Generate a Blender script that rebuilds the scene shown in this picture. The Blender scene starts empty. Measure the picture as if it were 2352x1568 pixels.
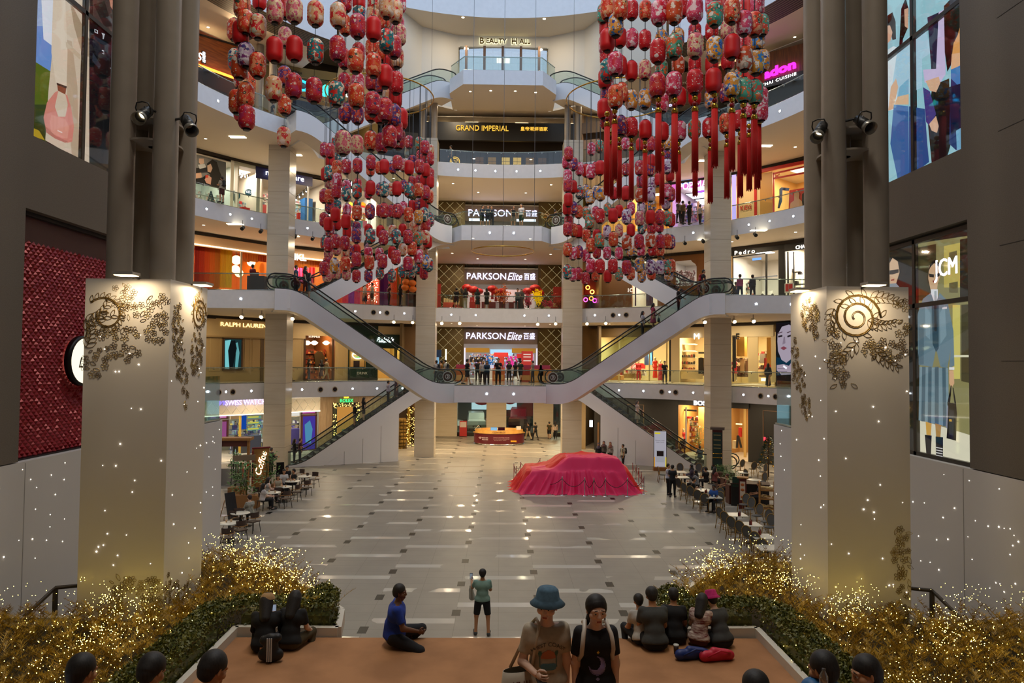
import bpy, bmesh, math, random
import numpy as np
from mathutils import Vector, Matrix, Euler
random.seed(7)
PI=math.pi; SC=bpy.context.scene; COL=SC.collection
R=math.radians
F_PX=1568.0; CX,CY=1176.0,784.0
cam_d=bpy.data.cameras.new('camera'); cam=bpy.data.objects.new('camera',cam_d); COL.objects.link(cam)
cam_d.sensor_width=36; cam_d.lens=36*F_PX/2352; cam_d.clip_end=400; cam_d.clip_start=0.1
CAMZ=7.1
cam.location=(0,0,CAMZ)
cam.matrix_world=Matrix.Translation((0,0,CAMZ))@(Matrix.Rotation(R(-0.95),4,'Z')@Matrix.Rotation(R(90+1.75),4,'X')@Matrix.Rotation(R(0.5),4,'Z'))
SC.camera=cam
RC=cam.matrix_world.to_3x3().copy()
w=bpy.data.worlds.new('world'); SC.world=w; w.use_nodes=True
bg=w.node_tree.nodes['Background']; bg.inputs[0].default_value=(0.62,0.78,1.0,1); bg.inputs[1].default_value=1.5
SC.view_settings.view_transform='Standard'; SC.view_settings.look='None'; SC.view_settings.gamma=1
SC.view_settings.exposure=0.0; SC.view_settings.use_curve_mapping=False
SC.cycles.max_bounces=6; SC.cycles.diffuse_bounces=3; SC.cycles.glossy_bounces=3; SC.cycles.transparent_max_bounces=16
SC.cycles.transmission_bounces=2; SC.cycles.sample_clamp_indirect=3.0; SC.cycles.caustics_reflective=False; SC.cycles.caustics_refractive=False
LAMP=1.0
def at(px,py,D):
 v=RC@Vector(((px-CX)/F_PX,-(py-CY)/F_PX,-1)); k=D/v.y
 return Vector((v.x*k,D,CAMZ+v.z*k))
def onfloor(px,py,z=0.0):
 v=RC@Vector(((px-CX)/F_PX,-(py-CY)/F_PX,-1)); k=(z-CAMZ)/v.z
 return Vector((v.x*k,v.y*k,z))
LV=[0,5.6,11.2,16.8,22.4,28.0]
RC0=(0.0,32.0); RIN=20.5
def ringpt(px,Rr):            # where the vertical plane through column px meets the far side of the circle
 v=RC@Vector(((px-CX)/F_PX,0,-1)); a=v.x/v.y
 A=1+a*a; B=-2*RC0[1]; Cc=RC0[1]**2-Rr*Rr
 y=(-B+math.sqrt(B*B-4*A*Cc))/(2*A); return (a*y,y)
def lin(c):
 if isinstance(c,str): c=tuple(int(c[i:i+2],16) for i in (0,2,4))
 return tuple(((v/255)/12.92 if v/255<=.04045 else ((v/255+.055)/1.055)**2.4) for v in c)+(1,)
MATS={}
def M(name,c='808080',rough=.5,metal=0,emit=0,bump=0,nscale=8,nmix=0,c2=None,spec=.5,stretch=None):
 if name in MATS: return MATS[name]
 m=bpy.data.materials.new(name); m.use_nodes=True; nt=m.node_tree; b=nt.nodes['Principled BSDF']
 col=lin(c); b.inputs['Base Color'].default_value=col; b.inputs['Roughness'].default_value=rough
 b.inputs['Metallic'].default_value=metal; b.inputs['Specular IOR Level'].default_value=spec
 if emit:
  b.inputs['Emission Color'].default_value=col; b.inputs['Emission Strength'].default_value=emit
 if nmix or bump:
  tc=nt.nodes.new('ShaderNodeTexCoord'); n=nt.nodes.new('ShaderNodeTexNoise'); n.inputs['Scale'].default_value=nscale; n.inputs['Detail'].default_value=4
  src=tc.outputs['Object']
  if stretch:
   mp=nt.nodes.new('ShaderNodeMapping'); mp.inputs['Scale'].default_value=stretch; nt.links.new(src,mp.inputs[0]); src=mp.outputs[0]
  nt.links.new(src,n.inputs['Vector'])
  if nmix:
   mx=nt.nodes.new('ShaderNodeMix'); mx.data_type='RGBA'; mx.inputs[6].default_value=col; mx.inputs[7].default_value=lin(c2) if c2 else tuple(v*(1-nmix) for v in col[:3])+(1,)
   rp=nt.nodes.new('ShaderNodeMapRange'); rp.inputs[1].default_value=.35; rp.inputs[2].default_value=.65
   nt.links.new(n.outputs[0],rp.inputs[0]); nt.links.new(rp.outputs[0],mx.inputs[0]); nt.links.new(mx.outputs[2],b.inputs['Base Color'])
  if bump:
   bp=nt.nodes.new('ShaderNodeBump'); bp.inputs['Strength'].default_value=bump; nt.links.new(n.outputs[0],bp.inputs['Height']); nt.links.new(bp.outputs[0],b.inputs['Normal'])
 MATS[name]=m; return m
def EM(name,c,s):
 if name in MATS: return MATS[name]
 m=bpy.data.materials.new(name); m.use_nodes=True; nt=m.node_tree; nt.nodes.clear()
 e=nt.nodes.new('ShaderNodeEmission'); e.inputs[0].default_value=lin(c); e.inputs[1].default_value=s
 o=nt.nodes.new('ShaderNodeOutputMaterial'); nt.links.new(e.outputs[0],o.inputs[0]); MATS[name]=m; return m
def GLASS(name='glass',tint='D8E8E4',fac=.06,gcol='FFFFFF'):
 if name in MATS: return MATS[name]
 m=bpy.data.materials.new(name); m.use_nodes=True; nt=m.node_tree; nt.nodes.clear()
 t=nt.nodes.new('ShaderNodeBsdfTransparent'); t.inputs[0].default_value=lin(tint)
 g=nt.nodes.new('ShaderNodeBsdfGlossy'); g.inputs['Roughness'].default_value=.03; g.inputs[0].default_value=lin(gcol)
 mx=nt.nodes.new('ShaderNodeMixShader'); fr0=nt.nodes.new('ShaderNodeLayerWeight'); fr=nt.nodes.new('ShaderNodeMath'); fr.operation='POWER'; fr.inputs[1].default_value=4; nt.links.new(fr0.outputs['Facing'],fr.inputs[0])
 ad=nt.nodes.new('ShaderNodeMath'); ad.operation='MULTIPLY_ADD'; ad.inputs[1].default_value=.6; ad.inputs[2].default_value=fac; ad.use_clamp=True
 nt.links.new(fr.outputs[0],ad.inputs[0]); nt.links.new(ad.outputs[0],mx.inputs[0]); nt.links.new(t.outputs[0],mx.inputs[1]); nt.links.new(g.outputs[0],mx.inputs[2])
 o=nt.nodes.new('ShaderNodeOutputMaterial'); nt.links.new(mx.outputs[0],o.inputs[0]); MATS[name]=m; return m
class MB:
 def __init__(s): s.v=[]; s.f=[]; s.m=[]; s.sm=[]
 def add(s,vs,fs,mi=0,sm=False):
  o=len(s.v); s.v+= [tuple(p) for p in vs]; s.f+=[tuple(i+o for i in f) for f in fs]; s.m+=[mi]*len(fs); s.sm+=[sm]*len(fs); return s
 def box(s,x0,y0,z0,x1,y1,z1,mi=0):
  return s.add([(x0,y0,z0),(x1,y0,z0),(x1,y1,z0),(x0,y1,z0),(x0,y0,z1),(x1,y0,z1),(x1,y1,z1),(x0,y1,z1)],
   [(0,3,2,1),(4,5,6,7),(0,1,5,4),(1,2,6,5),(2,3,7,6),(3,0,4,7)],mi)
 def obox(s,mat,sx,sy,sz,mi=0):       # box with half sizes in a matrix frame
  vs=[mat@Vector((a*sx,b*sy,c*sz)) for c in (-1,1) for a,b in ((-1,-1),(1,-1),(1,1),(-1,1))]
  return s.add(vs,[(0,3,2,1),(4,5,6,7),(0,1,5,4),(1,2,6,5),(2,3,7,6),(3,0,4,7)],mi)
 def bar(s,a,b,wd,ht=None,mi=0):
  a=Vector(a);b=Vector(b);ht=ht or wd; d=b-a; L=d.length
  if L<1e-6: return s
  q=d.to_track_quat('X','Z').to_matrix().to_4x4(); return s.obox(Matrix.Translation((a+b)/2)@q,L/2,wd/2,ht/2,mi)
 def prism(s,pts,z0,z1,mi=0,mt=None,mb=None):
  n=len(pts); vs=[(x,y,z0) for x,y in pts]+[(x,y,z1) for x,y in pts]
  s.add(vs,[(i,(i+1)%n,(i+1)%n+n,i+n) for i in range(n)],mi)
  s.add(vs,[tuple(range(n-1,-1,-1))],mi if mb is None else mb); s.add(vs,[tuple(range(n,2*n))],mi if mt is None else mt); return s
 def lathe(s,prof,o=(0,0,0),n=16,mi=0,sm=True,mat=None,a0=0,a1=2*PI,sc=(1,1)):
  full=abs(a1-a0-2*PI)<1e-6; k=n if full else n+1; vs=[]; 
  for r,z in prof:
   for i in range(k):
    a=a0+(a1-a0)*i/n; p=Vector((r*math.cos(a)*sc[0],r*math.sin(a)*sc[1],z)); p=mat@p if mat else p; vs.append(p+Vector(o))
  fs=[]
  for j in range(len(prof)-1):
   for i in range(n if full else n):
    i2=(i+1)%k; fs.append((j*k+i,j*k+i2,(j+1)*k+i2,(j+1)*k+i))
  return s.add(vs,fs,mi,sm)
 def cyl(s,a,b,r0,r1=None,n=10,mi=0,cap=True,sm=True):
  a=Vector(a);b=Vector(b);r1=r0 if r1 is None else r1; d=b-a; q=d.to_track_quat('Z','Y').to_matrix().to_4x4(); mt=Matrix.Translation(a)@q
  L=d.length; s.lathe([(r0,0),(r1,L)],n=n,mi=mi,mat=mt,sm=sm)
  if cap:
   vs=[mt@Vector((r0*math.cos(2*PI*i/n),r0*math.sin(2*PI*i/n),0)) for i in range(n)]; s.add(vs,[tuple(range(n-1,-1,-1))],mi)
   vs=[mt@Vector((r1*math.cos(2*PI*i/n),r1*math.sin(2*PI*i/n),L)) for i in range(n)]; s.add(vs,[tuple(range(n))],mi)
  return s
 def tube(s,pts,r,n=6,mi=0,closed=False):
  pts=[Vector(p) for p in pts]; N=len(pts); vs=[]
  up=Vector((0,0,1)); prev=None
  for i,p in enumerate(pts):
   a=pts[(i-1)%N] if (i or closed) else p; b=pts[(i+1)%N] if (i<N-1 or closed) else p
   d=(b-a).normalized() if (b-a).length>1e-9 else Vector((0,0,1))
   u=(prev-d*prev.dot(d)) if prev else d.cross(up if abs(d.z)<.95 else Vector((1,0,0)))
   u.normalize(); prev=u; w_=d.cross(u); rr=r[i] if isinstance(r,(list,tuple)) else r
   for k in range(n):
    t=2*PI*k/n; vs.append(p+u*(rr*math.cos(t))+w_*(rr*math.sin(t)))
  fs=[]
  for i in range(N if closed else N-1):
   j=(i+1)%N
   for k in range(n):
    k2=(k+1)%n; fs.append((i*n+k,i*n+k2,j*n+k2,j*n+k))
  if not closed: fs+= [tuple(range(n-1,-1,-1)),tuple((N-1)*n+k for k in range(n))]
  return s.add(vs,fs,mi,True)
 def sph(s,c,r,n=10,m=7,mi=0,sc=(1,1,1)):
  pr=[(math.sin(PI*j/m)*r,-math.cos(PI*j/m)*r) for j in range(m+1)]
  mt=Matrix.Translation(c)@Matrix.Diagonal((sc[0],sc[1],sc[2],1)); return s.lathe([(max(a,1e-4),z) for a,z in pr],n=n,mi=mi,mat=mt)
 def poly(s,pts,mi=0): return s.add(pts,[tuple(range(len(pts)))],mi)
 def build(s,name,mats,parent=None,loc=None,rz=0,mw=None):
  me=bpy.data.meshes.new(name); me.from_pydata(s.v,[],s.f)
  for m_ in (mats if isinstance(mats,(list,tuple)) else [mats]): me.materials.append(m_)
  me.polygons.foreach_set('material_index',s.m); me.polygons.foreach_set('use_smooth',s.sm); me.update()
  o=bpy.data.objects.new(name,me); COL.objects.link(o)
  if parent: o.parent=parent
  if loc is not None: o.location=loc
  if rz: o.rotation_euler.z=rz
  if mw is not None: o.matrix_world=mw
  return o
def tag(o,label=None,cat=None,group=None,kind=None):
 if label: o['label']=label
 if cat: o['category']=cat
 if group: o['group']=group
 if kind: o['kind']=kind
 return o
def thing(name,label,cat,loc=(0,0,0),rz=0,group=None,mw=None):
 o=bpy.data.objects.new(name,None); COL.objects.link(o); o.empty_display_size=.2
 if mw is not None: o.matrix_world=mw
 else: o.location=loc; o.rotation_euler=(0,0,rz)
 return tag(o,label,cat,group)
def struct(o,label=None): 
 o['kind']='structure'
 if label: o['label']=label
 return o
def copy_tree(o,parent=None):
 c=o.copy(); COL.objects.link(c)
 if parent: c.parent=parent
 for ch in list(o.children): copy_tree(ch,c)
 return c
def text(name,s,size,mat,parent=None,loc=(0,0,0),rot=(PI/2,0,0),ext=.01,align='CENTER',shear=0,sx=1,spacing=1,bev=0,bold=0):
 c=bpy.data.curves.new(name,'FONT'); c.body=s; c.size=size; c.extrude=ext; c.align_x=align; c.align_y='CENTER'; c.shear=shear; c.space_character=spacing; c.resolution_u=3
 c.offset=bold
 t=bpy.data.objects.new(name,c); COL.objects.link(t)
 dg=bpy.context.evaluated_depsgraph_get(); me=bpy.data.meshes.new_from_object(t.evaluated_get(dg)); bpy.data.objects.remove(t)
 me.materials.clear(); me.materials.append(mat)
 o=bpy.data.objects.new(name,me); COL.objects.link(o)
 if parent: o.parent=parent
 o.location=loc; o.rotation_euler=rot; o.scale=(sx,1,1); return o
def light(name,kind,loc,energy,color,size=.3,rot=(0,0,0),parent=None,spot=None,shape='DISK'):
 l=bpy.data.lights.new(name,kind); l.energy=energy*LAMP; l.color=color
 if kind=='AREA': l.shape=shape; l.size=size if not isinstance(size,tuple) else size[0]
 if kind=='AREA' and isinstance(size,tuple): l.shape='RECTANGLE'; l.size_y=size[1]
 if kind in('POINT','SPOT'): l.shadow_soft_size=size
 if spot: l.spot_size=R(spot); l.spot_blend=.6
 o=bpy.data.objects.new(name,l); COL.objects.link(o)
 if parent: o.parent=parent
 o.location=loc; o.rotation_euler=rot; return o
WARM=(1,.78,.5)
m_white=M('white_paint','E9E9EC',.45,nscale=3,nmix=.04)
m_ceil=M('ceiling_paint','EADCC6',.7)
m_slabtop=M('gallery_tile','B9AE9C',.12,nscale=.8,nmix=.15)
m_trav=M('travertine','C9C0AF',.3,nscale=2,nmix=.35,c2='C3B8A4',stretch=(.3,.3,3))
m_steel=M('painted_steel','9A8F80',.38,metal=.0,nscale=2,nmix=.1)
m_dark=M('dark_metal','1A1A1C',.4,metal=.5); m_chrome=M('chrome','C8C8C8',.15,metal=1)
m_gold=M('gold_metal','C79A3C',.25,metal=1)
m_glass=GLASS(); m_rail=M('brushed_rail','AEB4B2',.25,metal=.8)
m_black=M('black_gloss','0C0C0E',.15); m_rubber=M('handrail_rubber','101012',.45)
m_bulb=EM('white_bulb','EAF2FF',22); m_warmbulb=EM('warm_bulb','FFD9A0',25)
def floor_mat():
 m=bpy.data.materials.new('atrium_floor'); m.use_nodes=True; nt=m.node_tree; b=nt.nodes['Principled BSDF']; L=nt.links; N=nt.nodes
 tc=N.new('ShaderNodeTexCoord'); sp=N.new('ShaderNodeSeparateXYZ'); L.new(tc.outputs['Object'],sp.inputs[0])
 def mt(op,a,c=None,d=None):
  n=N.new('ShaderNodeMath'); n.operation=op
  for i,v in enumerate((a,c,d)):
   if v is None: continue
   if isinstance(v,(int,float)): n.inputs[i].default_value=v
   else: L.new(v,n.inputs[i])
  return n.outputs[0]
 X=mt('ADD',sp.outputs[0],1.19); Y=mt('SUBTRACT',sp.outputs[1],19.6)
 W=2.38;P=2.52
 u=mt('DIVIDE',X,W); bay=mt('FLOOR',u); fu=mt('FRACT',u)
 ln=mt('FLOOR',mt('ADD',u,.5)); du=mt('MULTIPLY',mt('ABSOLUTE',mt('SUBTRACT',u,ln)),W)
 par=mt('FRACT',mt('MULTIPLY',mt('ABSOLUTE',ln),.5))      # 0 or .5
 v=mt('FRACT',mt('ADD',mt('DIVIDE',Y,P),mt('ADD',par,.1)))
 dark=mt('MULTIPLY',mt('LESS_THAN',du,.12),mt('LESS_THAN',v,.19))
 bpar=mt('FRACT',mt('MULTIPLY',mt('ABSOLUTE',bay),.5))
 vb=mt('FRACT',mt('ADD',mt('DIVIDE',Y,P),mt('SUBTRACT',bpar,.18)))
 strip=mt('LESS_THAN',vb,.145)
 no=N.new('ShaderNodeTexNoise'); no.inputs['Scale'].default_value=.35; L.new(tc.outputs['Object'],no.inputs['Vector'])
 stripw=mt('MULTIPLY',strip,mt('GREATER_THAN',mt('ADD',no.outputs[0],0),.42))
 jy=mt('LESS_THAN',mt('FRACT',mt('DIVIDE',Y,P/4)),.025); jx=mt('LESS_THAN',mt('FRACT',mt('MULTIPLY',u,2)),.012)
 j=mt('MAXIMUM',jy,jx)
 n2=N.new('ShaderNodeTexNoise'); n2.inputs['Scale'].default_value=1.2; n2.inputs['Detail'].default_value=5; L.new(tc.outputs['Object'],n2.inputs['Vector'])
 base=N.new('ShaderNodeMix'); base.data_type='RGBA'; base.inputs[6].default_value=lin('7C776F'); base.inputs[7].default_value=lin('928C82'); L.new(n2.outputs[0],base.inputs[0])
 def mix(fac,src,c):
  x=N.new('ShaderNodeMix'); x.data_type='RGBA'; L.new(fac,x.inputs[0]); L.new(src,x.inputs[6]); x.inputs[7].default_value=lin(c); return x.outputs[2]
 c=mix(mt('MULTIPLY',j,.5),base.outputs[2],'5C5850'); c=mix(mt('MULTIPLY',stripw,.75),c,'CFC9BC'); c=mix(dark,c,'0D0B0A')
 L.new(c,b.inputs['Base Color'])
 rg=mt('SUBTRACT',.42,mt('MULTIPLY',stripw,.3)); L.new(rg,b.inputs['Roughness']); b.inputs['Specular IOR Level'].default_value=.3
 return m
fl=MB().box(-40,10,-.3,40,90,0).build('floor',floor_mat()); struct(fl,'polished grey stone atrium floor with pale strips and small dark tiles')
def stone_mat():
 m=M('granite_wall','70675A',.6,bump=.15,nscale=60,nmix=.25); return m
m_stone=stone_mat(); m_stonej=M('granite_joint','3A362F',.8)
WX=9.5; WY1=20.6
ring_a0,ring_a1=R(-12),R(192)
def arcpts(r,a0,a1,n): return [(RC0[0]+r*math.cos(a0+(a1-a0)*i/n),RC0[1]+r*math.sin(a0+(a1-a0)*i/n)) for i in range(n+1)]
def ring_slab(name,rin,rout,z0,z1,a0=ring_a0,a1=ring_a1,n=90,mats=None,extra=None):
 mb=MB()
 i_=arcpts(rin,a0,a1,n); o_=arcpts(rout,a0,a1,n)
 for k in range(n):
  a,b=i_[k],i_[k+1]; c,d=o_[k+1],o_[k]
  mb.add([(a[0],a[1],z1),(d[0],d[1],z1),(c[0],c[1],z1),(b[0],b[1],z1)],[(0,1,2,3)],1)
  mb.add([(a[0],a[1],z0),(b[0],b[1],z0),(c[0],c[1],z0),(d[0],d[1],z0)],[(0,1,2,3)],2)
  mb.add([(a[0],a[1],z0),(a[0],a[1],z1),(b[0],b[1],z1),(b[0],b[1],z0)],[(0,1,2,3)],0,True)
 return mb
TH=1.05
m_slabs=[m_white,m_slabtop,m_ceil]
def slab_with(name,k,polys,label,**kw):
 z=LV[k]; mb=ring_slab(name,RIN,36,z-TH,z,**kw)
 for p in polys: mb.prism(p,z-TH-.002,z+.002,0,1,2)
 return struct(mb.build(name,m_slabs),label)
br1=[(-3.0,43.2),(3.0,43.2),(3.05,43.4),(5.9,43.4),(5.9,52),(-5.9,52),(-5.9,43.4),(-3.05,43.4)]
def br(f=48.3): return [(-2.85,f),(2.85,f),(3.95,f+1.7),(3.95,f+5),(-3.95,f+5),(-3.95,f+1.7)]
def landing(x0,x1,y0,sg): 
 p=[(sg*x0,y0),(sg*x1,y0),(sg*x1,50.5),(sg*x0,50.5)]; return p if sg*x0<sg*x1 else p[::-1]
slab_with('balcony_slab',1,[br1[:0] or [(-2.9,43.2),(2.9,43.2),(2.9,53),(-2.9,53)]],'first gallery slab with white fascia and projecting bridge')
slab_with('balcony_slab',2,[landing(12.4,18.5,40.3,-1),landing(12.4,18.5,40.3,1)],'second gallery slab with white fascia and two escalator landings')
slab_with('balcony_slab',3,[br()],'third gallery slab with white fascia and central bridge')
UP=17.7
def upper(sg):
 a0,a1=(R(44),R(-12)) if sg>0 else (R(136),R(192))
 p=arcpts(UP,a0,a1,24); q=arcpts(RIN+.6,a1,R(52) if sg>0 else R(128),24); r=p+q; return r[::-1] if sg>0 else r[::-1]
slab_with('balcony_slab',4,[upper(-1)[::-1],upper(1)],'fourth gallery slab with white fascia below the restaurants')
z=LV[5]; mb=MB(); mb.prism(br(),z-TH,z,0,1,2)
mb.prism([(-11.0,45.9),(-6.6,54.0),(-3.75,55.9),(-3.9,53),(3.9,53),(3.75,55.9),(6.6,54.0),(11.0,45.9),(16,62),(-16,62)],z-.16,z,2,1,2)
struct(mb.build('balcony_slab',m_slabs),'top gallery slab with white fascia below the beauty hall')
def slat_mat():
 m=bpy.data.materials.new('slatted_soffit'); m.use_nodes=True; nt=m.node_tree; b=nt.nodes['Principled BSDF']
 tc=nt.nodes.new('ShaderNodeTexCoord'); sp=nt.nodes.new('ShaderNodeSeparateXYZ'); nt.links.new(tc.outputs['Object'],sp.inputs[0])
 v=nt.nodes.new('ShaderNodeVectorMath'); v.operation='SUBTRACT'; v.inputs[1].default_value=(0,32,0); nt.links.new(tc.outputs['Object'],v.inputs[0])
 v2=nt.nodes.new('ShaderNodeVectorMath'); v2.operation='MULTIPLY'; v2.inputs[1].default_value=(1,1,0); nt.links.new(v.outputs[0],v2.inputs[0])
 l=nt.nodes.new('ShaderNodeVectorMath'); l.operation='LENGTH'; nt.links.new(v2.outputs[0],l.inputs[0])
 a=nt.nodes.new('ShaderNodeMath'); a.operation='MULTIPLY'; a.inputs[1].default_value=5; nt.links.new(l.outputs['Value'],a.inputs[0])
 f=nt.nodes.new('ShaderNodeMath'); f.operation='FRACT'; nt.links.new(a.outputs[0],f.inputs[0])
 g=nt.nodes.new('ShaderNodeMath'); g.operation='GREATER_THAN'; g.inputs[1].default_value=.5; nt.links.new(f.outputs[0],g.inputs[0])
 mx=nt.nodes.new('ShaderNodeMix'); mx.data_type='RGBA'; mx.inputs[6].default_value=lin('2A241C'); mx.inputs[7].default_value=lin('7A6C58'); nt.links.new(g.outputs[0],mx.inputs[0]); nt.links.new(mx.outputs[2],b.inputs['Base Color']); b.inputs['Roughness'].default_value=.6
 return m
m_slat=slat_mat()
def ringflat(mb,r0,r1,z,a0,a1,n,mi,up=False):
 i_=arcpts(r0,a0,a1,n); o_=arcpts(r1,a0,a1,n)
 for k in range(n):
  q=[(i_[k][0],i_[k][1],z),(i_[k+1][0],i_[k+1][1],z),(o_[k+1][0],o_[k+1][1],z),(o_[k][0],o_[k][1],z)]
  mb.add(q[::-1] if up else q,[(0,1,2,3)],mi)
def ringwall(mb,r,z0,z1,a0,a1,n,mi,inward=True):
 p=arcpts(r,a0,a1,n)
 for k in range(n):
  q=[(p[k][0],p[k][1],z0),(p[k][0],p[k][1],z1),(p[k+1][0],p[k+1][1],z1),(p[k+1][0],p[k+1][1],z0)]
  mb.add(q,[(0,1,2,3)],mi,True)
Z4=28.6; RIM=34.2
aL,aR=R(129.5),R(50.5)
for s,nm in ((1,'right'),(-1,'left')):
 a0,a1=(ring_a0,aR) if s>0 else (aL,ring_a1)
 mb=MB(); ringflat(mb,UP,19.7,Z4,a0,a1,40,1); ringflat(mb,19.7,36,Z4+.05,a0,a1,40,2)
 ringwall(mb,UP,Z4,38,a0,a1,40,0)
 struct(mb.build('ceiling',[m_white,m_slat,m_ceil]),'tall white daylit drum and slatted soffit on the %s'%nm)
mb=MB(); ringwall(mb,21,RIM,38,R(40),R(140),40,0); ringflat(mb,21,34,RIM,R(40),R(140),40,1)
struct(mb.build('ceiling',[m_white,m_ceil]),'curved ceiling rim above the beauty hall')
zt=RIM; hall=[(-11.1,45.7),(-6.6,54.6),(-3.75,56),(3.75,56),(6.6,54.6),(11.1,45.7)]
mb=MB()
for i,(a,b) in enumerate(zip(hall[:-1],hall[1:])):
 z0=LV[5]-.15
 if i==2:
  mb.add([(a[0],a[1],zt),(b[0],b[1],zt),(b[0],b[1],33.2),(a[0],a[1],33.2)],[(0,1,2,3)])
 else: mb.add([(a[0],a[1],z0),(a[0],a[1],zt),(b[0],b[1],zt),(b[0],b[1],z0)],[(0,1,2,3)])
for x,y in ((-8.3,52.8),(8.3,52.8)): mb.box(x-.02,y-.06,z0,x+.02,y-.02,zt,1)
struct(mb.build('wall_back',[M('hall_wall','D2CDC2',.6),M('panel_joint','8A8478',.8)]),'off white panelled wall around the beauty hall')
mb=MB(); ringwall(mb,35.5,0,38,ring_a0,R(70),30,0); ringwall(mb,35.5,0,38,R(110),ring_a1,30,0); ringwall(mb,35.5,4.56,38,R(70),R(110),20,0); struct(mb.build('wall_back',M('outer_wall','6B5B45',.8)),'added outer wall behind the shops, closing off sky light')  # shell added to keep world light from leaking in behind the shops
mb=MB(); ringflat(mb,RIN-.5,44,37.9,R(-40),R(220),60,0)
struct(mb.build('ceiling',m_white),'roof collar around the skylight')
for s,nm in ((1,'right'),(-1,'left')):
 mb=MB(); z0=0
 a=arcpts(RIN,R(-12),R(-12),1)[0]
 mb.add([(s*20.05,27.8,0),(s*20.05,27.8,38),(s*9.8,20.6,38),(s*9.8,20.6,0)],[(0,1,2,3)])
 mb.add([(s*20.05,27.8,0),(s*20.05,27.8,38),(s*36,24,38),(s*36,24,0)],[(0,1,2,3)])
 struct(mb.build('wall_'+nm,m_white),'white return wall at the %s of the atrium'%nm)
def column(x,y,w_,z0,z1,label,nm='atrium_column'):
 mb=MB().box(x-w_/2,y,z0,x+w_/2,y+w_,z1)
 zz=z0+1.4
 while zz<z1: mb.box(x-w_/2-.004,y-.004,zz,x+w_/2+.004,y+w_+.004,zz+.018,1); zz+=1.4
 return struct(mb.build(nm,[m_trav,M('stone_joint','8C8270',.8)]),label)
column(-14.75,45.0,1.4,0,LV[4]-TH,'beige stone column standing at the left escalator landing')
column(14.6,45.0,1.4,0,LV[4]-TH,'beige stone column standing at the right escalator landing')
column(-5.65,51.2,1.45,0,24.0,'beige stone column left of the central bridge')
column(5.4,51.2,1.45,0,24.0,'beige stone column right of the central bridge')
for sx in (-5.65,5.4):
 mb=MB()
 for dx in (-.42,.42): mb.cyl((sx+dx,51.8,24.0),(sx+dx,51.8,LV[5]-TH),.24,n=16)
 struct(mb.build('steel_column',m_steel),'paired steel tubes standing on the %s stone column'%('left' if sx<0 else 'right'))
for sx in (-16.2,16.2):
 mb=MB()
 for dx in (-.45,.45): mb.cyl((sx+dx,46.4,LV[4]),(sx+dx,46.4,Z4),.26,n=16)
 struct(mb.build('steel_column',m_steel),'paired steel tubes on the fourth gallery at %s'%('left' if sx<0 else 'right'))
def side_wall(s,nm):
 mb=MB(); x=s*WX; X2=s*(WX+1.2)
 def q(y0,y1,z0,z1,xx=x,mi=0): mb.box(min(xx,X2),y0,z0,max(xx,X2),y1,z1,mi)
 zb=5.05
 q(-2,12.84 if s>0 else 13.7,zb,30); 
 if s>0: q(12.84,13.7,zb,30)
 q(13.7,WY1,10.1,11.6); q(13.7,13.86,11.6,30); q(19.2,WY1,11.6,30); q(19.2,WY1,zb,10.1)
 mb.box(min(X2,X2-s*.1),13.6,zb,max(X2,X2-s*.1),WY1,30)
 yj=1.0
 while yj<13: mb.box(min(x,x-s*.004),yj,zb,max(x,x-s*.004),yj+.012,30,1); yj+=2.4
 for zj in (7.2,9.4,11.6,13.8,16,18.2): mb.box(min(x,x-s*.004),-2,zj,max(x,x-s*.004),12.8,zj+.012,1)
 return struct(mb.build('wall_'+nm,[m_stone,m_stonej]),'grey granite wall with large recessed displays on the %s'%nm)
side_wall(-1,'left'); side_wall(1,'right')
mb=MB().box(-12,-2,30,12,WY1,30.4); struct(mb.build('ceiling',m_stone),'unseen high stone soffit added over the entrance steps to hold back skylight')  # unseen roof added to stop skylight reaching the foreground
struct(MB().box(-12,-2.4,0,12,-2.05,30).build('wall_front',m_stone),'unseen stone wall behind the viewer, added to block light')  # unseen wall added to shut out light from behind the camera
def hoarding(s,nm):
 x=s*WX; mb=MB(); x2=s*(WX+.3)
 mb.box(min(x,x2),-2,0,max(x,x2),23.6,5.03)
 mb.box(min(x,x-s*.005),17,0,max(x,x-s*.005),17.015,5.0,1); mb.box(min(x,x-s*.005),13.9,0,max(x,x-s*.005),13.915,5.0,1)
 return struct(mb.build('wall_'+nm,[M('hoarding_paint','D3CEC8',.55),M('hoarding_joint','A8A29C',.8)]),'white hoarding wall dotted with tiny lights on the %s'%nm)
hoarding(-1,'left'); hoarding(1,'right')
m_band=M('escalator_cladding','E4E4E6',.4); m_step=M('escalator_step','2B2B2E',.5,metal=.6,bump=.4,nscale=60)
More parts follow.
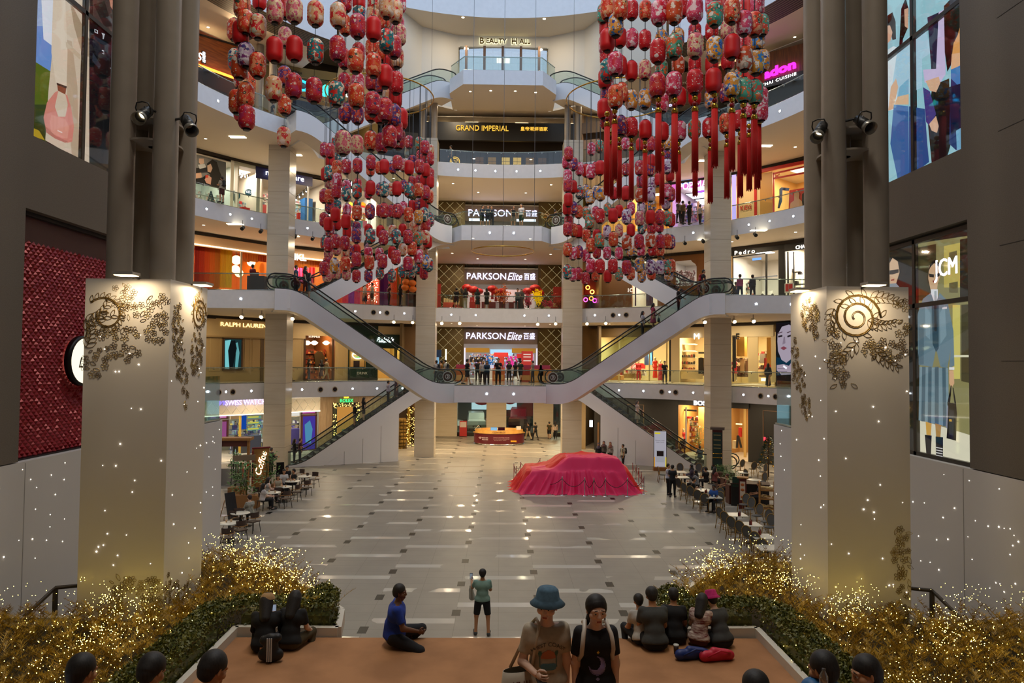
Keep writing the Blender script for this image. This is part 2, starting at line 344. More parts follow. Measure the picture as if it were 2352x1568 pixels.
def escalator(B,T,fb,ft,label,w_=1.55,num='3',panel=None,under=1.15,discs=()):
 B=Vector(B);T=Vector(T); d=Vector((T.x-B.x,T.y-B.y,0)); L=d.length; d.normalize(); n=Vector((-d.y,d.x,0)); slope=(T.z-B.z)/L
 root=thing('escalator',label,'escalator',(B.x,B.y,B.z))
 def z_at(s): return min(max(s,0),L)*slope
 def zs(s,w=1.3): return sum(z_at(s+(i/8-.5)*w) for i in range(9))/9
 S=[-fb]; s=-.9
 while s<L+.9: S.append(s); s+=.3 if (s<.8 or s>L-.9) else min(1.5,L-.9-s) or .3
 S.append(L+ft); S=sorted(set(round(a,3) for a in S if -fb<=a<=L+ft))
 def P(s,off,dz): return d*s+n*off+Vector((0,0,zs(s)+dz))
 mb=MB(); N=len(S)
 for off,o2 in ((w_/2,w_/2-.1),(-w_/2,-w_/2+.1)):
  vs=[];
  for s in S: vs+=[P(s,off,.1),P(s,off,-under),P(s,o2,.1)]
  for i in range(N-1):
   a=i*3; b=a+3
   mb.add([vs[a],vs[a+1],vs[b+1],vs[b]],[(0,1,2,3)]); mb.add([vs[a],vs[b],vs[b+2],vs[a+2]],[(0,1,2,3)])
 for i in range(N-1): mb.add([P(S[i],w_/2,-under),P(S[i],-w_/2,-under),P(S[i+1],-w_/2,-under),P(S[i+1],w_/2,-under)],[(0,1,2,3)],1)
 for s in (S[0],S[-1]): mb.add([P(s,w_/2,.1),P(s,-w_/2,.1),P(s,-w_/2,-under),P(s,w_/2,-under)],[(0,1,2,3)])
 mb.build('truss_cladding',[m_band,m_ceil],root)
 st=MB(); hw=w_/2-.12; s=S[0]; tread=.4
 while s<S[-1]:
  z0=P(s+.2,0,.04).z
  st.add([d*s+n*hw+Vector((0,0,z0)),d*s-n*hw+Vector((0,0,z0)),d*(s+tread)-n*hw+Vector((0,0,z0)),d*(s+tread)+n*hw+Vector((0,0,z0))],[(0,1,2,3)])
  z1=P(s+tread+.2,0,.04).z
  if z1-z0>.005: st.add([d*(s+tread)+n*hw+Vector((0,0,z0)),d*(s+tread)-n*hw+Vector((0,0,z0)),d*(s+tread)-n*hw+Vector((0,0,z1)),d*(s+tread)+n*hw+Vector((0,0,z1))],[(0,1,2,3)])
  s+=tread
 st.build('steps',m_step,root)
 for off in (w_/2-.05,-w_/2+.05):
  g=MB()
  for i in range(N-1): g.add([P(S[i],off,.1),P(S[i+1],off,.1),P(S[i+1],off,.97),P(S[i],off,.97)],[(0,1,2,3)])
  g.build('glass_side',m_glass,root)
  h=MB(); pts=[P(s,off,1.0) for s in S]
  a,b=pts[0],pts[-1]
  e0=[a+d*(-.42*math.sin(t))+Vector((0,0,-.42+.42*math.cos(t))) for t in [R(x) for x in (180,150,120,90,60,30)]]
  e1=[b+d*(.42*math.sin(t))+Vector((0,0,-.42+.42*math.cos(t))) for t in [R(x) for x in (30,60,90,120,150,180)]]
  h.tube(e0+pts+e1,.045,n=6); h.build('handrail',m_rubber,root)
  h2=MB(); h2.tube([P(s,off,.13) for s in S],.03,n=5); h2.build('skirt_trim',m_rubber,root)
 for s in discs:
  for sg in (1,-1):
   c=P(s,sg*(w_/2-.02),.55); q=MB(); mt=Matrix.Translation(c)@(n*sg).to_track_quat('Z','Y').to_matrix().to_4x4()
   q.lathe([(.001,.02),(.13,.02),(.13,.03),(.17,.03),(.17,.02),(.3,.02),(.3,.03),(.34,.03),(.34,.0)],n=24,mat=mt,sm=False)
   q.m=[[1,1,0,0,1,0,0,0][j//24] for j in range(len(q.f))]
   dd=q.build('level_disc',[M('disc_grey','A9AEA8',.4),M('disc_dark','3C2A20',.5)],root)
   tt=text('numeral',num,.26,M('numeral_white','EFEFEA',.5),dd,ext=.008); tt.matrix_local=Matrix.Translation(c+n*sg*.035)@(n*sg).to_track_quat('Z','Y').to_matrix().to_4x4()
 if panel:
  pm=MB(); s0,s1=panel
  for off in (w_/2,-w_/2):
   k=12
   for i in range(k):
    a=s0+(s1-s0)*i/k; b=s0+(s1-s0)*(i+1)/k
    pa,pb=P(a,off*.98,0),P(b,off*.98,0); za=max(zs(a)-under,-B.z)
    pm.add([Vector((pa.x,pa.y,-B.z)),Vector((pb.x,pb.y,-B.z)),Vector((pb.x,pb.y,zs(b)-under+.05)),Vector((pa.x,pa.y,zs(a)-under+.05))],[(0,1,2,3)])
   for i in range(1,4):
    a=s0+(s1-s0)*i/4; p=P(a,off*.985,0); pm.bar((p.x,p.y,-B.z),(p.x,p.y,zs(a)-under),.015,.015,1)
  pe=P(s1,w_/2*.98,0); pf=P(s1,-w_/2*.98,0); zz=zs(s1)-under
  pm.add([(pe.x,pe.y,-B.z),(pf.x,pf.y,-B.z),(pf.x,pf.y,zz),(pe.x,pe.y,zz)],[(0,1,2,3)])
  pm.build('base_panel',[m_band,M('panel_joint','8A8478',.8)],root)
 return root,(B,d,n,zs,L)
ESC={}
for sg,nm in ((-1,'left'),(1,'right')):
 X=lambda v: sg*v
 ESC[nm,1]=escalator((X(4.6),44.3,LV[1]),(X(12.4),41.2,LV[2]),1.6,1.2,'front escalator from the first floor bridge up to the %s landing'%nm,num='3',discs=(-1.0,))
 ESC[nm,2]=escalator((X(12.2),43.1,LV[2]),(X(4.9),49.9,LV[3]),2.0,1.2,'escalator from the %s second floor landing up to the third floor bridge'%nm,num='4',discs=(-1.2,))
 ESC[nm,3]=escalator((X(5.0),48.9,LV[3]),(X(12.4),43.0,LV[4]),1.2,1.0,'escalator from the third floor bridge up to the %s fourth floor landing'%nm,num='5',discs=(-.8,))
 ESC[nm,4]=escalator((X(12.6),45.2,LV[4]),(X(5.2),50.9,LV[5]),1.2,1.2,'escalator from the %s fourth floor landing up to the beauty hall'%nm,num='6',discs=(-.6,))
 ESC[nm,0]=escalator((X(13.6),46.8,0.02),(X(5.8),50.4,LV[1]),2.2,.9,'escalator from the ground floor up to the first floor on the %s'%nm,num='2',discs=(-1.6,),panel=(1.6,6.7),under=1.0)
def balustrade(pts,z,label,grp=None,h=1.05):
 root=thing('glass_balustrade',label,'balustrade',(pts[0][0],pts[0][1],z),group=grp); o=Vector((pts[0][0],pts[0][1],0))
 g=MB(); L=0; brk=MB()
 P=[Vector((p[0],p[1],0))-o for p in pts]
 for a,b in zip(P[:-1],P[1:]):
  g.add([a,b,b+Vector((0,0,h)),a+Vector((0,0,h))],[(0,1,2,3)]); nrm=(b-a).cross(Vector((0,0,1))).normalized()
  m_=(a+b)/2; brk.box(m_.x-.02,m_.y-.02,h-.16,m_.x+.02,m_.y+.08,h-.1)
 g.build('glass_panels',m_glass,root); MB().tube([p+Vector((0,.04,h-.05)) for p in P],.028,n=6).build('rail',m_rail,root)
 MB().tube([p+Vector((0,0,.03)) for p in P],.03,n=4).build('base_channel',m_rail,root); brk.build('brackets',m_rail,root)
def arc_px(pa,pb,n=8,r=RIN+.12): return [ringpt(pa+(pb-pa)*i/n,r) for i in range(n+1)]
names=['ground','first','second','third','fourth']
for k,segs in ((1,[(440,613,'far left'),(668,940,'left'),(1338,1628,'right'),(1680,1865,'far right')]),
    (2,[(745,958,'left'),(1005,1289,'centre'),(1335,1560,'right')]),
    (3,[(440,617,'far left'),(668,960,'left'),(1335,1630,'right'),(1682,1868,'far right')]),
    (4,[(850,960,'inner left'),(1005,1289,'centre'),(1335,1470,'inner right')])):
 for a,b,nm in segs: balustrade(arc_px(a,b,max(3,(b-a)//30)),LV[k],'glass balustrade with thin rail along the %s gallery, %s stretch'%(names[k],nm))
balustrade([(-2.9,43.3),(2.9,43.3)],LV[1],'glass balustrade on the front of the first floor bridge')
for k,nm in ((3,'third floor'),(5,'beauty hall')): balustrade([(-3.85,50.0),(-2.8,48.4),(2.8,48.4),(3.85,50.0)],LV[k],'angled glass balustrade on the front of the %s bridge'%nm)
for sg,nm in ((-1,'left'),(1,'right')):
 balustrade([(sg*18.4,40.4),(sg*12.5,40.4)],LV[2],'glass balustrade on the %s second floor landing'%nm)
for sg,nm in ((-1,'left'),(1,'right')):
 balustrade([p for p in arcpts(UP+.08,R(135.6) if sg<0 else R(44.4),R(190) if sg<0 else R(-10),14)],LV[4],'glass balustrade curving along the projecting %s fourth gallery'%nm)
def carpet_mat():
 return M('carpet','AE7C52',.9,nscale=1.6,nmix=.25,c2='986A44',bump=.05)
mb=MB()
CW=4.25
TR=[(-1.5,1.9,5.5),(1.9,2.9,5.05),(2.9,3.9,4.6),(3.9,5.4,4.1),(5.4,6.4,3.6),(6.4,7.4,3.1),(7.4,11.3,2.6)]
for y0,y1,z1 in TR: mb.box(-CW,y0,0,CW,y1,z1)
for i in range(6): mb.box(-CW,11.3+.42*i,0,CW,11.3+.42*(i+1),2.6-.4*(i+1))
struct(mb.build('floor',carpet_mat()),'orange brown carpeted steps and platform in the foreground')
m_pill=M('pillar_cladding','D6D0C6',.5); m_dot=EM('twinkle','FFF0DC',14); m_orn=M('ornament_gold','7E6430',.4,metal=.5); m_orn2=M('ornament_pale','B59A5A',.35,metal=.6)
def flower(mb,fn,u,v,r,n=5,rot=0,w=.004,mi=0):
 for k in range(n):
  a=rot+2*PI*k/n; pts=[]
  for t in range(7):
   b=a+(t/6-.5)*1.25; rr=r*(.35+.65*math.sin(PI*t/6)**.6); pts.append(fn(u+rr*math.cos(b),v+rr*math.sin(b)))
  mb.tube(pts,w,n=3,mi=mi)
 mb.tube([fn(u+r*.25*math.cos(2*PI*k/6),v+r*.25*math.sin(2*PI*k/6)) for k in range(6)],w*1.3,n=3,closed=True,mi=mi)
def leaf(mb,fn,u,v,a,L,w=.004,mi=0):
 for sg in (-1,1):
  mb.tube([fn(u+L*t*math.cos(a)-sg*L*.22*math.sin(PI*t)*math.sin(a),v+L*t*math.sin(a)+sg*L*.22*math.sin(PI*t)*math.cos(a)) for t in (0,.25,.5,.75,1)],w,n=3,mi=mi)
def scroll(mb,fn,u,v,r,turns=2.2,sg=1,a0=0,mi=0):
 n=44
 for off in (0,.022):
  mb.tube([fn(u+(r*(1-.9*t/n)+off)*math.cos(a0+sg*turns*2*PI*t/n),v+(r*(1-.9*t/n)+off)*math.sin(a0+sg*turns*2*PI*t/n)) for t in range(n+1)],[.012*(1-.5*t/n) for t in range(n+1)],n=3,mi=mi)
 for k in range(16):
  t=k/16*.55; b=a0+sg*turns*2*PI*t; rr=r*(1-.9*t); x,y=u+rr*math.cos(b),v+rr*math.sin(b); leaf(mb,fn,x,y,b+sg*.9,r*.42,.0055,mi)
def ornament(rnd,fn,blobs,scrolls=(),tails=()):
 mb=MB()
 used=[]
 for (u,v,w_,h_,n) in blobs:
  for i in range(int(n*1.6)):
   a=rnd.random()*2*PI; q=rnd.random()**.5; x=u+w_*q*math.cos(a); y=v+h_*q*math.sin(a)
   if any((x-p)**2+(y-t)**2<.0062 for p,t in used): continue
   used.append((x,y))
   if rnd.random()<.7: flower(mb,fn,x,y,rnd.uniform(.05,.08),rot=rnd.random()*6,mi=rnd.choice((0,0,1)))
   else: leaf(mb,fn,x,y,rnd.random()*6.28,rnd.uniform(.08,.15),.004,mi=rnd.choice((0,1)))
 for sc_ in scrolls: scroll(mb,fn,*sc_)
 for (u,v,a,L,cv,n) in tails:
  for k in range(n):
   t=k/n; x=u+L*t*math.cos(a+cv*t); y=v+L*t*math.sin(a+cv*t); 
   for sg in (-1,1): leaf(mb,fn,x,y,a+cv*t+sg*.6,.2*(1-.5*t),.006)
 return mb
def pillar(sg,nm):
 cx=sg*6.515; x0,x1=cx-.735,cx+.735; y0,y1=12.0,13.5; zt=8.5; ztop=8.5
 root=thing('decorated_pillar','square white pillar with gold floral scrollwork and tiny lights on the %s'%nm,'pillar',(cx,12.75,2.6))
 mw=root.matrix_world.inverted() if False else Matrix.Translation((-cx,-12.75,-2.6))
 b=MB().box(-.735,-.75,0,.735,.75,ztop-2.6); b.build('cladding',m_pill,root)
 rnd=random.Random(5+sg)
 ins=-sg  # inner side direction
 xs=cx+ins*.738
 F=lambda u,v: mw@Vector((cx+u,y0-.004,v))              # front face: u from centre
 S=lambda u,v: mw@Vector((xs,12.75+u,v))                 # inner side face: u along depth
 if sg<0:
  ornament(rnd,F,[(-.05,8.2,.2,.25,24),(.1,7.95,.32,.14,26),(.5,7.9,.22,.35,60),(-.2,7.55,.42,.1,30),(-.2,7.2,.4,.16,36),(-.55,7.0,.2,.22,36),(.5,7.55,.2,.2,20)],
   [(-.38,7.85,.33,1.2,-1,2.4)],[(-.72,7.6,.9,.75,-.6,6),(-.72,7.75,.2,.6,.7,6),(-.7,7.3,1.0,.4,.5,5)]).build('floral_scrollwork',[m_orn,m_orn2],root)
  ornament(rnd,S,[(-.45,7.6,.2,.5,60),(-.3,7.0,.18,.3,40),(-.1,6.5,.1,.35,28),(.35,7.2,.25,.5,50),(.4,8.2,.25,.2,16)],[(.4,7.95,.3,2.2,1,0)],[(.2,8.3,-1.2,.7,.5,6)]).build('floral_scrollwork',[m_orn,m_orn2],root)
  ornament(rnd,F,[(.15,3.2,.3,.1,30),(-.05,2.98,.1,.2,26),(.52,3.1,.2,.25,60),(.6,2.85,.15,.2,30)]).build('floral_scrollwork',[m_orn,m_orn2],root)
  ornament(rnd,S,[(-.6,3.05,.12,.3,40),(-.35,2.9,.2,.2,50),(0,2.8,.3,.15,40)]).build('floral_scrollwork',[m_orn,m_orn2],root)
 else:
  ornament(rnd,F,[(.3,7.35,.4,.2,90),(.62,7.7,.12,.2,24),(-.55,7.15,.16,.3,60),(-.45,6.85,.22,.15,36),(-.62,7.6,.1,.2,20),(.6,8.2,.12,.12,12)],
   [(-.2,7.95,.42,2.6,1,0)],[(0,7.9,-.5,.5,.5,6),(-.2,7.5,-2.2,.7,-.4,6),(.05,8.3,.1,.6,-.3,6),(-.6,8.1,-2,.5,.4,5),(.1,7.4,-.9,.6,.3,6)]).build('floral_scrollwork',[m_orn,m_orn2],root)
  ornament(rnd,S,[(0,8.05,.25,.3,46),(-.3,7.9,.15,.35,30),(.55,7.2,.15,.4,40),(.35,6.85,.25,.25,50),(.1,6.3,.2,.25,24)]).build('floral_scrollwork',[m_orn,m_orn2],root)
  ornament(rnd,F,[(.55,3.9,.14,.35,60),(.6,3.4,.12,.4,60),(.45,2.75,.28,.2,50),(.6,2.5,.1,.2,20)]).build('floral_scrollwork',[m_orn,m_orn2],root)
 dm=MB(); dm.lathe([(.001,-.0075),(.0075,0),(.001,.0075)],n=6)
 base=dm.build('light_dot',m_dot,root); base.location=F(.2,5.0)
 for i in range(44):
  o=base.copy(); COL.objects.link(o); o.parent=root; k=rnd.uniform(.6,1.5); o.scale=(k,k,k)
  o.location=F(rnd.uniform(-.7,.7),rnd.uniform(2.9,7.6)) if rnd.random()<.58 else S(rnd.uniform(-.7,.7),rnd.uniform(2.9,7.6))
 t=thing('column_cluster','cluster of four tall grey steel tubes rising from the %s pillar'%nm,'column',(cx,12.78,8.5))
 for dx,dy in ((-.39,-.37),(.39,-.37),(-.37,.4),(.37,.4)):
  MB().cyl((dx,dy,0),(dx,dy,21.4),.212,n=24).build('tube',m_steel,t)
 c=MB()
 for z_ in (2.55,2.95): c.cyl((0,-.02,z_),(0,-.02,z_+.035),.5,n=28)
 c.cyl((0,-.02,2.55),(0,-.02,2.95),.1,n=12); c.build('collar_plate',m_steel,t)
 m=MB().box(.03,.0,-.01,.06,.03,21,0)
 return root
pillar(-1,'left'); pillar(1,'right')
m_lamp=M('lamp_body','2B2A29',.4,metal=.4)
def spot(p,dir,lab,on=True):
 p=Vector(p); d=Vector(dir).normalized(); mt=Matrix.Translation(p)@d.to_track_quat('Z','Y').to_matrix().to_4x4()
 r=thing('spotlight',lab,'spotlight',mw=mt)
 MB().lathe([(.001,-.2),(.09,-.19),(.1,-.02),(.1,.16),(.085,.16),(.085,.02),(.001,.02)],n=20).build('housing',m_lamp,r)
 MB().lathe([(.086,.12),(.108,.14),(.118,.26),(.112,.26),(.086,.14)],n=20).build('snoot',M('lamp_lip','8E8A80',.3,metal=.6),r)
 MB().lathe([(.001,.035),(.06,.035),(.07,.025)],n=16).build('lens',EM('spot_lens','FFE2B0',12) if on else M('dull_lens','D8D4C8',.2),r)
 MB().tube([(-.115,0,.0),(-.125,.1,-.02),(-.1,.18,-.05),(0,.2,-.06),(.1,.18,-.05),(.125,.1,-.02),(.115,0,0)],.012,n=5).build('bracket',m_lamp,r)
 return r
spot((-6.52+.05,11.95,11.35),(.02,-.8,-.6),'large spotlight with lit lens clamped on the left side of the left tube cluster').location=at(331,262,12.0)
s=spot((0,0,0),(.5,-.5,-.65),'large black spotlight angled down on the right side of the left tube cluster',False); s.location=at(432,285,12.2)
s=spot((0,0,0),(-.5,-.5,-.7),'large spotlight angled down on the left side of the right tube cluster'); s.location=at(1884,300,12.2)
s=spot((0,0,0),(.1,-.75,-.6),'large spotlight on the right side of the right tube cluster',False); s.location=at(1983,283,12.0)
bpy.context.view_layer.update()
for o in [o for o in bpy.data.objects if o.name.startswith('spotlight')]:
 p=o.matrix_world.translation; tx=min((-6.9,-6.14,6.14,6.9),key=lambda x:abs(x-p.x)); iv=o.matrix_world.inverted(); MB().bar(iv@Vector((p.x,p.y,p.z+.12)),iv@Vector((tx,12.45,p.z+.14)),.03).build('mounting_arm',m_lamp,o)
def wash(px,py,D,rz,lab):
 p=at(px,py,D); r=thing('floodlight',lab,'floodlight',p,rz)
 MB().box(-.17,-.13,0,.17,.13,.05).build('housing',M('flood_body','B8B4AA',.4,metal=.5),r)
 MB().box(-.15,-.11,-.012,.15,.11,0).build('led_panel',EM('flood_led','FFD596',9),r)
 MB().bar((0,.12,.02),(0,.5,-.02),.03).build('arm',m_lamp,r)
 light('flood_lamp','AREA',(0,0,-.03),16,WARM,.22,(R(0),0,0),r)
 return r
wash(290,632,11.6,0,'lit floodlight on the front top edge of the left pillar'); wash(466,655,12.8,R(90),'lit floodlight on the inner top edge of the left pillar')
wash(2007,655,11.6,0,'lit floodlight on the front top edge of the right pillar'); wash(1836,668,12.8,R(-90),'lit floodlight on the inner top edge of the right pillar')
for sg,nm in ((-1,'left'),(1,'right')):
 hw=[o for o in bpy.data.objects if o.name.startswith('wall_'+nm) and 'hoarding' in o.get('label','')][0]
 dm=MB(); dm.lathe([(.001,-.009),(.009,0),(.001,.009)],n=6); rnd=random.Random(sg+9)
 for i in range(96):
  o=dm.build('light_dot',m_dot,hw) if i==0 else o.copy()
  if i: COL.objects.link(o); o.parent=hw; 
  k=rnd.uniform(.5,1.4); o.scale=(k,k,k); o.location=(sg*(WX-.004),rnd.uniform(10.5,23.4),rnd.uniform(2.6,4.9))
for sg,nm in ((-1,'left'),(1,'right')):
 r=thing('glass_screen','frameless glass screen above the far end of the %s hoarding'%nm,'screen',(sg*9.6,22.2,5.05)); MB().box(-.01,-1.3,0,.01,1.35,1.5).build('pane',GLASS('glass2','CFE0DA',.16),r)
 r2=MB().box(-.06,-1.35,0,.06,1.4,.04).build('clamp_channel',m_rail,r)
for sg,nm in ((-1,'left'),(1,'right')):
 r=thing('handrail','bronze handrail with flat posts beside the %s pillar'%nm,'handrail',(sg*8.0,12.6,1.9)); mz=M('bronze','5E5244',.35,metal=.6)
 MB().tube([(-sg*.7,.25,1.06),(0,.0,1.06),(0,-.15,1.02),(sg*.1,-2.2,.35),(sg*.15,-3.2,0.05)],.035,n=8).build('rail',mz,r)
 for y,h in ((0,1.05),(-2.4,.3)): MB().box(-.025,y-.04,-.6,.025,y+.04,h).build('post',mz,r)
m_hedge=M('boxwood_leaf','3E4A1C',.5,nscale=9,nmix=.5,c2='6E6A26'); m_plume=M('gold_plume','8E7018',.5,nscale=5,nmix=.5,c2='C8A232'); m_bed=M('planter_soil','2E240F',.9)
m_kerb=M('planter_kerb','D6D0C2',.5); m_fairy=EM('fairy_light','FFDA60',34)
def ptin(x,y,poly):
 c=False; j=len(poly)-1
 for i in range(len(poly)):
  if (poly[i][1]>y)!=(poly[j][1]>y) and x<(poly[j][0]-poly[i][0])*(y-poly[i][1])/(poly[j][1]-poly[i][1])+poly[i][0]: c=not c
  j=i
 return c
def planter(sg,nm):
 rnd=np.random.RandomState(3+sg); zb=2.6
 body=[(-4.3,6.2),(-4.3,11.42),(-2.62,11.38),(-2.75,12.2),(-4.6,14.6),(-5.7,15.2),(-7.25,15.2),(-7.25,11.8),(-9.3,11.8),(-9.3,6.2)]
 if sg>0: body=[(-x,y) for x,y in body][::-1]
 root=thing('planter','long %s planter bed with white kerb wrapping around the pillar'%nm,'planter',(sg*6,11,0))
 mt=Matrix.Translation((-sg*6,-11,0))
 L=lambda p: (p[0]-sg*6,p[1]-11)
 hx0,hx1=sg*6.515-.76,sg*6.515+.76
 MB().prism([L(p) for p in body],.3,zb+.0,0).build('bed',m_bed,root)
 k=MB(); pts=[Vector((L(p)[0],L(p)[1],zb+.02)) for p in body]
 for a,b in zip(pts,pts[1:]+pts[:1]): k.bar(a,b,.1,.24)
 k.build('kerb',m_kerb,root)
 inner=[(-sg*-1*0,0)]
 segs=[((sg*4.3,6.2),(sg*4.3,11.42)),((sg*4.3,11.42),(sg*2.62,11.38)),((sg*2.62,11.38),(sg*2.75,12.2))]
 def dist(x,y):
  d=9
  for (ax,ay),(bx,by) in segs:
   vx,vy=bx-ax,by-ay; t=max(0,min(1,((x-ax)*vx+(y-ay)*vy)/(vx*vx+vy*vy))); d=min(d,math.hypot(x-ax-t*vx,y-ay-t*vy))
  return d
 V=[];Fc=[]
 def leafquad(c,s,tx,ty,tz,ux,uy,uz):
  n=len(V); V.extend([(c[0]-tx*s-ux*s,c[1]-ty*s-uy*s,c[2]-tz*s-uz*s),(c[0]+tx*s-ux*s*.4,c[1]+ty*s-uy*s*.4,c[2]+tz*s-uz*s*.4),(c[0]+tx*s+ux*s,c[1]+ty*s+uy*s,c[2]+tz*s+uz*s),(c[0]-tx*s+ux*s*.4,c[1]-ty*s+uy*s*.4,c[2]-tz*s+uz*s*.4)]); Fc.append((n,n+1,n+2,n+3))
 cnt=0
 while cnt<15000:
  x=sg*rnd.uniform(2.6,5.6); y=rnd.uniform(6.2,13.2)
  if not ptin(x,y,body): continue
  d=dist(x,y)
  if d>.62 or d<.03: continue
  H=.42*min(1,(d+.12)/.16)**.5
  z=zb+.05+H*(1-rnd.rand()**2.5 if d<.15 else 1-.2*rnd.rand())
  t=rnd.normal(size=3); t/=np.linalg.norm(t); u=rnd.normal(size=3); u-=t*u.dot(t); u/=np.linalg.norm(u)
  leafquad((x-sg*6,y-11,z),rnd.uniform(.013,.024),*t,*u); cnt+=1
 me=bpy.data.meshes.new('hedge'); me.from_pydata(V,[],Fc); me.materials.append(m_hedge); o=bpy.data.objects.new('box_hedge',me); COL.objects.link(o); o.location=(sg*6,11,0)
 tag(o,'clipped green hedge along the kerb of the %s planter'%nm,'hedge',kind='stuff')
 c=MB()  # solid core so the hedge is not see-through
 for (a,b) in segs:
  a=Vector((a[0],a[1],zb+.2));b=Vector((b[0],b[1],zb+.2)); off=Vector((sg*.3,0,0)) if a.x==b.x else Vector((0,.3,0))
  if abs(a.y-b.y)<.5 or a.x==b.x: c.bar(a.lerp(b,.03)+off-Vector((0,0,.05)),a.lerp(b,.9)+off-Vector((0,0,.05)),.4,.26)
 co=c.build('hedge_core',m_hedge); co.parent=o; co.matrix_parent_inverse=Matrix.Translation((-sg*6,-11,0)); co['kind']='stuff'
 V=[];Fc=[];Lt=[]
 cnt=0
 while cnt<1900:
  x=sg*rnd.uniform(2.6,9.15); y=rnd.uniform(7.0,15.2)
  if not ptin(x,y,body): continue
  if hx0<x<hx1 and 11.95<y<13.6 or (abs(x)>7.1 and y>11.7) or (abs(x)>6.3 and y>13.5): continue
  d=dist(x,y)
  if d<.5 and not(abs(x)<4.2 and d>.25): continue
  cnt+=1
  az=rnd.uniform(0,2*PI); lean=rnd.uniform(.1,.75); hgt=rnd.uniform(.35,.62)*(1.0 if y<12.5 else 1.05); nseg=9
  p=np.array([x-sg*6,y-11,zb+.02]); dr=np.array([math.cos(az)*lean,math.sin(az)*lean,1.0]); dr/=np.linalg.norm(dr)
  for s_ in range(nseg):
   q=p+dr*hgt/nseg; w_=.02*math.sin(PI*(s_+1.5)/(nseg+2))+.004
   if s_>1:
    for a_ in range(6):
     an=rnd.uniform(0,2*PI); o3=np.array([math.cos(an),math.sin(an),.9]); o3=o3/np.linalg.norm(o3); e=q+o3*.12*math.sin(PI*(s_)/(nseg)); sd=np.cross(o3,dr)*.006
     n=len(V); V.extend([tuple(q-sd),tuple(q+sd),tuple(e)]); Fc.append((n,n+1,n+2))
   sd=np.cross(dr,[0.3,.8,.1])*.003; n=len(V); V.extend([tuple(p-sd),tuple(p+sd),tuple(q+sd),tuple(q-sd)]); Fc.append((n,n+1,n+2,n+3))
   p=q; dr=dr+np.array([math.cos(az),math.sin(az),-.35])*.09; dr/=np.linalg.norm(dr)
  cl=math.sin(x*2.1+y*1.3)+math.sin(x*3.7-y*2.9)
  if rnd.rand()<.62+.3*cl:
   for _ in range(1+int(cl>.5)+int(cl>1.1)):
    Lt.append((x-sg*6+rnd.normal()*.1,y-11+rnd.normal()*.1,zb+(.4+.38*rnd.rand()**.7)*(1 if d>.5 else .8)))
 me=bpy.data.meshes.new('plumes'); me.from_pydata(V,[],Fc); me.materials.append(m_plume); o=bpy.data.objects.new('pampas_plumes',me); COL.objects.link(o); o.location=(sg*6,11,0)
 tag(o,'mass of golden dried plumes filling the %s planter'%nm,'plumes',kind='stuff')
 for _ in range(60):
  x=sg*rnd.uniform(3.0,4.9);y=rnd.uniform(8,11.6)
  if ptin(x,y,body) and dist(x,y)<.5: Lt.append((x-sg*6,y-11,zb+rnd.uniform(.15,.5)))
 V=[];Fc=[]
 for (x,y,z) in Lt:
  r_=rnd.uniform(.003,.0066); n=len(V)
  V+=[(x+r_,y,z),(x-r_,y,z),(x,y+r_,z),(x,y-r_,z),(x,y,z+r_),(x,y,z-r_)]
  Fc+=[(n,n+2,n+4),(n+2,n+1,n+4),(n+1,n+3,n+4),(n+3,n,n+4),(n+2,n,n+5),(n+1,n+2,n+5),(n+3,n+1,n+5),(n,n+3,n+5)]
 me=bpy.data.meshes.new('lights'); me.from_pydata(V,[],Fc); me.materials.append(m_fairy); o=bpy.data.objects.new('fairy_lights',me); COL.objects.link(o); o.location=(sg*6,11,0)
 tag(o,'hundreds of tiny warm fairy lights twinkling over the %s plumes'%nm,'fairy lights',kind='stuff')
planter(-1,'left'); planter(1,'right')
for y in (3.0,9.0,15.0): light('added_foreground_lamp','AREA',(0,y,29.9),850,(1,.93,.84),2.5)  # unseen lamps added up here to light the foreground
def onwall(px,py,x0):
 v=RC@Vector(((px-CX)/F_PX,-(py-CY)/F_PX,-1)); k=x0/v.x; return Vector((x0,v.y*k,CAMZ+v.z*k))
def PE(c,s=None): return EM('print_'+c,c,1.0 if s is None else s)
def display(name,label,sg,rect,layers,bars,txt=(),cat='advertisement',str_=1.0,back='000000'):
 """rect: y0,y1,z0,z1 on the wall; layers: (colour, pixel outline) of flat print shapes"""
 xw=sg*(WX+.25); y0,y1,z0,z1=rect
 root=thing(name,label,cat,(xw,(y0+y1)/2,z0)); off=Vector((xw,(y0+y1)/2,z0))
 b=MB().box(-.0,y0-off.y,0,sg*.06,y1-off.y,z1-z0); b.build('print',PE(back,str_),root)
 k=0
 mbs={}
 for c,pts in layers:
  k+=1; x=xw-sg*(.002+.0015*k)
  P=[onwall(px,py,x) for px,py in pts]
  P=[Vector((p.x,min(max(p.y,y0),y1),min(max(p.z,z0),z1)))-off for p in P]
  mbs.setdefault(c,MB()).poly(P)
 for c,mb_ in mbs.items(): mb_.build('print',PE(c,str_),root)
 f=MB()
 for (a0,a1,b0,b1) in bars: f.box(min(0,-sg*.1),a0-off.y,b0-z0,max(0,-sg*.1),a1-off.y,b1-z0)
 f.build('frame',M('window_frame','3A362E',.4,metal=.4),root)
 g=MB().box(-sg*.085-.004,y0-off.y,0,-sg*.085+.004,y1-off.y,z1-z0); g.build('glass',GLASS('display_glass','F4F4F4',.05),root)
 return root,off
fr=lambda y0,y1,z0,z1,ym,zm,w=.07: [(y0,y0+w,z0,z1),(y1-w,y1,z0,z1),(y0,y1,z0,z0+w),(y0,y1,z1-w,z1)]+[(y-.05,y+.05,z0,z1) for y in ym]+[(y0,y1,z-.05,z+.05) for z in zm]
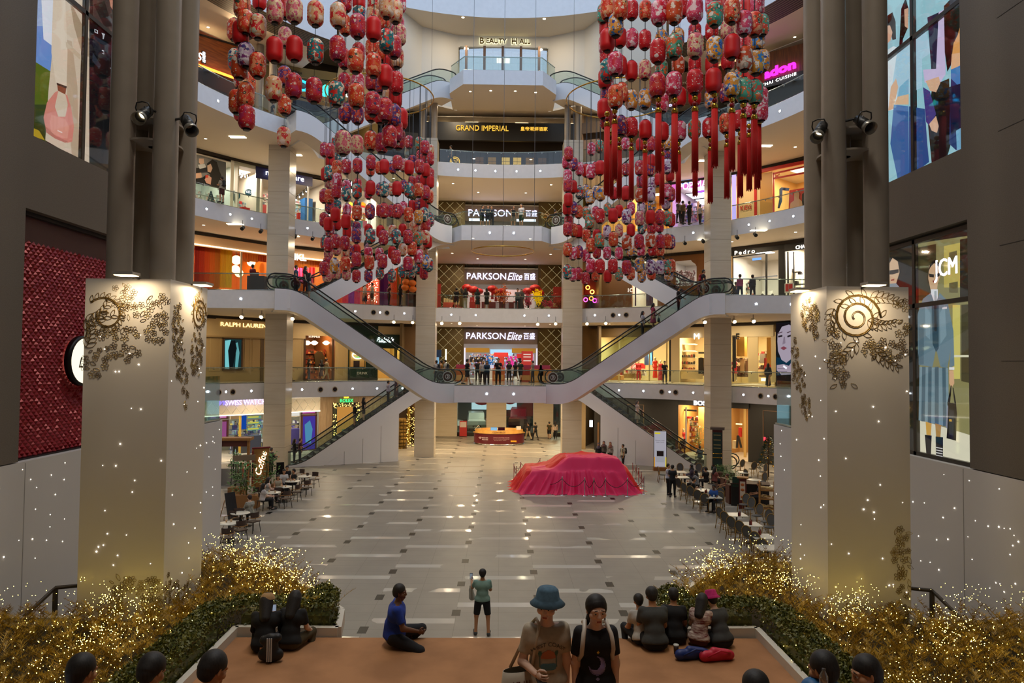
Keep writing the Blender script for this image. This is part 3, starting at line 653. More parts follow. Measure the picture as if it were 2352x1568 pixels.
display('advertisement','tall backlit poster of beige coat, pink handbag and black bag on left wall','' or -1,(13.86,19.2,11.6,20),[
 ('9FB8E0',[(75,0),(165,0),(165,200),(75,200)]),('6F97D8',[(75,60),(120,60),(122,170),(75,150)]),('E6ECF6',[(95,0),(130,0),(126,110),(100,90)]),
 ('5A6A20',[(70,135),(118,165),(118,250),(66,240)]),('39451B',[(70,240),(118,240),(108,330),(66,310)]),('B79A2A',[(68,290),(90,300),(103,322),(68,310)]),
 ('D9C6AE',[(122,0),(205,0),(205,380),(104,322),(112,200),(122,100)]),('C2AA8E',[(150,90),(165,95),(178,200),(182,370),(165,355),(155,250)]),
 ('E4D3BC',[(122,0),(150,0),(155,120),(153,198),(128,190),(118,120)]),('B09A7E',[(160,0),(205,90),(205,130),(190,130),(170,60)]),('CDB89C',[(151,95),(190,130),(194,146),(152,108)]),('A8906F',[(186,140),(194,140),(193,273),(186,270)]),
 ('8A4A33',[(131,190),(153,198),(150,217),(133,208)]),('3A2A22',[(130,190),(154,199),(152,203),(131,195)]),
 ('D98A7A',[(126,212),(134,208),(126,245),(134,268),(150,268),(156,240),(150,216),(154,218),(163,245),(170,290),(166,325),(155,328),(128,315),(106,300),(100,270),(108,235)]),('E39C8A',[(118,263),(150,274),(159,290),(155,318),(140,316),(118,305),(114,280)]),('F4D8D0',[(132,298),(143,303),(143,306),(132,301)]),('C07868',[(104,290),(128,312),(156,325),(150,328),(126,318),(106,304)]),
 ('141618',[(208,35),(328,100),(328,420),(208,395)]),('4A3E3A',[(213,0),(250,0),(262,40),(270,85),(213,50)]),('5E504A',[(250,60),(272,80),(275,160),(262,120)]),('2C2826',[(215,10),(240,2),(258,60),(240,62)]),
 ('C88A72',[(251,0),(271,0),(268,14),(262,28),(254,15)]),('D8D4EE',[(262,28),(276,8),(276,85),(268,60)]),
 ('20242C',[(216,80),(253,103),(261,128),(245,140),(222,128),(212,100)]),('2C323C',[(216,82),(253,104),(252,110),(214,90)]),('D0D4DC',[(234,114),(239,116),(239,125),(234,122)]),('20242C',[(234,117),(238,118),(238,123),(234,121)]),('C8CCD4',[(217,66),(225,70),(225,78),(217,74)]),('141618',[(219,68),(223,71),(223,75),(219,73)]),('C8CCD4',[(233,75),(241,78),(240,82),(238,90),(236,90),(236,82)]),
 ('303640',[(213,120),(232,150),(228,158),(212,140)]),('8A8E98',[(252,156),(266,152),(268,165),(262,175),(258,160)])],
 fr(13.86,19.2,11.6,20,[15.75],[15.1]),back='15171A')
display('advertisement','huge backlit poster of a group of people in denim, on the right wall',1,(13.86,19.2,11.5,20),[
 ('9ED4E0',[(2037,0),(2230,0),(2230,340),(2037,420)]),('A9DCE8',[(2037,0),(2080,0),(2078,60),(2037,60)]),
 ('E2F2F8',[(2033,118),(2052,106),(2064,110),(2060,250),(2035,256)]),('1A1614',[(2035,38),(2050,28),(2057,50),(2058,90),(2050,92),(2044,70),(2034,60)]),('E2B596',[(2033,60),(2044,58),(2050,74),(2046,92),(2036,102),(2033,100)]),
 ('161312',[(2070,20),(2080,-5),(2087,20),(2086,62),(2074,90),(2068,170),(2063,170),(2065,110)]),('DDB194',[(2077,22),(2086,18),(2086,66),(2078,60)]),
 ('B4DDF0',[(2062,110),(2086,84),(2126,66),(2140,120),(2118,135),(2118,200),(2087,216),(2062,222),(2050,190)]),('86BEDC',[(2066,200),(2087,180),(2087,216),(2062,222)]),
 ('E8BE9C',[(2058,180),(2063,200),(2052,250),(2040,254),(2046,200)]),('EBC49C',[(2062,222),(2087,216),(2087,240),(2054,240)]),
 ('3C69A8',[(2053,240),(2087,244),(2088,400),(2062,412),(2045,330)]),('2C5290',[(2088,244),(2124,250),(2130,330),(2134,372),(2110,390),(2088,402)]),('5A86C0',[(2053,240),(2087,244),(2087,256),(2052,252)]),
 ('1F2A44',[(2130,40),(2166,24),(2168,170),(2140,172),(2136,120)]),('D6C8EC',[(2156,28),(2168,22),(2172,170),(2156,196),(2124,190),(2120,160),(2150,158)]),
 ('151618',[(2142,196),(2180,180),(2184,330),(2176,360),(2140,376),(2130,270)]),('4A3E86',[(2120,200),(2136,210),(2150,262),(2136,290),(2127,280)]),('E4B896',[(2134,285),(2150,266),(2156,290),(2152,305),(2140,300)]),('E4B896',[(2126,186),(2156,176),(2160,190),(2150,212),(2136,208)]),
 ('E8A860',[(2186,30),(2224,0),(2224,118),(2186,124)]),('231813',[(2168,14),(2186,-5),(2222,0),(2212,30),(2200,80),(2190,100),(2184,150),(2176,165),(2170,120)]),('EDBB90',[(2186,124),(2224,118),(2224,144),(2184,160)]),
 ('4A86C4',[(2184,160),(2224,142),(2224,185),(2200,196),(2184,180)]),('22386E',[(2184,180),(2200,196),(2224,185),(2226,330),(2196,345),(2180,330)]),('12203C',[(2180,200),(2212,190),(2214,290),(2184,310)]),('7AB6D8',[(2196,300),(2210,292),(2212,345),(2198,350)])],
 fr(13.86,19.2,11.5,20,[15.78],[14.85]),back='8CC8DA')
R_,of=display('advertisement','tall backlit poster of person in grey jacket and pleated skirt with black bag',1,(13.72,19.2,5.02,10.05),[
 ('20201C',[(2037,560),(2096,560),(2096,1080),(2037,1080)]),('E8E4C8',[(2100,960),(2232,980),(2232,1085),(2098,1050)]),('8E8A5A',[(2100,560),(2232,540),(2232,1000),(2100,960)]),
 ('3A3820',[(2100,570),(2150,560),(2150,690),(2100,690)]),('C8B860',[(2168,565),(2215,555),(2215,660),(2168,660)]),('6A6440',[(2180,580),(2198,575),(2198,600),(2180,602)]),('6A6440',[(2180,650),(2200,646),(2200,672),(2180,672)]),
 ('2C2A1E',[(2205,550),(2230,545),(2230,690),(2205,690)]),('D8CE70',[(2188,700),(2205,700),(2205,870),(2188,870)]),('4A4630',[(2208,700),(2230,698),(2230,880),(2208,875)]),('E8E8C8',[(2190,815),(2230,815),(2230,820),(2190,820)]),
 ('3C3A2E',[(2030,596),(2036,594)]+[(2036,600)]),('E0BE9A',[(2040,610),(2050,592),(2062,600),(2066,625),(2058,652),(2044,654),(2037,640)]),('2A2622',[(2036,622),(2064,618),(2064,626),(2050,630),(2037,630)]),('9A5A4C',[(2046,642),(2054,640),(2054,644),(2046,645)]),('8FA2A8',[(2037,652),(2058,650),(2070,664),(2037,664)]),
 ('D8B48C',[(2134,610),(2146,600),(2158,612),(2160,632),(2154,650),(2152,668),(2138,668),(2132,640)]),('1C1816',[(2132,624),(2136,606),(2146,596),(2158,604),(2161,622),(2156,612),(2146,604),(2138,612)]),('33302C',[(2133,628),(2145,630),(2145,637),(2135,636)]),('33302C',[(2147,630),(2159,626),(2158,634),(2149,637)]),('8E2F2C',[(2142,644),(2152,643),(2149,649),(2143,648)]),
 ('E8ECF0',[(2138,664),(2154,664),(2154,700),(2140,700)]),('6C8894',[(2120,686),(2138,672),(2148,700),(2158,672),(2176,690),(2190,760),(2192,840),(2180,845),(2184,800),(2176,845),(2160,842),(2150,800),(2142,842),(2110,838),(2114,780),(2106,840),(2104,780),(2108,720)]),
 ('58727E',[(2110,750),(2122,740),(2122,836),(2110,838)]),('83A0AC',[(2124,700),(2138,720),(2136,780),(2126,770)]),('83A0AC',[(2158,720),(2170,700),(2174,770),(2160,790)]),('D8DCE0',[(2164,706),(2175,704),(2175,709),(2164,710)]),('34505E',[(2140,700),(2156,696),(2156,800),(2150,808),(2142,790)]),('26323A',[(2145,694),(2151,694),(2152,760),(2146,760)]),('A8B4B8',[(2146,668),(2151,668),(2152,700),(2146,700)]),
 ('7E9AA4',[(2112,842),(2178,845),(2180,980),(2110,965)]),('506A76',[(2118,842),(2126,842),(2124,968),(2116,967)]),('506A76',[(2132,842),(2140,842),(2139,972),(2131,970)]),('506A76',[(2147,842),(2156,842),(2156,976),(2147,974)]),('506A76',[(2164,844),(2172,844),(2174,979),(2166,978)]),
 ('D8A84C',[(2126,968),(2140,972),(2138,1000),(2128,998)]),('B88A40',[(2148,972),(2162,976),(2160,1004),(2150,1002)]),('1B1B1C',[(2124,998),(2140,1000),(2138,1050),(2128,1046)]),('1B1B1C',[(2149,1002),(2166,1004),(2166,1056),(2150,1052)]),
 ]+[('E8E8E4',[(2150,1026+6*i),(2165,1029+6*i),(2165,1031+6*i),(2150,1028+6*i)]) for i in range(4)]+[
 ('E0B48A',[(2180,850),(2190,850),(2192,880),(2186,890),(2180,880)]),('EDEFF0',[(2180,843),(2192,843),(2192,849),(2180,849)]),('121214',[(2176,925),(2184,885),(2186,885),(2182,925),(2192,925),(2188,890),(2190,890),(2196,925),(2198,950),(2196,1012),(2174,1006),(2177,960)]),('34383C',[(2180,940),(2192,942),(2190,1000),(2180,998)]),('D8A840',[(2180,962),(2186,963),(2186,968),(2180,967)]),('8A90A0',[(2172,980),(2176,930),(2178,932),(2176,985)])],
 fr(13.72,19.2,5.02,10.05,[15.78],[8.5],.1),back='2A2A22')
t=text('lettering','JCM',.55,EM('white_sign','F4F4FF',3),R_,ext=.01,sx=.8); t.rotation_euler=(PI/2,0,-PI/2); t.location=(-.03,15.0-of.y,9.25-of.z); t.location.y=14.7-of.y
def red_mat():
 m=bpy.data.materials.new('red_quilt'); m.use_nodes=True; nt=m.node_tree; b=nt.nodes['Principled BSDF']; b.inputs['Base Color'].default_value=lin('9A0E16'); b.inputs['Roughness'].default_value=.34; b.inputs['Metallic'].default_value=.2
 return m
rw=thing('feature_wall','glossy red wall of diamond shaped facets in a recess on the left wall','feature wall',(-9.8,16.4,5.0))
mb=MB(); S_=.155
ny=int(5.5/S_); nz=int(5.1/S_)
rnd=random.Random(4)
for i in range(ny):
 for j in range(nz*2):
  y=-2.7+S_*(i+.5*(j%2)); z=.08+j*S_*.45
  if z>5.0 or y>2.75: continue
  tx=rnd.uniform(-.012,.012); c=(.045+tx,y+rnd.uniform(-.02,.02),z+rnd.uniform(-.02,.02)); h=S_*.5; k=S_*.45
  mb.add([(0,y-h,z),(0,y,z-k),(0,y+h,z),(0,y,z+k),c],[(0,1,4),(1,2,4),(2,3,4),(3,0,4)])
mb.build('diamond_facets',red_mat(),rw); MB().box(-.05,-2.7,0,-.0,2.75,5.08).build('backing',M('dark_red','4A0A10',.5),rw)
fm=MB(); fm.box(0,-2.72,0,.12,2.78,.06); fm.box(0,-2.72,5.02,.12,2.78,5.1); fm.build('frame',m_dark,rw)
r=thing('round_sign','round white lit sign on the red wall, half hidden by the left pillar','sign',(-9.62,15.95,7.05))
mq=Matrix.Rotation(PI/2,4,'Y'); MB().lathe([(.001,0.02),(.52,.02),(.52,.0)],n=40,mat=mq,sm=False).build('face',EM('round_face','FFF6D8',1.3),r)
MB().lathe([(.52,-.12),(.58,-.1),(.58,.03),(.52,.03)],n=40,mat=mq).build('rim',m_dark,r)
tt=text('lettering','Le',.34,m_black,r,ext=.004,shear=.3); tt.rotation_euler=(PI/2,0,PI/2); tt.location=(.03,-.1,-.05)
def cm(c,kind='m',s=None):
 if not isinstance(c,str): return c
 if c[0]=='*': return EM('glow_'+c[1:]+('%g'%(s or 1.2)),c[1:],s or 1.2)
 if c=='glass': return m_glass
 return M('c_'+c,c,.5)
class Shop:
 def __init__(s,k,pa,pb,label,r=25.0,depth=5.0,inner='E8DCC4',floor='B8AC98',H=None,lamp=60,name='shopfront',lcol=WARM,A=None,B=None,interior=True,ceil=None):
  s.k=k; z=LV[k]; s.z=z; A=A or ringpt(pa,r); B=B or ringpt(pb,r); s.A=Vector((A[0],A[1],z)); B=Vector((B[0],B[1],z)); d=B-s.A; s.W=d.length; a=math.atan2(d.y,d.x)
  s.H=H or (4.55 if k<4 else 6.1); s.root=thing(name,label,'shop front',s.A,a); s.mw=Matrix.Translation(s.A)@Matrix.Rotation(a,4,'Z'); s.inv=s.mw.inverted(); s.depth=depth; s.a=a
  if interior:
   D=depth; b=MB()
   b.box(0,D,0,s.W,D+.1,s.H); b.box(-.05,0.02,0,.0,D,s.H); b.box(s.W,0.02,0,s.W+.05,D,s.H); b.build('interior_walls',cm(inner),s.root)
   MB().box(0,0,-.01,s.W,D,.015).build('shop_floor',cm(floor),s.root); MB().box(0,0.03,s.H-.35,s.W,D,s.H-.3).build('shop_ceiling',cm(ceil or 'D8D0C4'),s.root)
   if lamp:
    nl=max(1,int(s.W/4))
    for i in range(nl):
     u=s.W*(i+.5)/nl; MB().box(u-.55,1.2,s.H-.38,u+.55,2.2,s.H-.355).build('ceiling_panel',EM('panel_%g%g'%(lcol[2],lamp),'FFFFFF' if lcol[2]>.8 else 'FFDFAE',4),s.root)
     light('ceiling_lamp','AREA',(u,1.7,s.H-.42),lamp/nl*1.6,lcol,(1.0,.9),(0,0,0),s.root)
 def ray(s,px,py,v=0.0):
  o=s.inv@Vector((0,0,CAMZ)); d=s.inv.to_3x3()@(RC@Vector(((px-CX)/F_PX,-(py-CY)/F_PX,-1))); t=(v-o.y)/d.y; p=o+d*t; return p
 def R(s,x0,y0,x1,y1,c,v=0.0,t=.06,name='panel',em=None,clampw=True):
  p=s.ray(x0,(y0+y1)/2,v); q=s.ray(x1,(y0+y1)/2,v); xm=(x0+x1)/2; wt=s.ray(xm,y0,v).z; wb=s.ray(xm,y1,v).z
  if clampw: wb=max(wb,0.0); wt=min(wt,s.H)
  return MB().box(p.x,v,wb,q.x,v+t,wt).build(name,cm(c,s=em),s.root)
 def P(s,pts,c,v=0.0,t=.03,name='panel',em=None):
  P_=[s.ray(x,y,v) for x,y in pts]; mb=MB(); mb.poly([(p.x,v,p.z) for p in P_]); n=len(P_)
  mb.add([(p.x,v,p.z) for p in P_]+[(p.x,v+t,p.z) for p in P_],[(i,(i+1)%n,(i+1)%n+n,i+n) for i in range(n)]); return mb.build(name,cm(c,s=em),s.root)
 def F(s,x0,y0,x1,y1,w_,c,v=0.0,t=.08,name='frame'):
  p=s.ray(x0,(y0+y1)/2,v); q=s.ray(x1,(y0+y1)/2,v); xm=(x0+x1)/2; wt=min(s.ray(xm,y0,v).z,s.H); wb=max(0,s.ray(xm,y1,v).z); m=MB()
  m.box(p.x,v,wb,p.x+w_,v+t,wt); m.box(q.x-w_,v,wb,q.x,v+t,wt); m.box(p.x,v,wt-w_,q.x,v+t,wt); m.box(p.x,v,wb,q.x,v+t,wb+w_*.6); return m.build(name,cm(c),s.root)
 def T(s,st,px,py,hpx,c,em=3,v=-.08,wpx=None,name='lettering',shear=0,ext=.02,sp=1,bold=0,rz=0):
  p=s.ray(px,py,v); dist=(s.mw@p-Vector((0,0,CAMZ))).y; size=hpx*dist/F_PX/.72
  o=text(name,st,size,cm(c,s=em),s.root,loc=(p.x,v,p.z),ext=ext,shear=shear,spacing=sp,bold=bold)
  if rz: o.rotation_euler=(PI/2,rz,0)
  if wpx:
   q0=s.ray(px-wpx/2,py,v).x; q1=s.ray(px+wpx/2,py,v).x; wd=max(o.dimensions.x,1e-3) if False else (max(x.co.x for x in o.data.vertices)-min(x.co.x for x in o.data.vertices)); o.scale=((q1-q0)/wd,1,1)
  return o
 def G(s,x0,y0,x1,y1,v,n,pal,sz=.16,em=0,seed=1,rows=0):
  rnd=random.Random(seed); m=MB(); a=s.ray(x0,y0,v); b=s.ray(x1,y1,v); lo=max(b.z,.02)
  for i in range(n):
   x=rnd.uniform(a.x,b.x); z=(lo+(a.z-lo)*rnd.randrange(rows)/rows) if rows else rnd.uniform(lo,a.z); w=sz*rnd.uniform(.4,1); h=sz*rnd.uniform(.5,1.6)
   m.box(x,v,z,x+w,v+.15,z+h,rnd.randrange(len(pal)))
  if rows:
   for r_ in range(rows): z=lo+(a.z-lo)*r_/rows; m.box(a.x,v,z-.03,b.x,v+.3,z,0)
  m.build('merchandise',[cm(c,s=em or None) for c in pal],s.root)['kind']='stuff'
 def wpos(s,px,v,w=0): p=s.ray(px,CY,v); return s.mw@Vector((p.x,v,w))
 def lampglow(s,px,v,w,e,col=WARM,size=.3): p=s.ray(px,CY,v); return light('ceiling_lamp','POINT',(p.x,v,w),e,col,size,parent=s.root)
BK='141312'
for k in (0,1,2,3):
 for a0,a1,nm in ((R(107),R(192),'left'),(R(-12),R(73),'right')):
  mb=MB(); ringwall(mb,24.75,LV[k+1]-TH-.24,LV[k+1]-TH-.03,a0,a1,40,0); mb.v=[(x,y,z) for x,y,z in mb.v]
  o=mb.build('trim_%d'%(k*2+(nm=='right')+1),M('painted_gap_shade','241B12',.8)); struct(o,'dark painted band for the shaded gap between ceiling and shop fronts, %s side'%nm)  # dark strip stands in for the shade of the gap under the ceiling
s=Shop(3,432,540,'white framed shop window with a large grey family photo',inner='DCE4DA',lamp=90,lcol=(1,.92,.8))
s.R(446,345,535,352,'D8D4C0',name='header'); s.R(530,345,537,480,'E8E4D4',name='frame'); 
ph=[('8A8C8E',[(448,352),(519,366),(519,435),(448,420)]),('5E6264',[(490,360),(519,366),(519,435),(500,430)]),('20201F',[(476,375),(488,366),(498,372),(505,395),(516,420),(518,434),(486,428),(482,400),(474,392)]),('D8B8A4',[(476,380),(484,376),(488,386),(484,396),(477,394)]),('24272E',[(456,382),(474,380),(476,394),(460,396)]),('D8B8A4',[(457,364),(468,364),(469,374),(463,379),(457,374)]),('C4C8CC',[(455,378),(470,376),(474,384),(458,388)]),('D0A890',[(449,398),(462,396),(464,406),(456,412),(449,410)]),('1C1B1A',[(448,385),(458,386),(460,396),(449,398)]),('141516',[(449,410),(464,408),(478,400),(486,410),(484,428),(449,421)]),('D8A898',[(470,412),(478,402),(486,408),(484,424),(474,420)]),('D05040',[(472,402),(478,402),(478,408),(472,408)])]
s.G(446,432,530,470,1.8,60,['C8D0C8','E8E4D8','A8B8B0','D8B8A8'],rows=2,seed=6)
for i,(c,p) in enumerate(ph): s.P(p,c,v=.30-.02*i,t=.015,name='photo_print')
s=Shop(3,540,596,'white shop with black track lamps and a round teal hanging sign',inner='DDD4C4',lamp=110,lcol=(1,.9,.75))
s.R(537,366,594,384,'C8C8B4',name='header'); s.R(590,372,597,500,'A8ACA4',name='frame')
o=s.P([(540+ (12*math.cos(t)),449+12*math.sin(t)) for t in [i*.45 for i in range(14)]],'1E6478',v=.5,name='round_sign'); s.P([(571+8*math.cos(t),442+8*math.sin(t)) for t in [i*.45 for i in range(14)]],'1E6478',v=.48,name='round_sign')
s.T('make a',551,443,5,'FFFFFF',v=.42,em=1); s.T('603',572,441,7,'*FFFFFF',v=.4,em=1)
s.G(541,462,590,484,2.5,60,['D8D8D4','3A6AA0','E8D8C8','C83838','8AB0B8'],rows=3)
s.R(565,455,580,480,'1E4A8A',v=3,name='display_stand'); s.R(556,476,574,483,'C01818',v=1.5,t=.4,name='display_stand')
def track(s,pts,v,n=4):
 P_=[s.ray(x,y,v) for x,y in pts]; m=MB()
 for a,b in zip(P_[:-1],P_[1:]): m.bar(a,b,.05)
 for i in range(n):
  f=(i+.5)/n; q=P_[0].lerp(P_[-1],f); m.cyl(q,q+Vector((0,-.08,-.22)),.06,n=8)
 m.build('track_lights',m_dark,s.root); l=MB()
 for i in range(n): q=P_[0].lerp(P_[-1],(i+.5)/n)+Vector((0,-.085,-.24)); l.sph(q,.05,n=6,m=4)
 l.build('lamp_bulbs',m_bulb,s.root)
track(s,[(536,420),(556,396)],1.5,3); track(s,[(552,396),(572,402)],1.6,3)
s=Shop(3,596,745,'baby goods shop with navy sign board above wide glass windows',inner='E4D8C4',lamp=150,lcol=(1,.9,.75))
s.R(590,382,718,408,'161C5C',v=-.1,t=.15,name='signboard',clampw=False).name='signboard'
s.P([(588,381),(718,405),(718,428),(588,408)],'141A58',v=-.12,t=.1,name='signboard')
t=s.T('mothercare',655,404,13,'*FFFFFF',v=-.26,em=3,wpx=88)
for px in (619,706): s.R(px,420,px+3,520,'C8C8C8',v=.0,t=.06,name='mullion')
s.R(700,455,718,506,'1E5A94',v=2.0,t=1,name='partition'); s.R(718,442,738,508,'2A6AA0',v=3.0,t=.1,name='partition')
s.R(685,488,690,503,'C81818',v=1.0,t=.3,name='display_stand'); track(s,[(668,462),(706,430)],1.5,5); s.R(603,470,612,490,'B03030',v=2.4,t=.4,name='display_stand')
s.G(600,440,612,495,2.6,60,['D8C8B8','C84848','E8E0D0','6A90B0'],rows=5); s.G(668,455,700,508,2.8,160,['E8E0D8','D86A7A','7AA8C8','F0D8A0','A8C8A0'],rows=5,seed=2)
s.R(745,485,760,510,'D8D0D8',v=2.2,t=.4,name='display_stand')
s=Shop(3,745,862,'bright shop with dark green sign and yellow snack signs on the back wall',inner='F0E8DC',lamp=170,lcol=(1,.95,.88))
s.P([(775,408),(862,424),(862,440),(775,430)],'123A22',v=-.1,t=.12,name='signboard'); s.T('TH',800,421,10,'*E8F0FF',em=3,v=-.24); s.R(775,410,783,512,'8E6A30',name='pilaster')
for px in (805,833,861): s.P([(px-7,468),(px,463),(px+7,468),(px+6,476),(px-6,476)],'E8A818',v=3,name='wall_sign',em=1); s.R(px-5,472,px+5,476,'C8281C',v=2.95,name='wall_sign')
s.G(783,480,862,515,3.1,130,['E8B040','C83020','F0E0C8','8A5A30'],rows=3,seed=3)
s.R(828,495,862,520,'E8B860',v=3.2,name='counter'); s.R(803,506,812,520,'1E2A28',v=.6,t=.2,name='poster'); s.P([(822,507),(833,507),(833,522),(822,522)],'4A9AB0',v=.5,name='poster'); s.P([(834,507),(843,507),(843,523),(834,523)],'D86A8A',v=.5,name='poster')
s=Shop(3,862,965,'shop front with dim beige windows behind the lantern spiral on the left',inner='C8B498',lamp=60)
s.R(870,440,960,452,'5A4A38',name='signboard'); s.R(900,450,904,530,'6A5A48',name='mullion'); s.P([(888,500),(902,500),(902,520),(888,520)],'8A8078',v=.4,name='poster')
s=Shop(3,1335,1450,'gold lit shop front behind the lantern spiral on the right',inner='D8A850',lamp=150)
s.R(1340,435,1448,448,'B89458',name='signboard'); 
for px in (1365,1395,1425): s.R(px,450,px+4,535,'E8C878',name='pilaster')
s=Shop(3,1450,1540,'gold panelled shop with tall glowing strips and a dark doorway',inner='D8A040',lamp=170)
s.R(1452,432,1538,445,'C89C50',name='signboard')
for px in (1462,1490,1520): s.R(px,448,px+3,525,'*FFE0A0',em=2,name='light_strip')
s.R(1472,470,1486,525,'2A2420',v=.8,name='doorway')
s=Shop(3,1540,1660,'toy shop with pink lit facade and black ceiling light frames',inner='E8D8E8',lamp=170,lcol=(1,.88,.92))
s.P([(1543,405),(1660,388),(1660,420),(1543,437)],'*E070C8',v=-.1,t=.12,em=1.1,name='signboard'); s.P([(1562,402),(1585,398),(1585,420),(1562,425)],'*78A8F0',v=-.13,t=.02,em=1,name='signboard'); s.R(1545,430,1556,520,'*E8A8E8',em=1.0,name='light_strip')
s.T('POP MART',1602,424,17,'*FFE8FF',em=3.5,v=-.3,wpx=88)
def frm(s,a,b,c,d,v):
 P_=[s.ray(*q,v+o) for q,o in ((a,0),(b,0),(c,2),(d,2))]; m=MB()
 for i in range(4): m.bar(P_[i],P_[(i+1)%4],.06)
 m.build('light_frame',m_dark,s.root); MB().poly([p+Vector((0,0,-.03)) for p in P_]).build('light_sheet',EM('cool_sheet','F0ECFF',4),s.root)
frm(s,(1575,445),(1640,438),(1640,450),(1592,456),.8); frm(s,(1596,458),(1640,452),(1640,464),(1612,470),1.0)
s.G(1557,470,1598,508,1.9,150,['E8C8E0','A060D0','F0E0F0','60A8E0','E07090'],rows=5,seed=4); s.G(1610,470,1650,506,2.6,110,['E8D8E8','C070C0','F0D0A0','7090D0'],rows=4,seed=5)
s.R(1592,436,1640,440,'*9048F0',v=.4,em=2.5,name='light_strip'); s.R(1554,475,1600,508,'5A5046',v=2,name='display_wall'); s.R(1601,462,1606,504,'A87C50',v=1.6,name='display_stand')
s=Shop(3,1660,1745,'cream shop corner with lilac light strip and red kids lettering',inner='E4C088',lamp=120)
s.R(1681,398,1690,506,'*C8B0F8',em=1.3,v=-.1,name='light_strip'); s.R(1692,392,1746,500,'E2C493',v=-.04,name='panel'); s.R(1693,395,1696,500,'A01C18',v=-.08,name='frame')
s.T('KIDS',1713,477,11,'C02020',v=-.12,wpx=25)
s=Shop(3,1745,1880,'childrens shop with red truss frame above glass and a red portrait poster',inner='E8C88A',lamp=190)
s.P([(1733,391),(1868,364),(1868,371),(1733,399)],'C01C18',v=-.25,t=.15,name='truss_frame'); s.R(1736,398,1774,498,'C08E48',v=-.03,name='panel'); s.R(1732,396,1738,500,'C01C18',v=-.1,name='frame')
s.P([(1775,397),(1868,376),(1868,380),(1775,401)],'C01C18',v=-.2,name='truss_frame'); s.P([(1775,408),(1868,391),(1868,395),(1775,412)],'C01C18',v=-.2,name='truss_frame'); s.R(1775,396,1778,495,'C01C18',v=-.2,name='frame')
for x in (1779,1850): s.P([(x,400),(x+12,407),(x+12,409),(x,402)],'C01C18',v=-.2,name='truss_frame'); s.P([(x,407),(x+12,398),(x+12,400),(x,409)],'C01C18',v=-.2,name='truss_frame')
s.P([(1813,437),(1866,428),(1866,474),(1811,486)],'C4241C',v=.5,name='poster'); s.P([(1824,444),(1830,436),(1836,444),(1835,456),(1844,464),(1844,480),(1812,484),(1816,466),(1824,460)],'D8A888',v=.46,name='poster'); s.P([(1842,446),(1852,438),(1858,448),(1860,475),(1844,478),(1842,462)],'1A1A22',v=.44,name='poster')
s.P([(1795,430),(1813,432),(1811,438),(1797,437),(1796,462),(1790,478),(1786,478),(1790,456),(1790,434)],'3A6AA8',v=.42,name='decor')
oc=['A8261A','B8401A','C85A18','D89018','E0A818','E0A018','D87818','D86428','D84A30','E05A40','D87038','D88020']
def curtains(s,x0,x1,y0,y1,cols,v=.5,em=None,nm='curtain'):
 n=len(cols)
 for i,c in enumerate(cols):
  a=x0+(x1-x0)*i/n; b=x0+(x1-x0)*(i+1)/n; p=s.ray(a,(y0+y1)/2,v); q=s.ray(b,(y0+y1)/2,v); wt=min(s.ray(a,y0,v).z,s.H-.1); wb=max(0,s.ray(a,y1,v).z); m=MB(); k=10
  P_=[(p.x+(q.x-p.x)*j/k,v+.06*math.sin(j*PI)+(.05 if j%2 else 0)) for j in range(k+1)]
  for a_,b_ in zip(P_[:-1],P_[1:]): m.add([(a_[0],a_[1],wb),(b_[0],b_[1],wb),(b_[0],b_[1],wt),(a_[0],a_[1],wt)],[(0,1,2,3)])
  m.build(nm,cm(c),s.root)
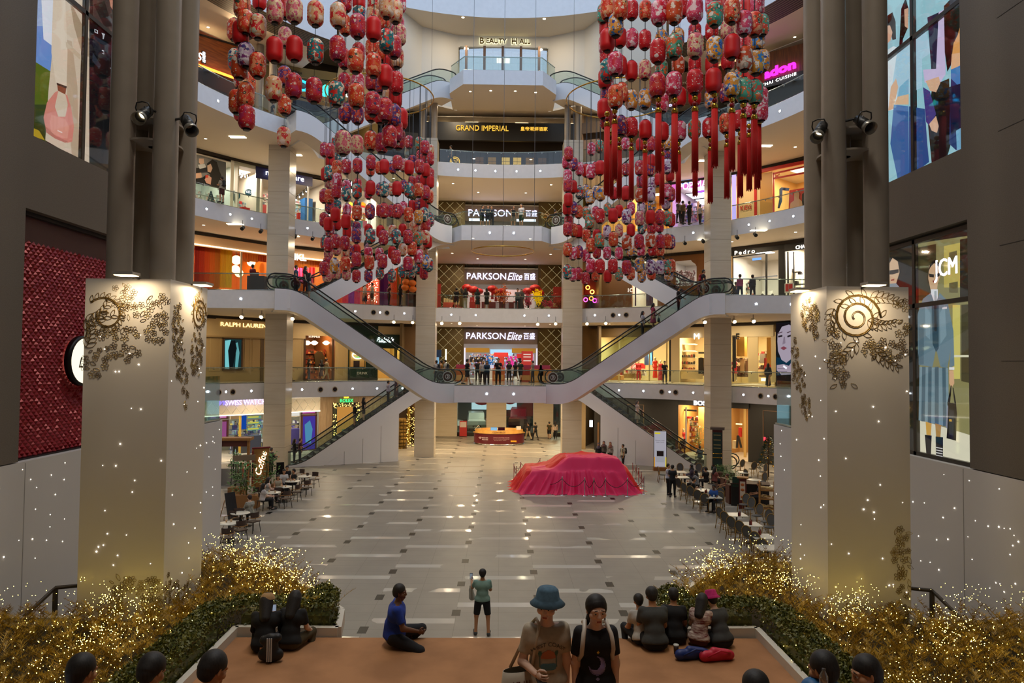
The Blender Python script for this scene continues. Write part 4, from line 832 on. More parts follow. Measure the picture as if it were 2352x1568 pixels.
for i,(a,b,lab) in enumerate(((432,620,'orange shop front with hanging colour curtains and globe lamps'),(620,745,'orange and pink shop front with white lettering'),(745,870,'orange pink shop front with glittering curtain'),(870,965,'orange shop doorway with purple drapes beside the stone column'))):
 s=Shop(2,a,b,lab,inner=['D87828','E07838','D85A48','C85830'][i],lamp=230,lcol=(1,.72,.45))
 p=s.ray(a,540,-.05); MB().box(0,-.1,3.55,s.W,-.02,4.3).build('header',cm('D8B48C'),s.root); MB().box(0,-.14,3.62,s.W,-.1,3.68).build('light_strip',EM('cove','FFE8C8',5),s.root)
 if i==0:
  curtains(s,446,505,560,665,['8E2018','A83018','C04818','C86018','B86818'],.4); curtains(s,505,533,560,660,['D8A010','E0B418'],.5); curtains(s,555,612,570,600,['D87010','E08020','D85818'],.6)
  curtains(s,533,556,558,566,['D89830'],.45); s.R(552,563,556,680,'B8A890',name='mullion'); curtains(s,575,612,600,660,['E04A30','D83A38','D04048'],2.4)
  for (x,y,r) in ((543,597,.34),(508,607,.3),(577,602,.3),(541,618,.3),(549,627,.3)):
   q=s.ray(x,y,1.4); g=thing('globe_lamp','glowing round paper globe lamp hanging in the orange shop','lamp',s.mw@q,group='globe lamps in the orange shop'); MB().sph((0,0,0),r,n=16,m=10).build('globe',EM('globe','FFE2A0',3.2),g); MB().cyl((0,0,r),(0,0,s.H-.35-q.z),.01,n=4).build('cord',m_dark,g)
 elif i==1:
  curtains(s,622,742,575,612,['E07818','E88820','E88828','E07020'],.5); curtains(s,622,742,612,632,['D84868','C84088','D85070'],2.0); curtains(s,622,742,632,648,['A03888','8848A8','B04880'],2.2)
  s.T('NKL',684,591,15,'*FFF8EC',em=3.5,v=-.16,wpx=38,bold=.01)
 elif i==2:
  curtains(s,760,868,612,705,['D84830','E86040','D03858','8A3AA8','D04878','F08060','E06040','F09070'],.6)
  rnd=random.Random(3); m=MB()
  for j in range(160): q=s.ray(rnd.uniform(845,868),rnd.uniform(612,695),.5); m.sph(q,.025,n=4,m=3)
  m.build('glitter',EM('glit','FFC8A8',6),s.root)['kind']='stuff'
 else:
  curtains(s,872,912,612,705,['7A3AA0','9048A0','F09078','E86848'],.6); s.R(912,600,918,705,'8A5A20',name='frame'); s.R(940,600,950,705,'2A1C14',v=.4,name='doorway'); s.R(918,618,940,705,'D05020',v=1.5,name='panel')
s=Shop(2,1335,1450,'shop front with red and pink neon decorations beside a brown wall',inner='A87848',lamp=70)
s.R(1376,600,1450,720,'5E3E1C',v=-.03,name='panel'); s.R(1338,600,1376,620,'8A6438',name='header')
for x,y,c in ((1345,688,'FF50C0'),(1358,685,'FF8030'),(1366,690,'FF40D0'),(1350,660,'FFB040'),(1360,670,'FFC050')):
 q=s.ray(x,y,.3); m=MB(); m.tube([(q.x+.16*math.cos(t),.3,q.z+.16*math.sin(t)) for t in [i*PI/6 for i in range(12)]],.04,n=5,closed=True); m.build('neon_flower',EM('neon'+c,c,5),s.root)
s.R(1342,640,1372,676,'7A1410',v=.8,name='display_wall')
s=Shop(2,1450,1520,'bright clothing shop with pale curtain and round letters on the glass',inner='E8DCC8',lamp=150,lcol=(1,.92,.8))
s.R(1413,650,1450,702,'D8CCB4',v=.3); s.T('duc',1440,665,14,'*E8E0D0',em=1.2,v=-.05); s.R(1458,640,1461,702,'4A3A50',name='mullion'); s.R(1484,660,1500,702,'3A2E4A',v=.8,name='clothes_rack')
s=Shop(2,1412,1450,'window display with draped cloth and pink stool',A=ringpt(1412,24.7),B=ringpt(1455,24.7),inner='E0D4BC',lamp=60,depth=1.2) if False else s
s=Shop(2,1520,1665,'brown walled shop with a rounded white opening and floral panel',inner='E8E4E0',lamp=90,lcol=(1,.95,.88))
s.R(1510,575,1552,720,'7A4E22',v=-.03); s.R(1600,575,1660,720,'7A4E22',v=-.03); s.R(1510,575,1640,598,'7E5226',v=-.035); s.P([(1586,596),(1602,596),(1602,615),(1597,606),(1590,601)],'7A4E22',v=-.03)
s.R(1540,655,1640,720,'7A4E22',v=-.02)
rnd=random.Random(8); m=MB()
for j in range(260):
 q=s.ray(rnd.uniform(1545,1596),rnd.uniform(622,655),.5+rnd.random()*.1); 
 m.sph(q,rnd.uniform(.04,.09),n=5,m=3)
m.build('flower_wall',M('mauve_flower','A88E94',.8),s.root)['kind']='stuff'
s=Shop(2,1665,1802,'black framed shoe shop with white lettering and a white interior',inner='E4DCCC',lamp=240,lcol=(1,.93,.82),depth=6)
s.P([(1680,566),(1802,548),(1802,572),(1680,588)],BK,v=-.1,t=.12,name='signboard'); s.R(1664,560,1682,700,'C8A068',v=-.02); s.T('Pedro',1710,579,10,'*FFF0DC',em=3,v=-.3,wpx=46,sp=1.4)
s.R(1788,560,1803,706,BK,v=-.08,t=.14,name='frame'); s.R(1758,583,1762,702,BK,v=0,name='frame'); s.R(1680,588,1684,702,BK,v=0,name='frame'); s.P([(1684,590),(1758,580),(1758,583),(1684,593)],BK,name='frame')
s.G(1686,640,1728,690,3.2,50,['2A2420','C8A880','8A3A2A','E8E0D0'],.12,rows=4,seed=7)
s.R(1730,634,1785,637,'3A3A3A',v=3,name='shelf'); s.R(1757,636,1760,700,'8A8A88',v=2.8,name='shelf_post'); s.R(1750,668,1775,700,'C8C0B0',v=3.4,name='display_wall'); 
for x in (1745,1768): s.P([(x,680),(x+5,674),(x+10,680),(x+10,692),(x,692)],'2A2420',v=2.6,t=.2,name='handbag')
s.R(1728,592,1748,597,'*70A0F0',v=3,em=1.5,name='screen')
s=Shop(2,1802,1885,'black framed fashion shop with lit shelves at the far right of the second floor',inner='E0D4BC',lamp=200,lcol=(1,.93,.8))
s.P([(1802,552),(1885,540),(1885,568),(1802,577)],BK,v=-.1,t=.12,name='signboard'); s.T('CHARLES & KEITH',1868,563,9,'*FFF4E8',em=3,v=-.3,wpx=82); s.R(1808,578,1811,705,BK,name='frame'); s.R(1822,578,1824,705,BK,name='frame')
s.R(1840,585,1843,662,'*FFF0D8',v=1.8,em=4,name='light_strip'); s.R(1812,624,1832,626,'3A3A38',v=1,t=.4,name='shelf'); s.R(1815,652,1845,654,'3A3A38',v=1,t=.4,name='shelf')
for x,y in ((1817,624),(1836,630),(1828,652)): s.P([(x-4,y),(x-3,y-7),(x+3,y-7),(x+4,y)],'2A2428',v=.95,t=.2,name='handbag')
s.R(1802,650,1822,672,'D8D4CC',v=-.4,name='notice_board'); s.R(1804,652,1811,669,'B82020',v=-.42,t=.01,name='notice_board'); s.R(1812,652,1820,669,'B82020',v=-.42,t=.01,name='notice_board')
m_rl='A58B5E'
s=Shop(1,440,622,'beige panelled boutique facade with gold lettering and a framed teal screen',inner='A88C60',lamp=0,interior=False)
def wall(s,c,v=0,t=.1): return MB().box(0,v,0,s.W,v+t,s.H).build('facade',cm(c),s.root)
wall(s,m_rl); MB().box(0,-.12,3.15,s.W,0,s.H-.2).build('header',cm('BCA274'),s.root); MB().box(0,-.16,3.05,s.W,0,3.15).build('cornice',cm('A08658'),s.root)
s.T('RALPH LAUREN',561,747,9.5,'*FFD890',em=2.2,v=-.16,wpx=105)
for x0,x1 in ((482,506),(562,575),(580,606)): s.F(x0,775,x1,852,.03,'BCA478',v=-.03,t=.03,name='panel_moulding')
s.F(512,775,558,850,.1,'4A3018',v=-.12,t=.12); s.R(515,779,555,846,'*1E3A3C',em=.7,v=-.06,name='screen'); s.P([(517,782),(530,780),(534,800),(528,846),(517,846)],'*7ACCD0',v=-.085,em=.9,t=.01,name='screen_image'); s.P([(536,790),(546,786),(550,810),(546,846),(540,846),(542,812)],'*6AB8BC',v=-.085,em=.7,t=.01,name='screen_image'); s.P([(530,783),(540,781),(544,800),(534,846),(527,846),(524,805)],'*0E1416',v=-.095,em=1,t=.01,name='screen_image')
s.R(599,760,606,880,'5A4426',v=-.04,name='doorway')
s=Shop(1,622,700,'beige panelled boutique wall between the column and the window',interior=False,lamp=0)
wall(s,'B89E70'); MB().box(0,-.12,3.15,s.W,0,s.H-.2).build('header',cm('C8AE80'),s.root); s.F(672,770,694,872,.03,'C4AC80',v=-.03,t=.03,name='panel_moulding')
s=Shop(1,700,770,'boutique window with brown frame showing scalloped lamps and red shelves',inner='7A4A20',lamp=110,lcol=(1,.7,.4))
MB().box(0,-.12,3.4,s.W,0,s.H-.2).build('header',cm('C8AE80'),s.root); s.F(698,765,767,882,.14,'4A2E16',v=-.06,t=.14); s.R(700,765,772,768,'4A2E16')
for x in (706,722,749):
 q=s.ray(x,788,1.2); m=MB(); m.lathe([(.001,-.12),(.1,-.14),(.26,-.02),(.3,.05),(.18,.14),(.08,.2)],o=(q.x,q.y,q.z),n=10); m.build('scallop_lamp',EM('scallop','FFE4B8',3.5),s.root)
for j,y in enumerate((802,812,822,834)): s.R(704,y,722,y+4,'6A2A14',v=2.2,t=.4,name='shelf'); s.R(746,y,762,y+4,'8A3018',v=2.2,t=.4,name='shelf')
s.G(702,800,765,868,1.9,170,['8E2A14','C86A28','3A2A18','E0A860','5A3A1C'],.16,rows=6,seed=10)
s.P([(722,815),(730,806),(740,808),(746,820),(740,850),(726,850)],'4A3A18',v=1.8,t=.3,name='foliage_display'); s.R(704,850,764,878,'A06030',v=2,t=.5,name='display_table')
s.T('SUMMER',722,773,5,'*FFE8C8',em=1.5,v=.05)
s=Shop(1,770,800,'beige panelled boutique pier with pilasters',interior=False,lamp=0); wall(s,'C0A470'); s.F(776,775,795,868,.03,'CCB284',v=-.03,t=.03,name='panel_moulding')
s=Shop(1,800,868,'dark green cafe kiosk with round illuminated sign and white lettering below',inner='C8A060',lamp=110)
wall(s,'0E2A1C').name='facade'; s.R(805,800,837,842,'D8A860',v=-.03,name='hatch'); s.F(803,797,840,846,.05,'B89038',v=-.06,t=.05)
q=s.ray(822,815,-.15); m=MB(); m.tube([(q.x+.42*math.cos(t),q.y,q.z+.3*math.sin(t)) for t in [i*PI/8 for i in range(16)]],.035,n=5,closed=True); m.build('neon_ring',EM('neon_w','E8FFF0',4),s.root); s.T("Ralph's",822,812,5,'*F0FFF4',em=3,v=-.2,shear=.4); s.T('Coffee',822,820,4,'*30A060',em=3,v=-.2); s.R(812,828,826,842,'2A1810',v=-.05,name='counter_opening')
s.R(805,848,846,868,'16321F',v=-.5,t=.5,name='counter'); s.T('DRINK',832,857,6,'F0EAD8',v=-.54,wpx=24)
s=Shop(1,868,925,'cream shop front with a white script sign over a dark green awning',inner='E0B870',lamp=130)
MB().box(0,-.1,3.2,s.W,0,s.H-.2).build('header',cm('C8AE80'),s.root); s.R(858,768,925,800,'10281C',v=-.2,name='awning'); s.T("Ralph's",884,780,10,'*FFFFFF',em=3,v=-.3,shear=.35); s.R(870,784,898,786,'*FFFFFF',em=3,v=-.3,name='underline'); s.R(905,800,912,872,'8A7048',name='pilaster')
s=Shop(1,925,968,'dark wood wall panel beside the inner stone column on the first floor',interior=False,lamp=0); wall(s,'6A4E2C')
s=Shop(1,1332,1372,'dark bronze mirrored panel beside the right inner column',interior=False,lamp=0); MB().box(0,0,0,s.W,.1,s.H).build('facade',M('bronze_mirror','6A5030',.2,metal=.6),s.root); s.R(1333,760,1335,860,'*FFE0A0',em=3,name='light_strip')
s=Shop(1,1372,1545,'wide bright boutique with glass windows and red outfits on display',inner='F0D898',lamp=300,lcol=(1,.86,.6),depth=6)
MB().box(0,-.12,3.6,s.W,0,s.H-.22).build('header',cm('6A5228'),s.root)
for x in (1372,1420,1490,1530): s.R(x,765,x+3,875,'C8B078',name='mullion')
s.G(1395,815,1480,862,3.5,130,['F0E0C0','B82820','D8B890','6A5A4A','E8D8B8'],.3,rows=3,seed=11)
s.R(1480,800,1500,838,'2A3A58',v=2.5,name='poster'); s.P([(1488,806),(1496,800),(1498,838),(1490,838)],'5AA8D8',v=2.45,t=.02,name='poster'); s.R(1378,862,1426,872,'B08040',v=.8,t=1,name='bench'); s.R(1432,858,1470,868,'8A6A3A',v=2.5,t=.6,name='display_table')
s.R(1537,770,1542,876,BK,name='frame')
s=Shop(1,1545,1635,'accessories boutique with lit shelves of dark handbags',inner='E8CC94',lamp=200,lcol=(1,.86,.6))
MB().box(0,-.1,3.5,s.W,0,s.H-.2).build('header',cm('DCC89C'),s.root); s.R(1541,765,1561,878,'D8C498',v=-.05,name='pilaster'); s.T('   S',1606,773,14,BK,v=-.2,wpx=34); s.T('M',1600,773,14,'*FFFFFF',em=3,v=-.24)
for y in (790,806,820,836): s.R(1563,y,1597,y+2,'E8D8B0',v=2.0,t=.5,name='shelf'); s.R(1563,y-1,1597,y,'*FFE8B8',v=2.3,em=3,name='light_strip')
rnd=random.Random(2)
for y in (820,836,850):
 for j in range(6):
  x=1566+j*5.5; c=rnd.choice(('1E1A18','2A2420','5A3A28','7A2A20','15130F')); s.P([(x-2,y),(x-1.6,y-4-rnd.random()*3),(x+1.6,y-4-rnd.random()*3),(x+2,y)],c,v=1.9,t=.15,name='handbag')
s.G(1604,815,1632,862,2.2,90,['2A2620','8A7A60','C8B898','4A3A30'],.22,rows=3,seed=12)
s.R(1564,848,1608,870,'D8C090',v=1.6,t=.6,name='counter'); s.R(1604,808,1627,812,'3A3A38',v=1.2,name='rail'); s.R(1604,822,1614,858,'1E1A18',v=1.3,t=.3,name='hanging_clothes'); s.R(1615,822,1627,862,'6A5A48',v=1.3,t=.3,name='hanging_clothes')
s=Shop(1,1635,1778,'cream pillared boutique with a gold mosaic column and racks of clothes',inner='E4C88C',lamp=220,lcol=(1,.86,.6))
MB().box(0,-.1,3.5,s.W,0,s.H-.2).build('header',cm('E0D0A8'),s.root); s.R(1682,770,1690,845,BK,v=-.1); s.T('E',1694,773,14,BK,v=-.2,bold=.01)
for x0,x1 in ((1718,1741),(1771,1782)): s.R(x0,762,x1,878,'DCC898',v=-.05,name='pilaster')
s.R(1692,770,1710,818,'A87C30',v=1.4,t=.4,name='mosaic_column'); s.R(1761,775,1770,838,'A87C30',v=1.4,t=.4,name='mosaic_column'); s.R(1682,760,1686,876,'2A1A18',name='frame')
for x0,x1,y0,y1,c in ((1712,1718,828,860,'6A4A30'),(1700,1710,825,856,'A88A60'),(1745,1758,812,834,'8A8070'),(1755,1768,822,848,'8E2018'),(1743,1755,850,862,'C8B080'),(1690,1700,840,860,'5A2A20')): s.R(x0,y0,x1,y1,c,v=2,t=.4,name='hanging_clothes')
s.G(1690,815,1718,865,2.4,90,['C8A888','5A3A28','E0D0B0','8A2A20'],.22,rows=3,seed=13); s.G(1742,800,1772,865,2.4,120,['C8B090','8A7050','3A2A20','A83028','E8D8B8'],.22,rows=4,seed=14)
s.R(1748,868,1762,875,'*FFF0D0',v=-.05,em=2,name='light_box')
s=Shop(1,1778,1885,'tall digital screen showing a close up portrait with a hand at the chin',interior=False,lamp=0,name='digital_screen'); s.root['category']='screen'
wall(s,'A8926A',v=.1)
s.R(1783,740,1840,886,'*101418',v=-.3,t=.3,name='screen'); 
F_=[('*1E4A66',[(1783,820),(1840,830),(1840,880),(1783,872)],.5),('*B0A4B4',[(1784,760),(1800,744),(1822,742),(1827,760),(1827,800),(1820,822),(1806,833),(1795,826),(1787,806)],1),('*1A1418',[(1783,742),(1830,741),(1830,754),(1812,745),(1796,750),(1786,768),(1785,800),(1783,812)],1),('*1A1418',[(1822,744),(1830,744),(1830,830),(1818,830),(1826,800),(1826,764)],.6),
('*8E4A58',[(1792,799),(1800,795),(1808,799),(1800,804)],.9),('*2A2228',[(1787,771),(1797,769),(1797,773),(1788,775)],1),('*2A2228',[(1808,771),(1820,767),(1820,771),(1809,775)],1),('*5A4650',[(1785,765),(1797,761),(1797,763),(1786,767)],1),('*5A4650',[(1807,763),(1821,758),(1821,760),(1808,765)],1),('*8E8090',[(1800,773),(1803,773),(1804,788),(1797,791)],1),
('*B8A8B8',[(1784,838),(1800,836),(1812,840),(1822,826),(1830,806),(1830,852),(1812,862),(1796,862),(1784,850)],.9),('*5A5060',[(1786,845),(1804,846),(1804,847),(1786,846)],1),('*5A5060',[(1788,853),(1808,853),(1808,854),(1788,854)],1),('*E0E0E8',[(1800,838),(1808,844),(1806,848),(1798,842)],1.5),('*101014',[(1783,862),(1840,858),(1840,886),(1783,886)],1)]
for i,(c,p,e) in enumerate(F_): s.P(p,c,v=-.305-.006*i,t=.004,em=e*.8,name='screen_image')
s=Shop(0,440,735,'watch shop with patterned light fascia and purple framed windows',r=25.4,inner='8A8874',lamp=230,lcol=(1,.95,.85),depth=6)
MB().box(0,-.2,3.25,s.W,0,4.3).build('fascia',cm('D8D0C0'),s.root); m=MB()
for i in range(14):
 u=i*s.W/14; m.tube([(u,-.215,3.3),(u+s.W/14,-.215,4.2)],.02,n=4); m.tube([(u,-.215,4.2),(u+s.W/14,-.215,3.3)],.02,n=4)
m.build('fascia_lattice',cm('F0ECE0'),s.root); MB().box(0,-.24,3.2,s.W,-.1,3.25).build('light_strip',EM('cove2','FFF4E0',3),s.root); MB().box(0,-.24,4.3,s.W,-.1,4.34).build('light_strip',EM('cove2','FFF4E0',3),s.root)
s.T('SWISS WATCH',565,924,12,'*C0B0FF',em=2.6,v=-.32,wpx=92); s.T('W',509,925,13,'*8070F0',em=2,v=-.32,shear=.4)
def pf(x0,y0,x1,y1,c,em=1.0): s.F(x0,y0,x1,y1,.12,'3E1418',v=-.1,t=.14,name='window_frame'); s.R(x0+1,y0,x1-1,y1,c,em=em,v=-.02,t=.03,name='backlit_panel')
pf(480,940,501,963,'*A868A0'); pf(501,940,525,962,'*C070A8'); pf(480,964,501,1000,'*A05890'); pf(501,964,525,1010,'*8A4878')
s.P([(500,952),(512,952),(512,962),(500,962)],'*C080B0',v=-.04,em=1)
pf(692,930,728,951,'*A84A98'); pf(692,952,728,1034,'*4A3AA0',.8); s.P([(700,975),(712,965),(718,985),(714,1018),(702,1018)],'*60A8D0',v=-.05,em=.6,t=.01)
s.R(529,940,549,962,'C8B090',v=1.2,name='poster'); s.R(549,939,554,1040,'B89C40',v=.1,name='mullion'); s.R(554,940,566,985,'*1848A8',v=2,em=.8,name='poster'); s.R(566,936,600,945,'*C8B060',v=2.6,em=1,name='light_box')
for y in (955,968,982): s.R(568,y,600,y+6,'*6A9A88',v=3,em=.8,name='display_shelf'); s.R(570,y+1,594,y+4,'*D8D050',v=2.9,em=.8,name='display_shelf')
s.G(530,965,600,1040,3.6,260,['2A3A6A','*8AB0A0','D8C860','1E2A3A','A8B0B8','5A4A8A'],.2,em=.8,rows=7,seed=8); s.G(664,960,690,1035,3.0,120,['6A5AA0','*E8E0C8','3A3A6A','C8B080'],.16,em=.8,rows=6,seed=9)
s.R(575,1000,600,1040,'26324E',v=1.5,t=.8,name='display_counter'); s.R(556,1002,572,1040,'30343E',v=1.6,t=.8,name='display_counter'); s.R(605,932,618,1050,'A89878',v=-.1,name='pilaster')
s.R(664,935,668,1030,'*FFE8A0',v=.6,em=2.5,name='light_strip'); s.R(689,935,692,1040,'A8A090',name='mullion'); s.R(662,955,692,957,'A8A090',name='mullion')
s.R(668,938,688,955,'*E8E4D8',v=2.5,em=.9,name='poster'); s.R(664,985,690,1020,'4A4488',v=2,t=.6,name='display_table')
s=Shop(0,735,892,'timber clad watch boutique wall with green lettering and a garlanded doorway',r=25.4,inner='D8A860',lamp=0,interior=False)
m_tim=M('timber_cladding','9A8468',.5,nscale=2,nmix=.3,c2='82694C',stretch=(12,12,.5))
MB().box(0,0,0,s.W,.1,s.H).build('facade',m_tim,s.root)
for i in range(1,9): MB().box(s.W*i/9,-.012,0,s.W*i/9+.02,0,s.H).build('cladding_joint',cm('5E4C36'),s.root)
s.T('ROLEX',796,920,7.5,'*30D070',em=3,v=-.1,wpx=30); s.P([(788,907),(791,914),(800,914),(803,907),(799,910),(796,905),(792,910)],'*F0C830',v=-.1,em=2.5,name='crown')
s.R(772,932,818,1010,'*D89848',em=.75,v=-.03,name='doorway'); s.F(765,925,826,1015,.3,'1E2416',v=-.25,t=.25,name='garland')
m=MB(); rnd=random.Random(5)
for j in range(150):
 x,y=rnd.choice(((rnd.uniform(765,773),rnd.uniform(926,1000)),(rnd.uniform(818,826),rnd.uniform(926,1000)),(rnd.uniform(765,826),rnd.uniform(925,933)))); m.sph(s.ray(x,y,-.28),.022,n=4,m=3)
m.build('garland_lights',EM('gar','FFC860',9),s.root)['kind']='stuff'
s.R(786,985,808,1000,'5A7A60',v=-.35,t=.1,name='notice_board')
s=Shop(0,892,965,'gold tiled display and light garland column in the ground floor passage',r=25.4,inner='4A3418',lamp=50)
m=MB()
for i in range(5):
 for j in range(9):
  p=s.ray(898+i*8,965+j*8,-.1); m.box(p.x-.12,-.25,p.z-.1,p.x+.12,-.1,p.z+.1)
m.build('gold_blocks',M('gold_block','A88440',.3,metal=.7,nmix=.6,nscale=2,c2='5A4420'),s.root); s.R(894,960,932,1030,'8A6A30',v=0); s.R(936,935,942,1022,'*C88828',em=.4,v=-.2,name='garland_column')
m=MB(); rnd=random.Random(6)
for j in range(120): m.sph(s.ray(rnd.uniform(934,954),rnd.uniform(935,1025),-.25),.02,n=4,m=3)
m.build('garland_lights',EM('gar','FFC860',9),s.root)['kind']='stuff'
s=Shop(0,1335,1445,'dark passage front with a small lit sign and wood panels',r=25.4,inner='6A5A44',lamp=40)
s.R(1335,905,1345,1040,'8A7452',v=-.05); s.R(1365,905,1440,1040,'1C1713',v=-.04,name='facade'); s.R(1354,965,1361,980,'*E8F0FF',em=3,v=-.2,name='sign_box'); s.R(1372,970,1376,1040,'6A4A2A',v=-.06)
s=Shop(0,1445,1558,'black boutique facade with thin bronze framed window',r=25.4,lamp=0,interior=False); wall(s,'14110F'); s.F(1410,928,1479,990,.04,'8A6A48',v=-.04,t=.04)
s.R(1380,904,1558,928,'100E0C',v=-.1,name='header')
s=Shop(0,1558,1636,'boutique interior with red clothes and tall plant behind the glass',r=25.4,inner='B88A48',lamp=200,lcol=(1,.8,.5))
s.R(1546,905,1640,931,BK,v=-.1,name='signboard'); s.T('BOSS',1611,926,10,'*F0F4FF',em=4,v=-.2,wpx=36,bold=.015)
s.G(1550,950,1600,1015,2.4,150,['2A2420','C8A060','8A1A18','D8C8B0','5A4A38'],.22,rows=5,seed=15)
s.R(1574,935,1577,1020,'8A8A88',v=.6,name='rail'); s.R(1566,940,1600,944,'2A2A2A',v=1.2,name='screen'); s.R(1550,956,1584,960,'B01818',v=1.5,t=.5,name='shelf'); s.R(1604,935,1625,1020,'C89A50',v=2)
for x,c in ((1553,'C8A878'),(1559,'C8B090'),(1566,'A82018')): s.R(x,968,x+5,998,c,v=1.6,t=.3,name='hanging_clothes')
s=Shop(0,1636,1718,'narrow boutique bay with a red garment on a warm back wall',r=25.4,inner='B08850',lamp=130,lcol=(1,.8,.5))
s.R(1680,910,1720,938,BK,v=-.1,name='header'); s.R(1708,935,1714,1050,'C8A058',v=-.02); s.R(1690,972,1704,975,'*FFE0A0',v=1.5,em=2,name='light_strip'); s.R(1696,982,1702,1003,'C02420',v=1.5,t=.2,name='hanging_clothes'); s.R(1682,1012,1690,1030,'C8B890',v=1.2,t=.4,name='display_stand'); s.P([(1692,1000),(1697,1000),(1704,1028),(1700,1028),(1696,1008),(1694,1028),(1690,1028)],'1A1816',v=.8,t=.1,name='stool')
s=Shop(0,1718,1885,'black shop wall with a bronze outlined panel and a red glowing window',r=25.4,lamp=0,interior=False); wall(s,'15120F'); s.F(1752,945,1850,1050,.04,'7A5A40',v=-.04,t=.04); s.R(1754,1004,1764,1012,'*F03848',em=2.5,v=-.05,name='neon_light')
def woodmat(): return M('carved_wood','C0661E',.45,nscale=1.1,nmix=.5,c2='8E4614',stretch=(1,1,9))
s=Shop(4,432,552,'restaurant front with rippled orange wood panel and white script sign',r=22.5,inner='4A2414',lamp=60,lcol=(1,.6,.35)); 
s.P([(448,78),(552,108),(552,181),(448,143)],woodmat(),v=-.15,t=.15,name='wood_panel'); s.P([(448,143),(552,181),(552,184),(448,147)],'*FF9838',v=-.3,em=3,t=.2,name='light_strip'); s.P([(448,74),(552,104),(552,108),(448,78)],'1C1208',v=-.2,name='painted_gap_shade')  # dark strip above the wood panel is painted gap shade
s.T('S',456,130,20,'*FFFFFF',em=3,v=-.3,shear=.3); s.P([(464,116),(473,119),(473,147),(464,144)],'0C0A08',v=-.3,t=.06,name='sign_plate')
for i,ch in enumerate('云蔗坊'): s.T(ch,468.5,123+i*8.5,6,'*FFFFFF',em=2.5,v=-.36)
s.R(445,200,520,262,'2E1A12',v=1.0); light('added_wood_wash','AREA',(s.W*.5,-1.6,5.9),170,(1,.7,.4),1.0,(R(-50),0,0),s.root)  # unseen lamp added to brighten the orange wood panel
s=Shop(4,552,660,'cream walled restaurant front on the left upper gallery',r=23.5,inner='7A6238',lamp=90); s.P([(552,130),(660,155),(660,262),(552,240)],'8E7A4C',v=.05,t=.1,name='facade'); s.T('RESTORAN',678,163,7,'4A4236',v=-.1) if False else None
s=Shop(4,660,860,'restaurant front with blue neon lettering on the left upper gallery',r=23.5,inner='6A5832',lamp=160); s.P([(655,150),(860,180),(860,196),(655,172)],'8A784C',v=-.05,name='header'); s.T('RESTORAN',674,164,6,'3A3428',v=-.1,wpx=38)
s.P([(655,175),(860,198),(860,222),(655,205)],'5A4A2C',v=0,name='signboard'); s.T('Dee',716,203,26,'*28A8F8',em=3,v=-.2,wpx=72,bold=.03); s.P([(748+11*math.cos(t),208+14*math.sin(t)) for t in [i*.5 for i in range(13)]],'*40E0D0',v=-.25,em=2,t=.03,name='neon_disc')
s.T('the italian',720,228,5,'1A1812',v=-.1,wpx=70); q=s.ray(808,212,-.2); m=MB(); m.tube([(q.x-.42,q.y,q.z-.42),(q.x+.42,q.y,q.z-.42),(q.x+.42,q.y,q.z+.42),(q.x-.42,q.y,q.z+.42)],.05,n=6,closed=True); m.build('neon_square',EM('neon_w','E8FFF0',4),s.root)
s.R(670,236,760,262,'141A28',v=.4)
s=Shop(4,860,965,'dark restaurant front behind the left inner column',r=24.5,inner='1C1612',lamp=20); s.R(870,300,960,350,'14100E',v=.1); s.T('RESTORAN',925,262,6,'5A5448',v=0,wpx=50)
s=Shop(4,1335,1470,'dim shop front behind the right inner column',r=24.5,inner='9A8068',lamp=60,H=6); s.R(1335,275,1470,300,'5A4A3A',v=0,name='header'); s.R(1340,320,1380,370,'8A7468',v=.3); s.T('coffee',1500,270,8,'*D8D8FF',em=2,v=-.2) if False else None
s=Shop(4,1470,1640,'wood panelled restaurant front with small lettering, right upper gallery',r=23.5,inner='2A1A10',lamp=60)
wv=M('wood_slats','7A4A1E',.5,nscale=2,nmix=.5,c2='4E2C10',stretch=(9,9,.6))
s.P([(1470,190),(1640,150),(1640,228),(1470,258)],wv,v=0,t=.1,name='wood_panel'); s.T('RESTORAN',1576,190,5,'D8C8A8',v=-.1,wpx=40); s.T('coffee',1520,245,9,'*C8C8FF',em=2.5,v=-.3,wpx=46)
s=Shop(4,1640,1885,'wood slatted restaurant front with magenta neon lettering',r=22.5,inner='1C1410',lamp=50)
s.P([(1640,155),(1885,88),(1885,172),(1640,225)],wv,v=-.05,t=.12,name='wood_panel'); s.P([(1742,190),(1885,150),(1885,172),(1742,205)],'100E0C',v=-.12,t=.05,name='sign_plate')
s.T('adon',1790,160,21,'*F020E0',em=4,v=-.25,wpx=76,bold=.035,rz=.0); s.T('THAI CUISINE',1788,183,7,'*F0F0F0',em=2.5,v=-.25,wpx=80,sp=1.2)
s.R(1660,212,1868,246,'14110E',v=.3); light('added_wood_wash','AREA',(s.W*.45,-1.6,5.9),170,(1,.75,.45),1.0,(R(-50),0,0),s.root)  # unseen lamp added to brighten the slatted wood
m_pattern=M('olive_panel','5A4A24',.3,metal=.3)
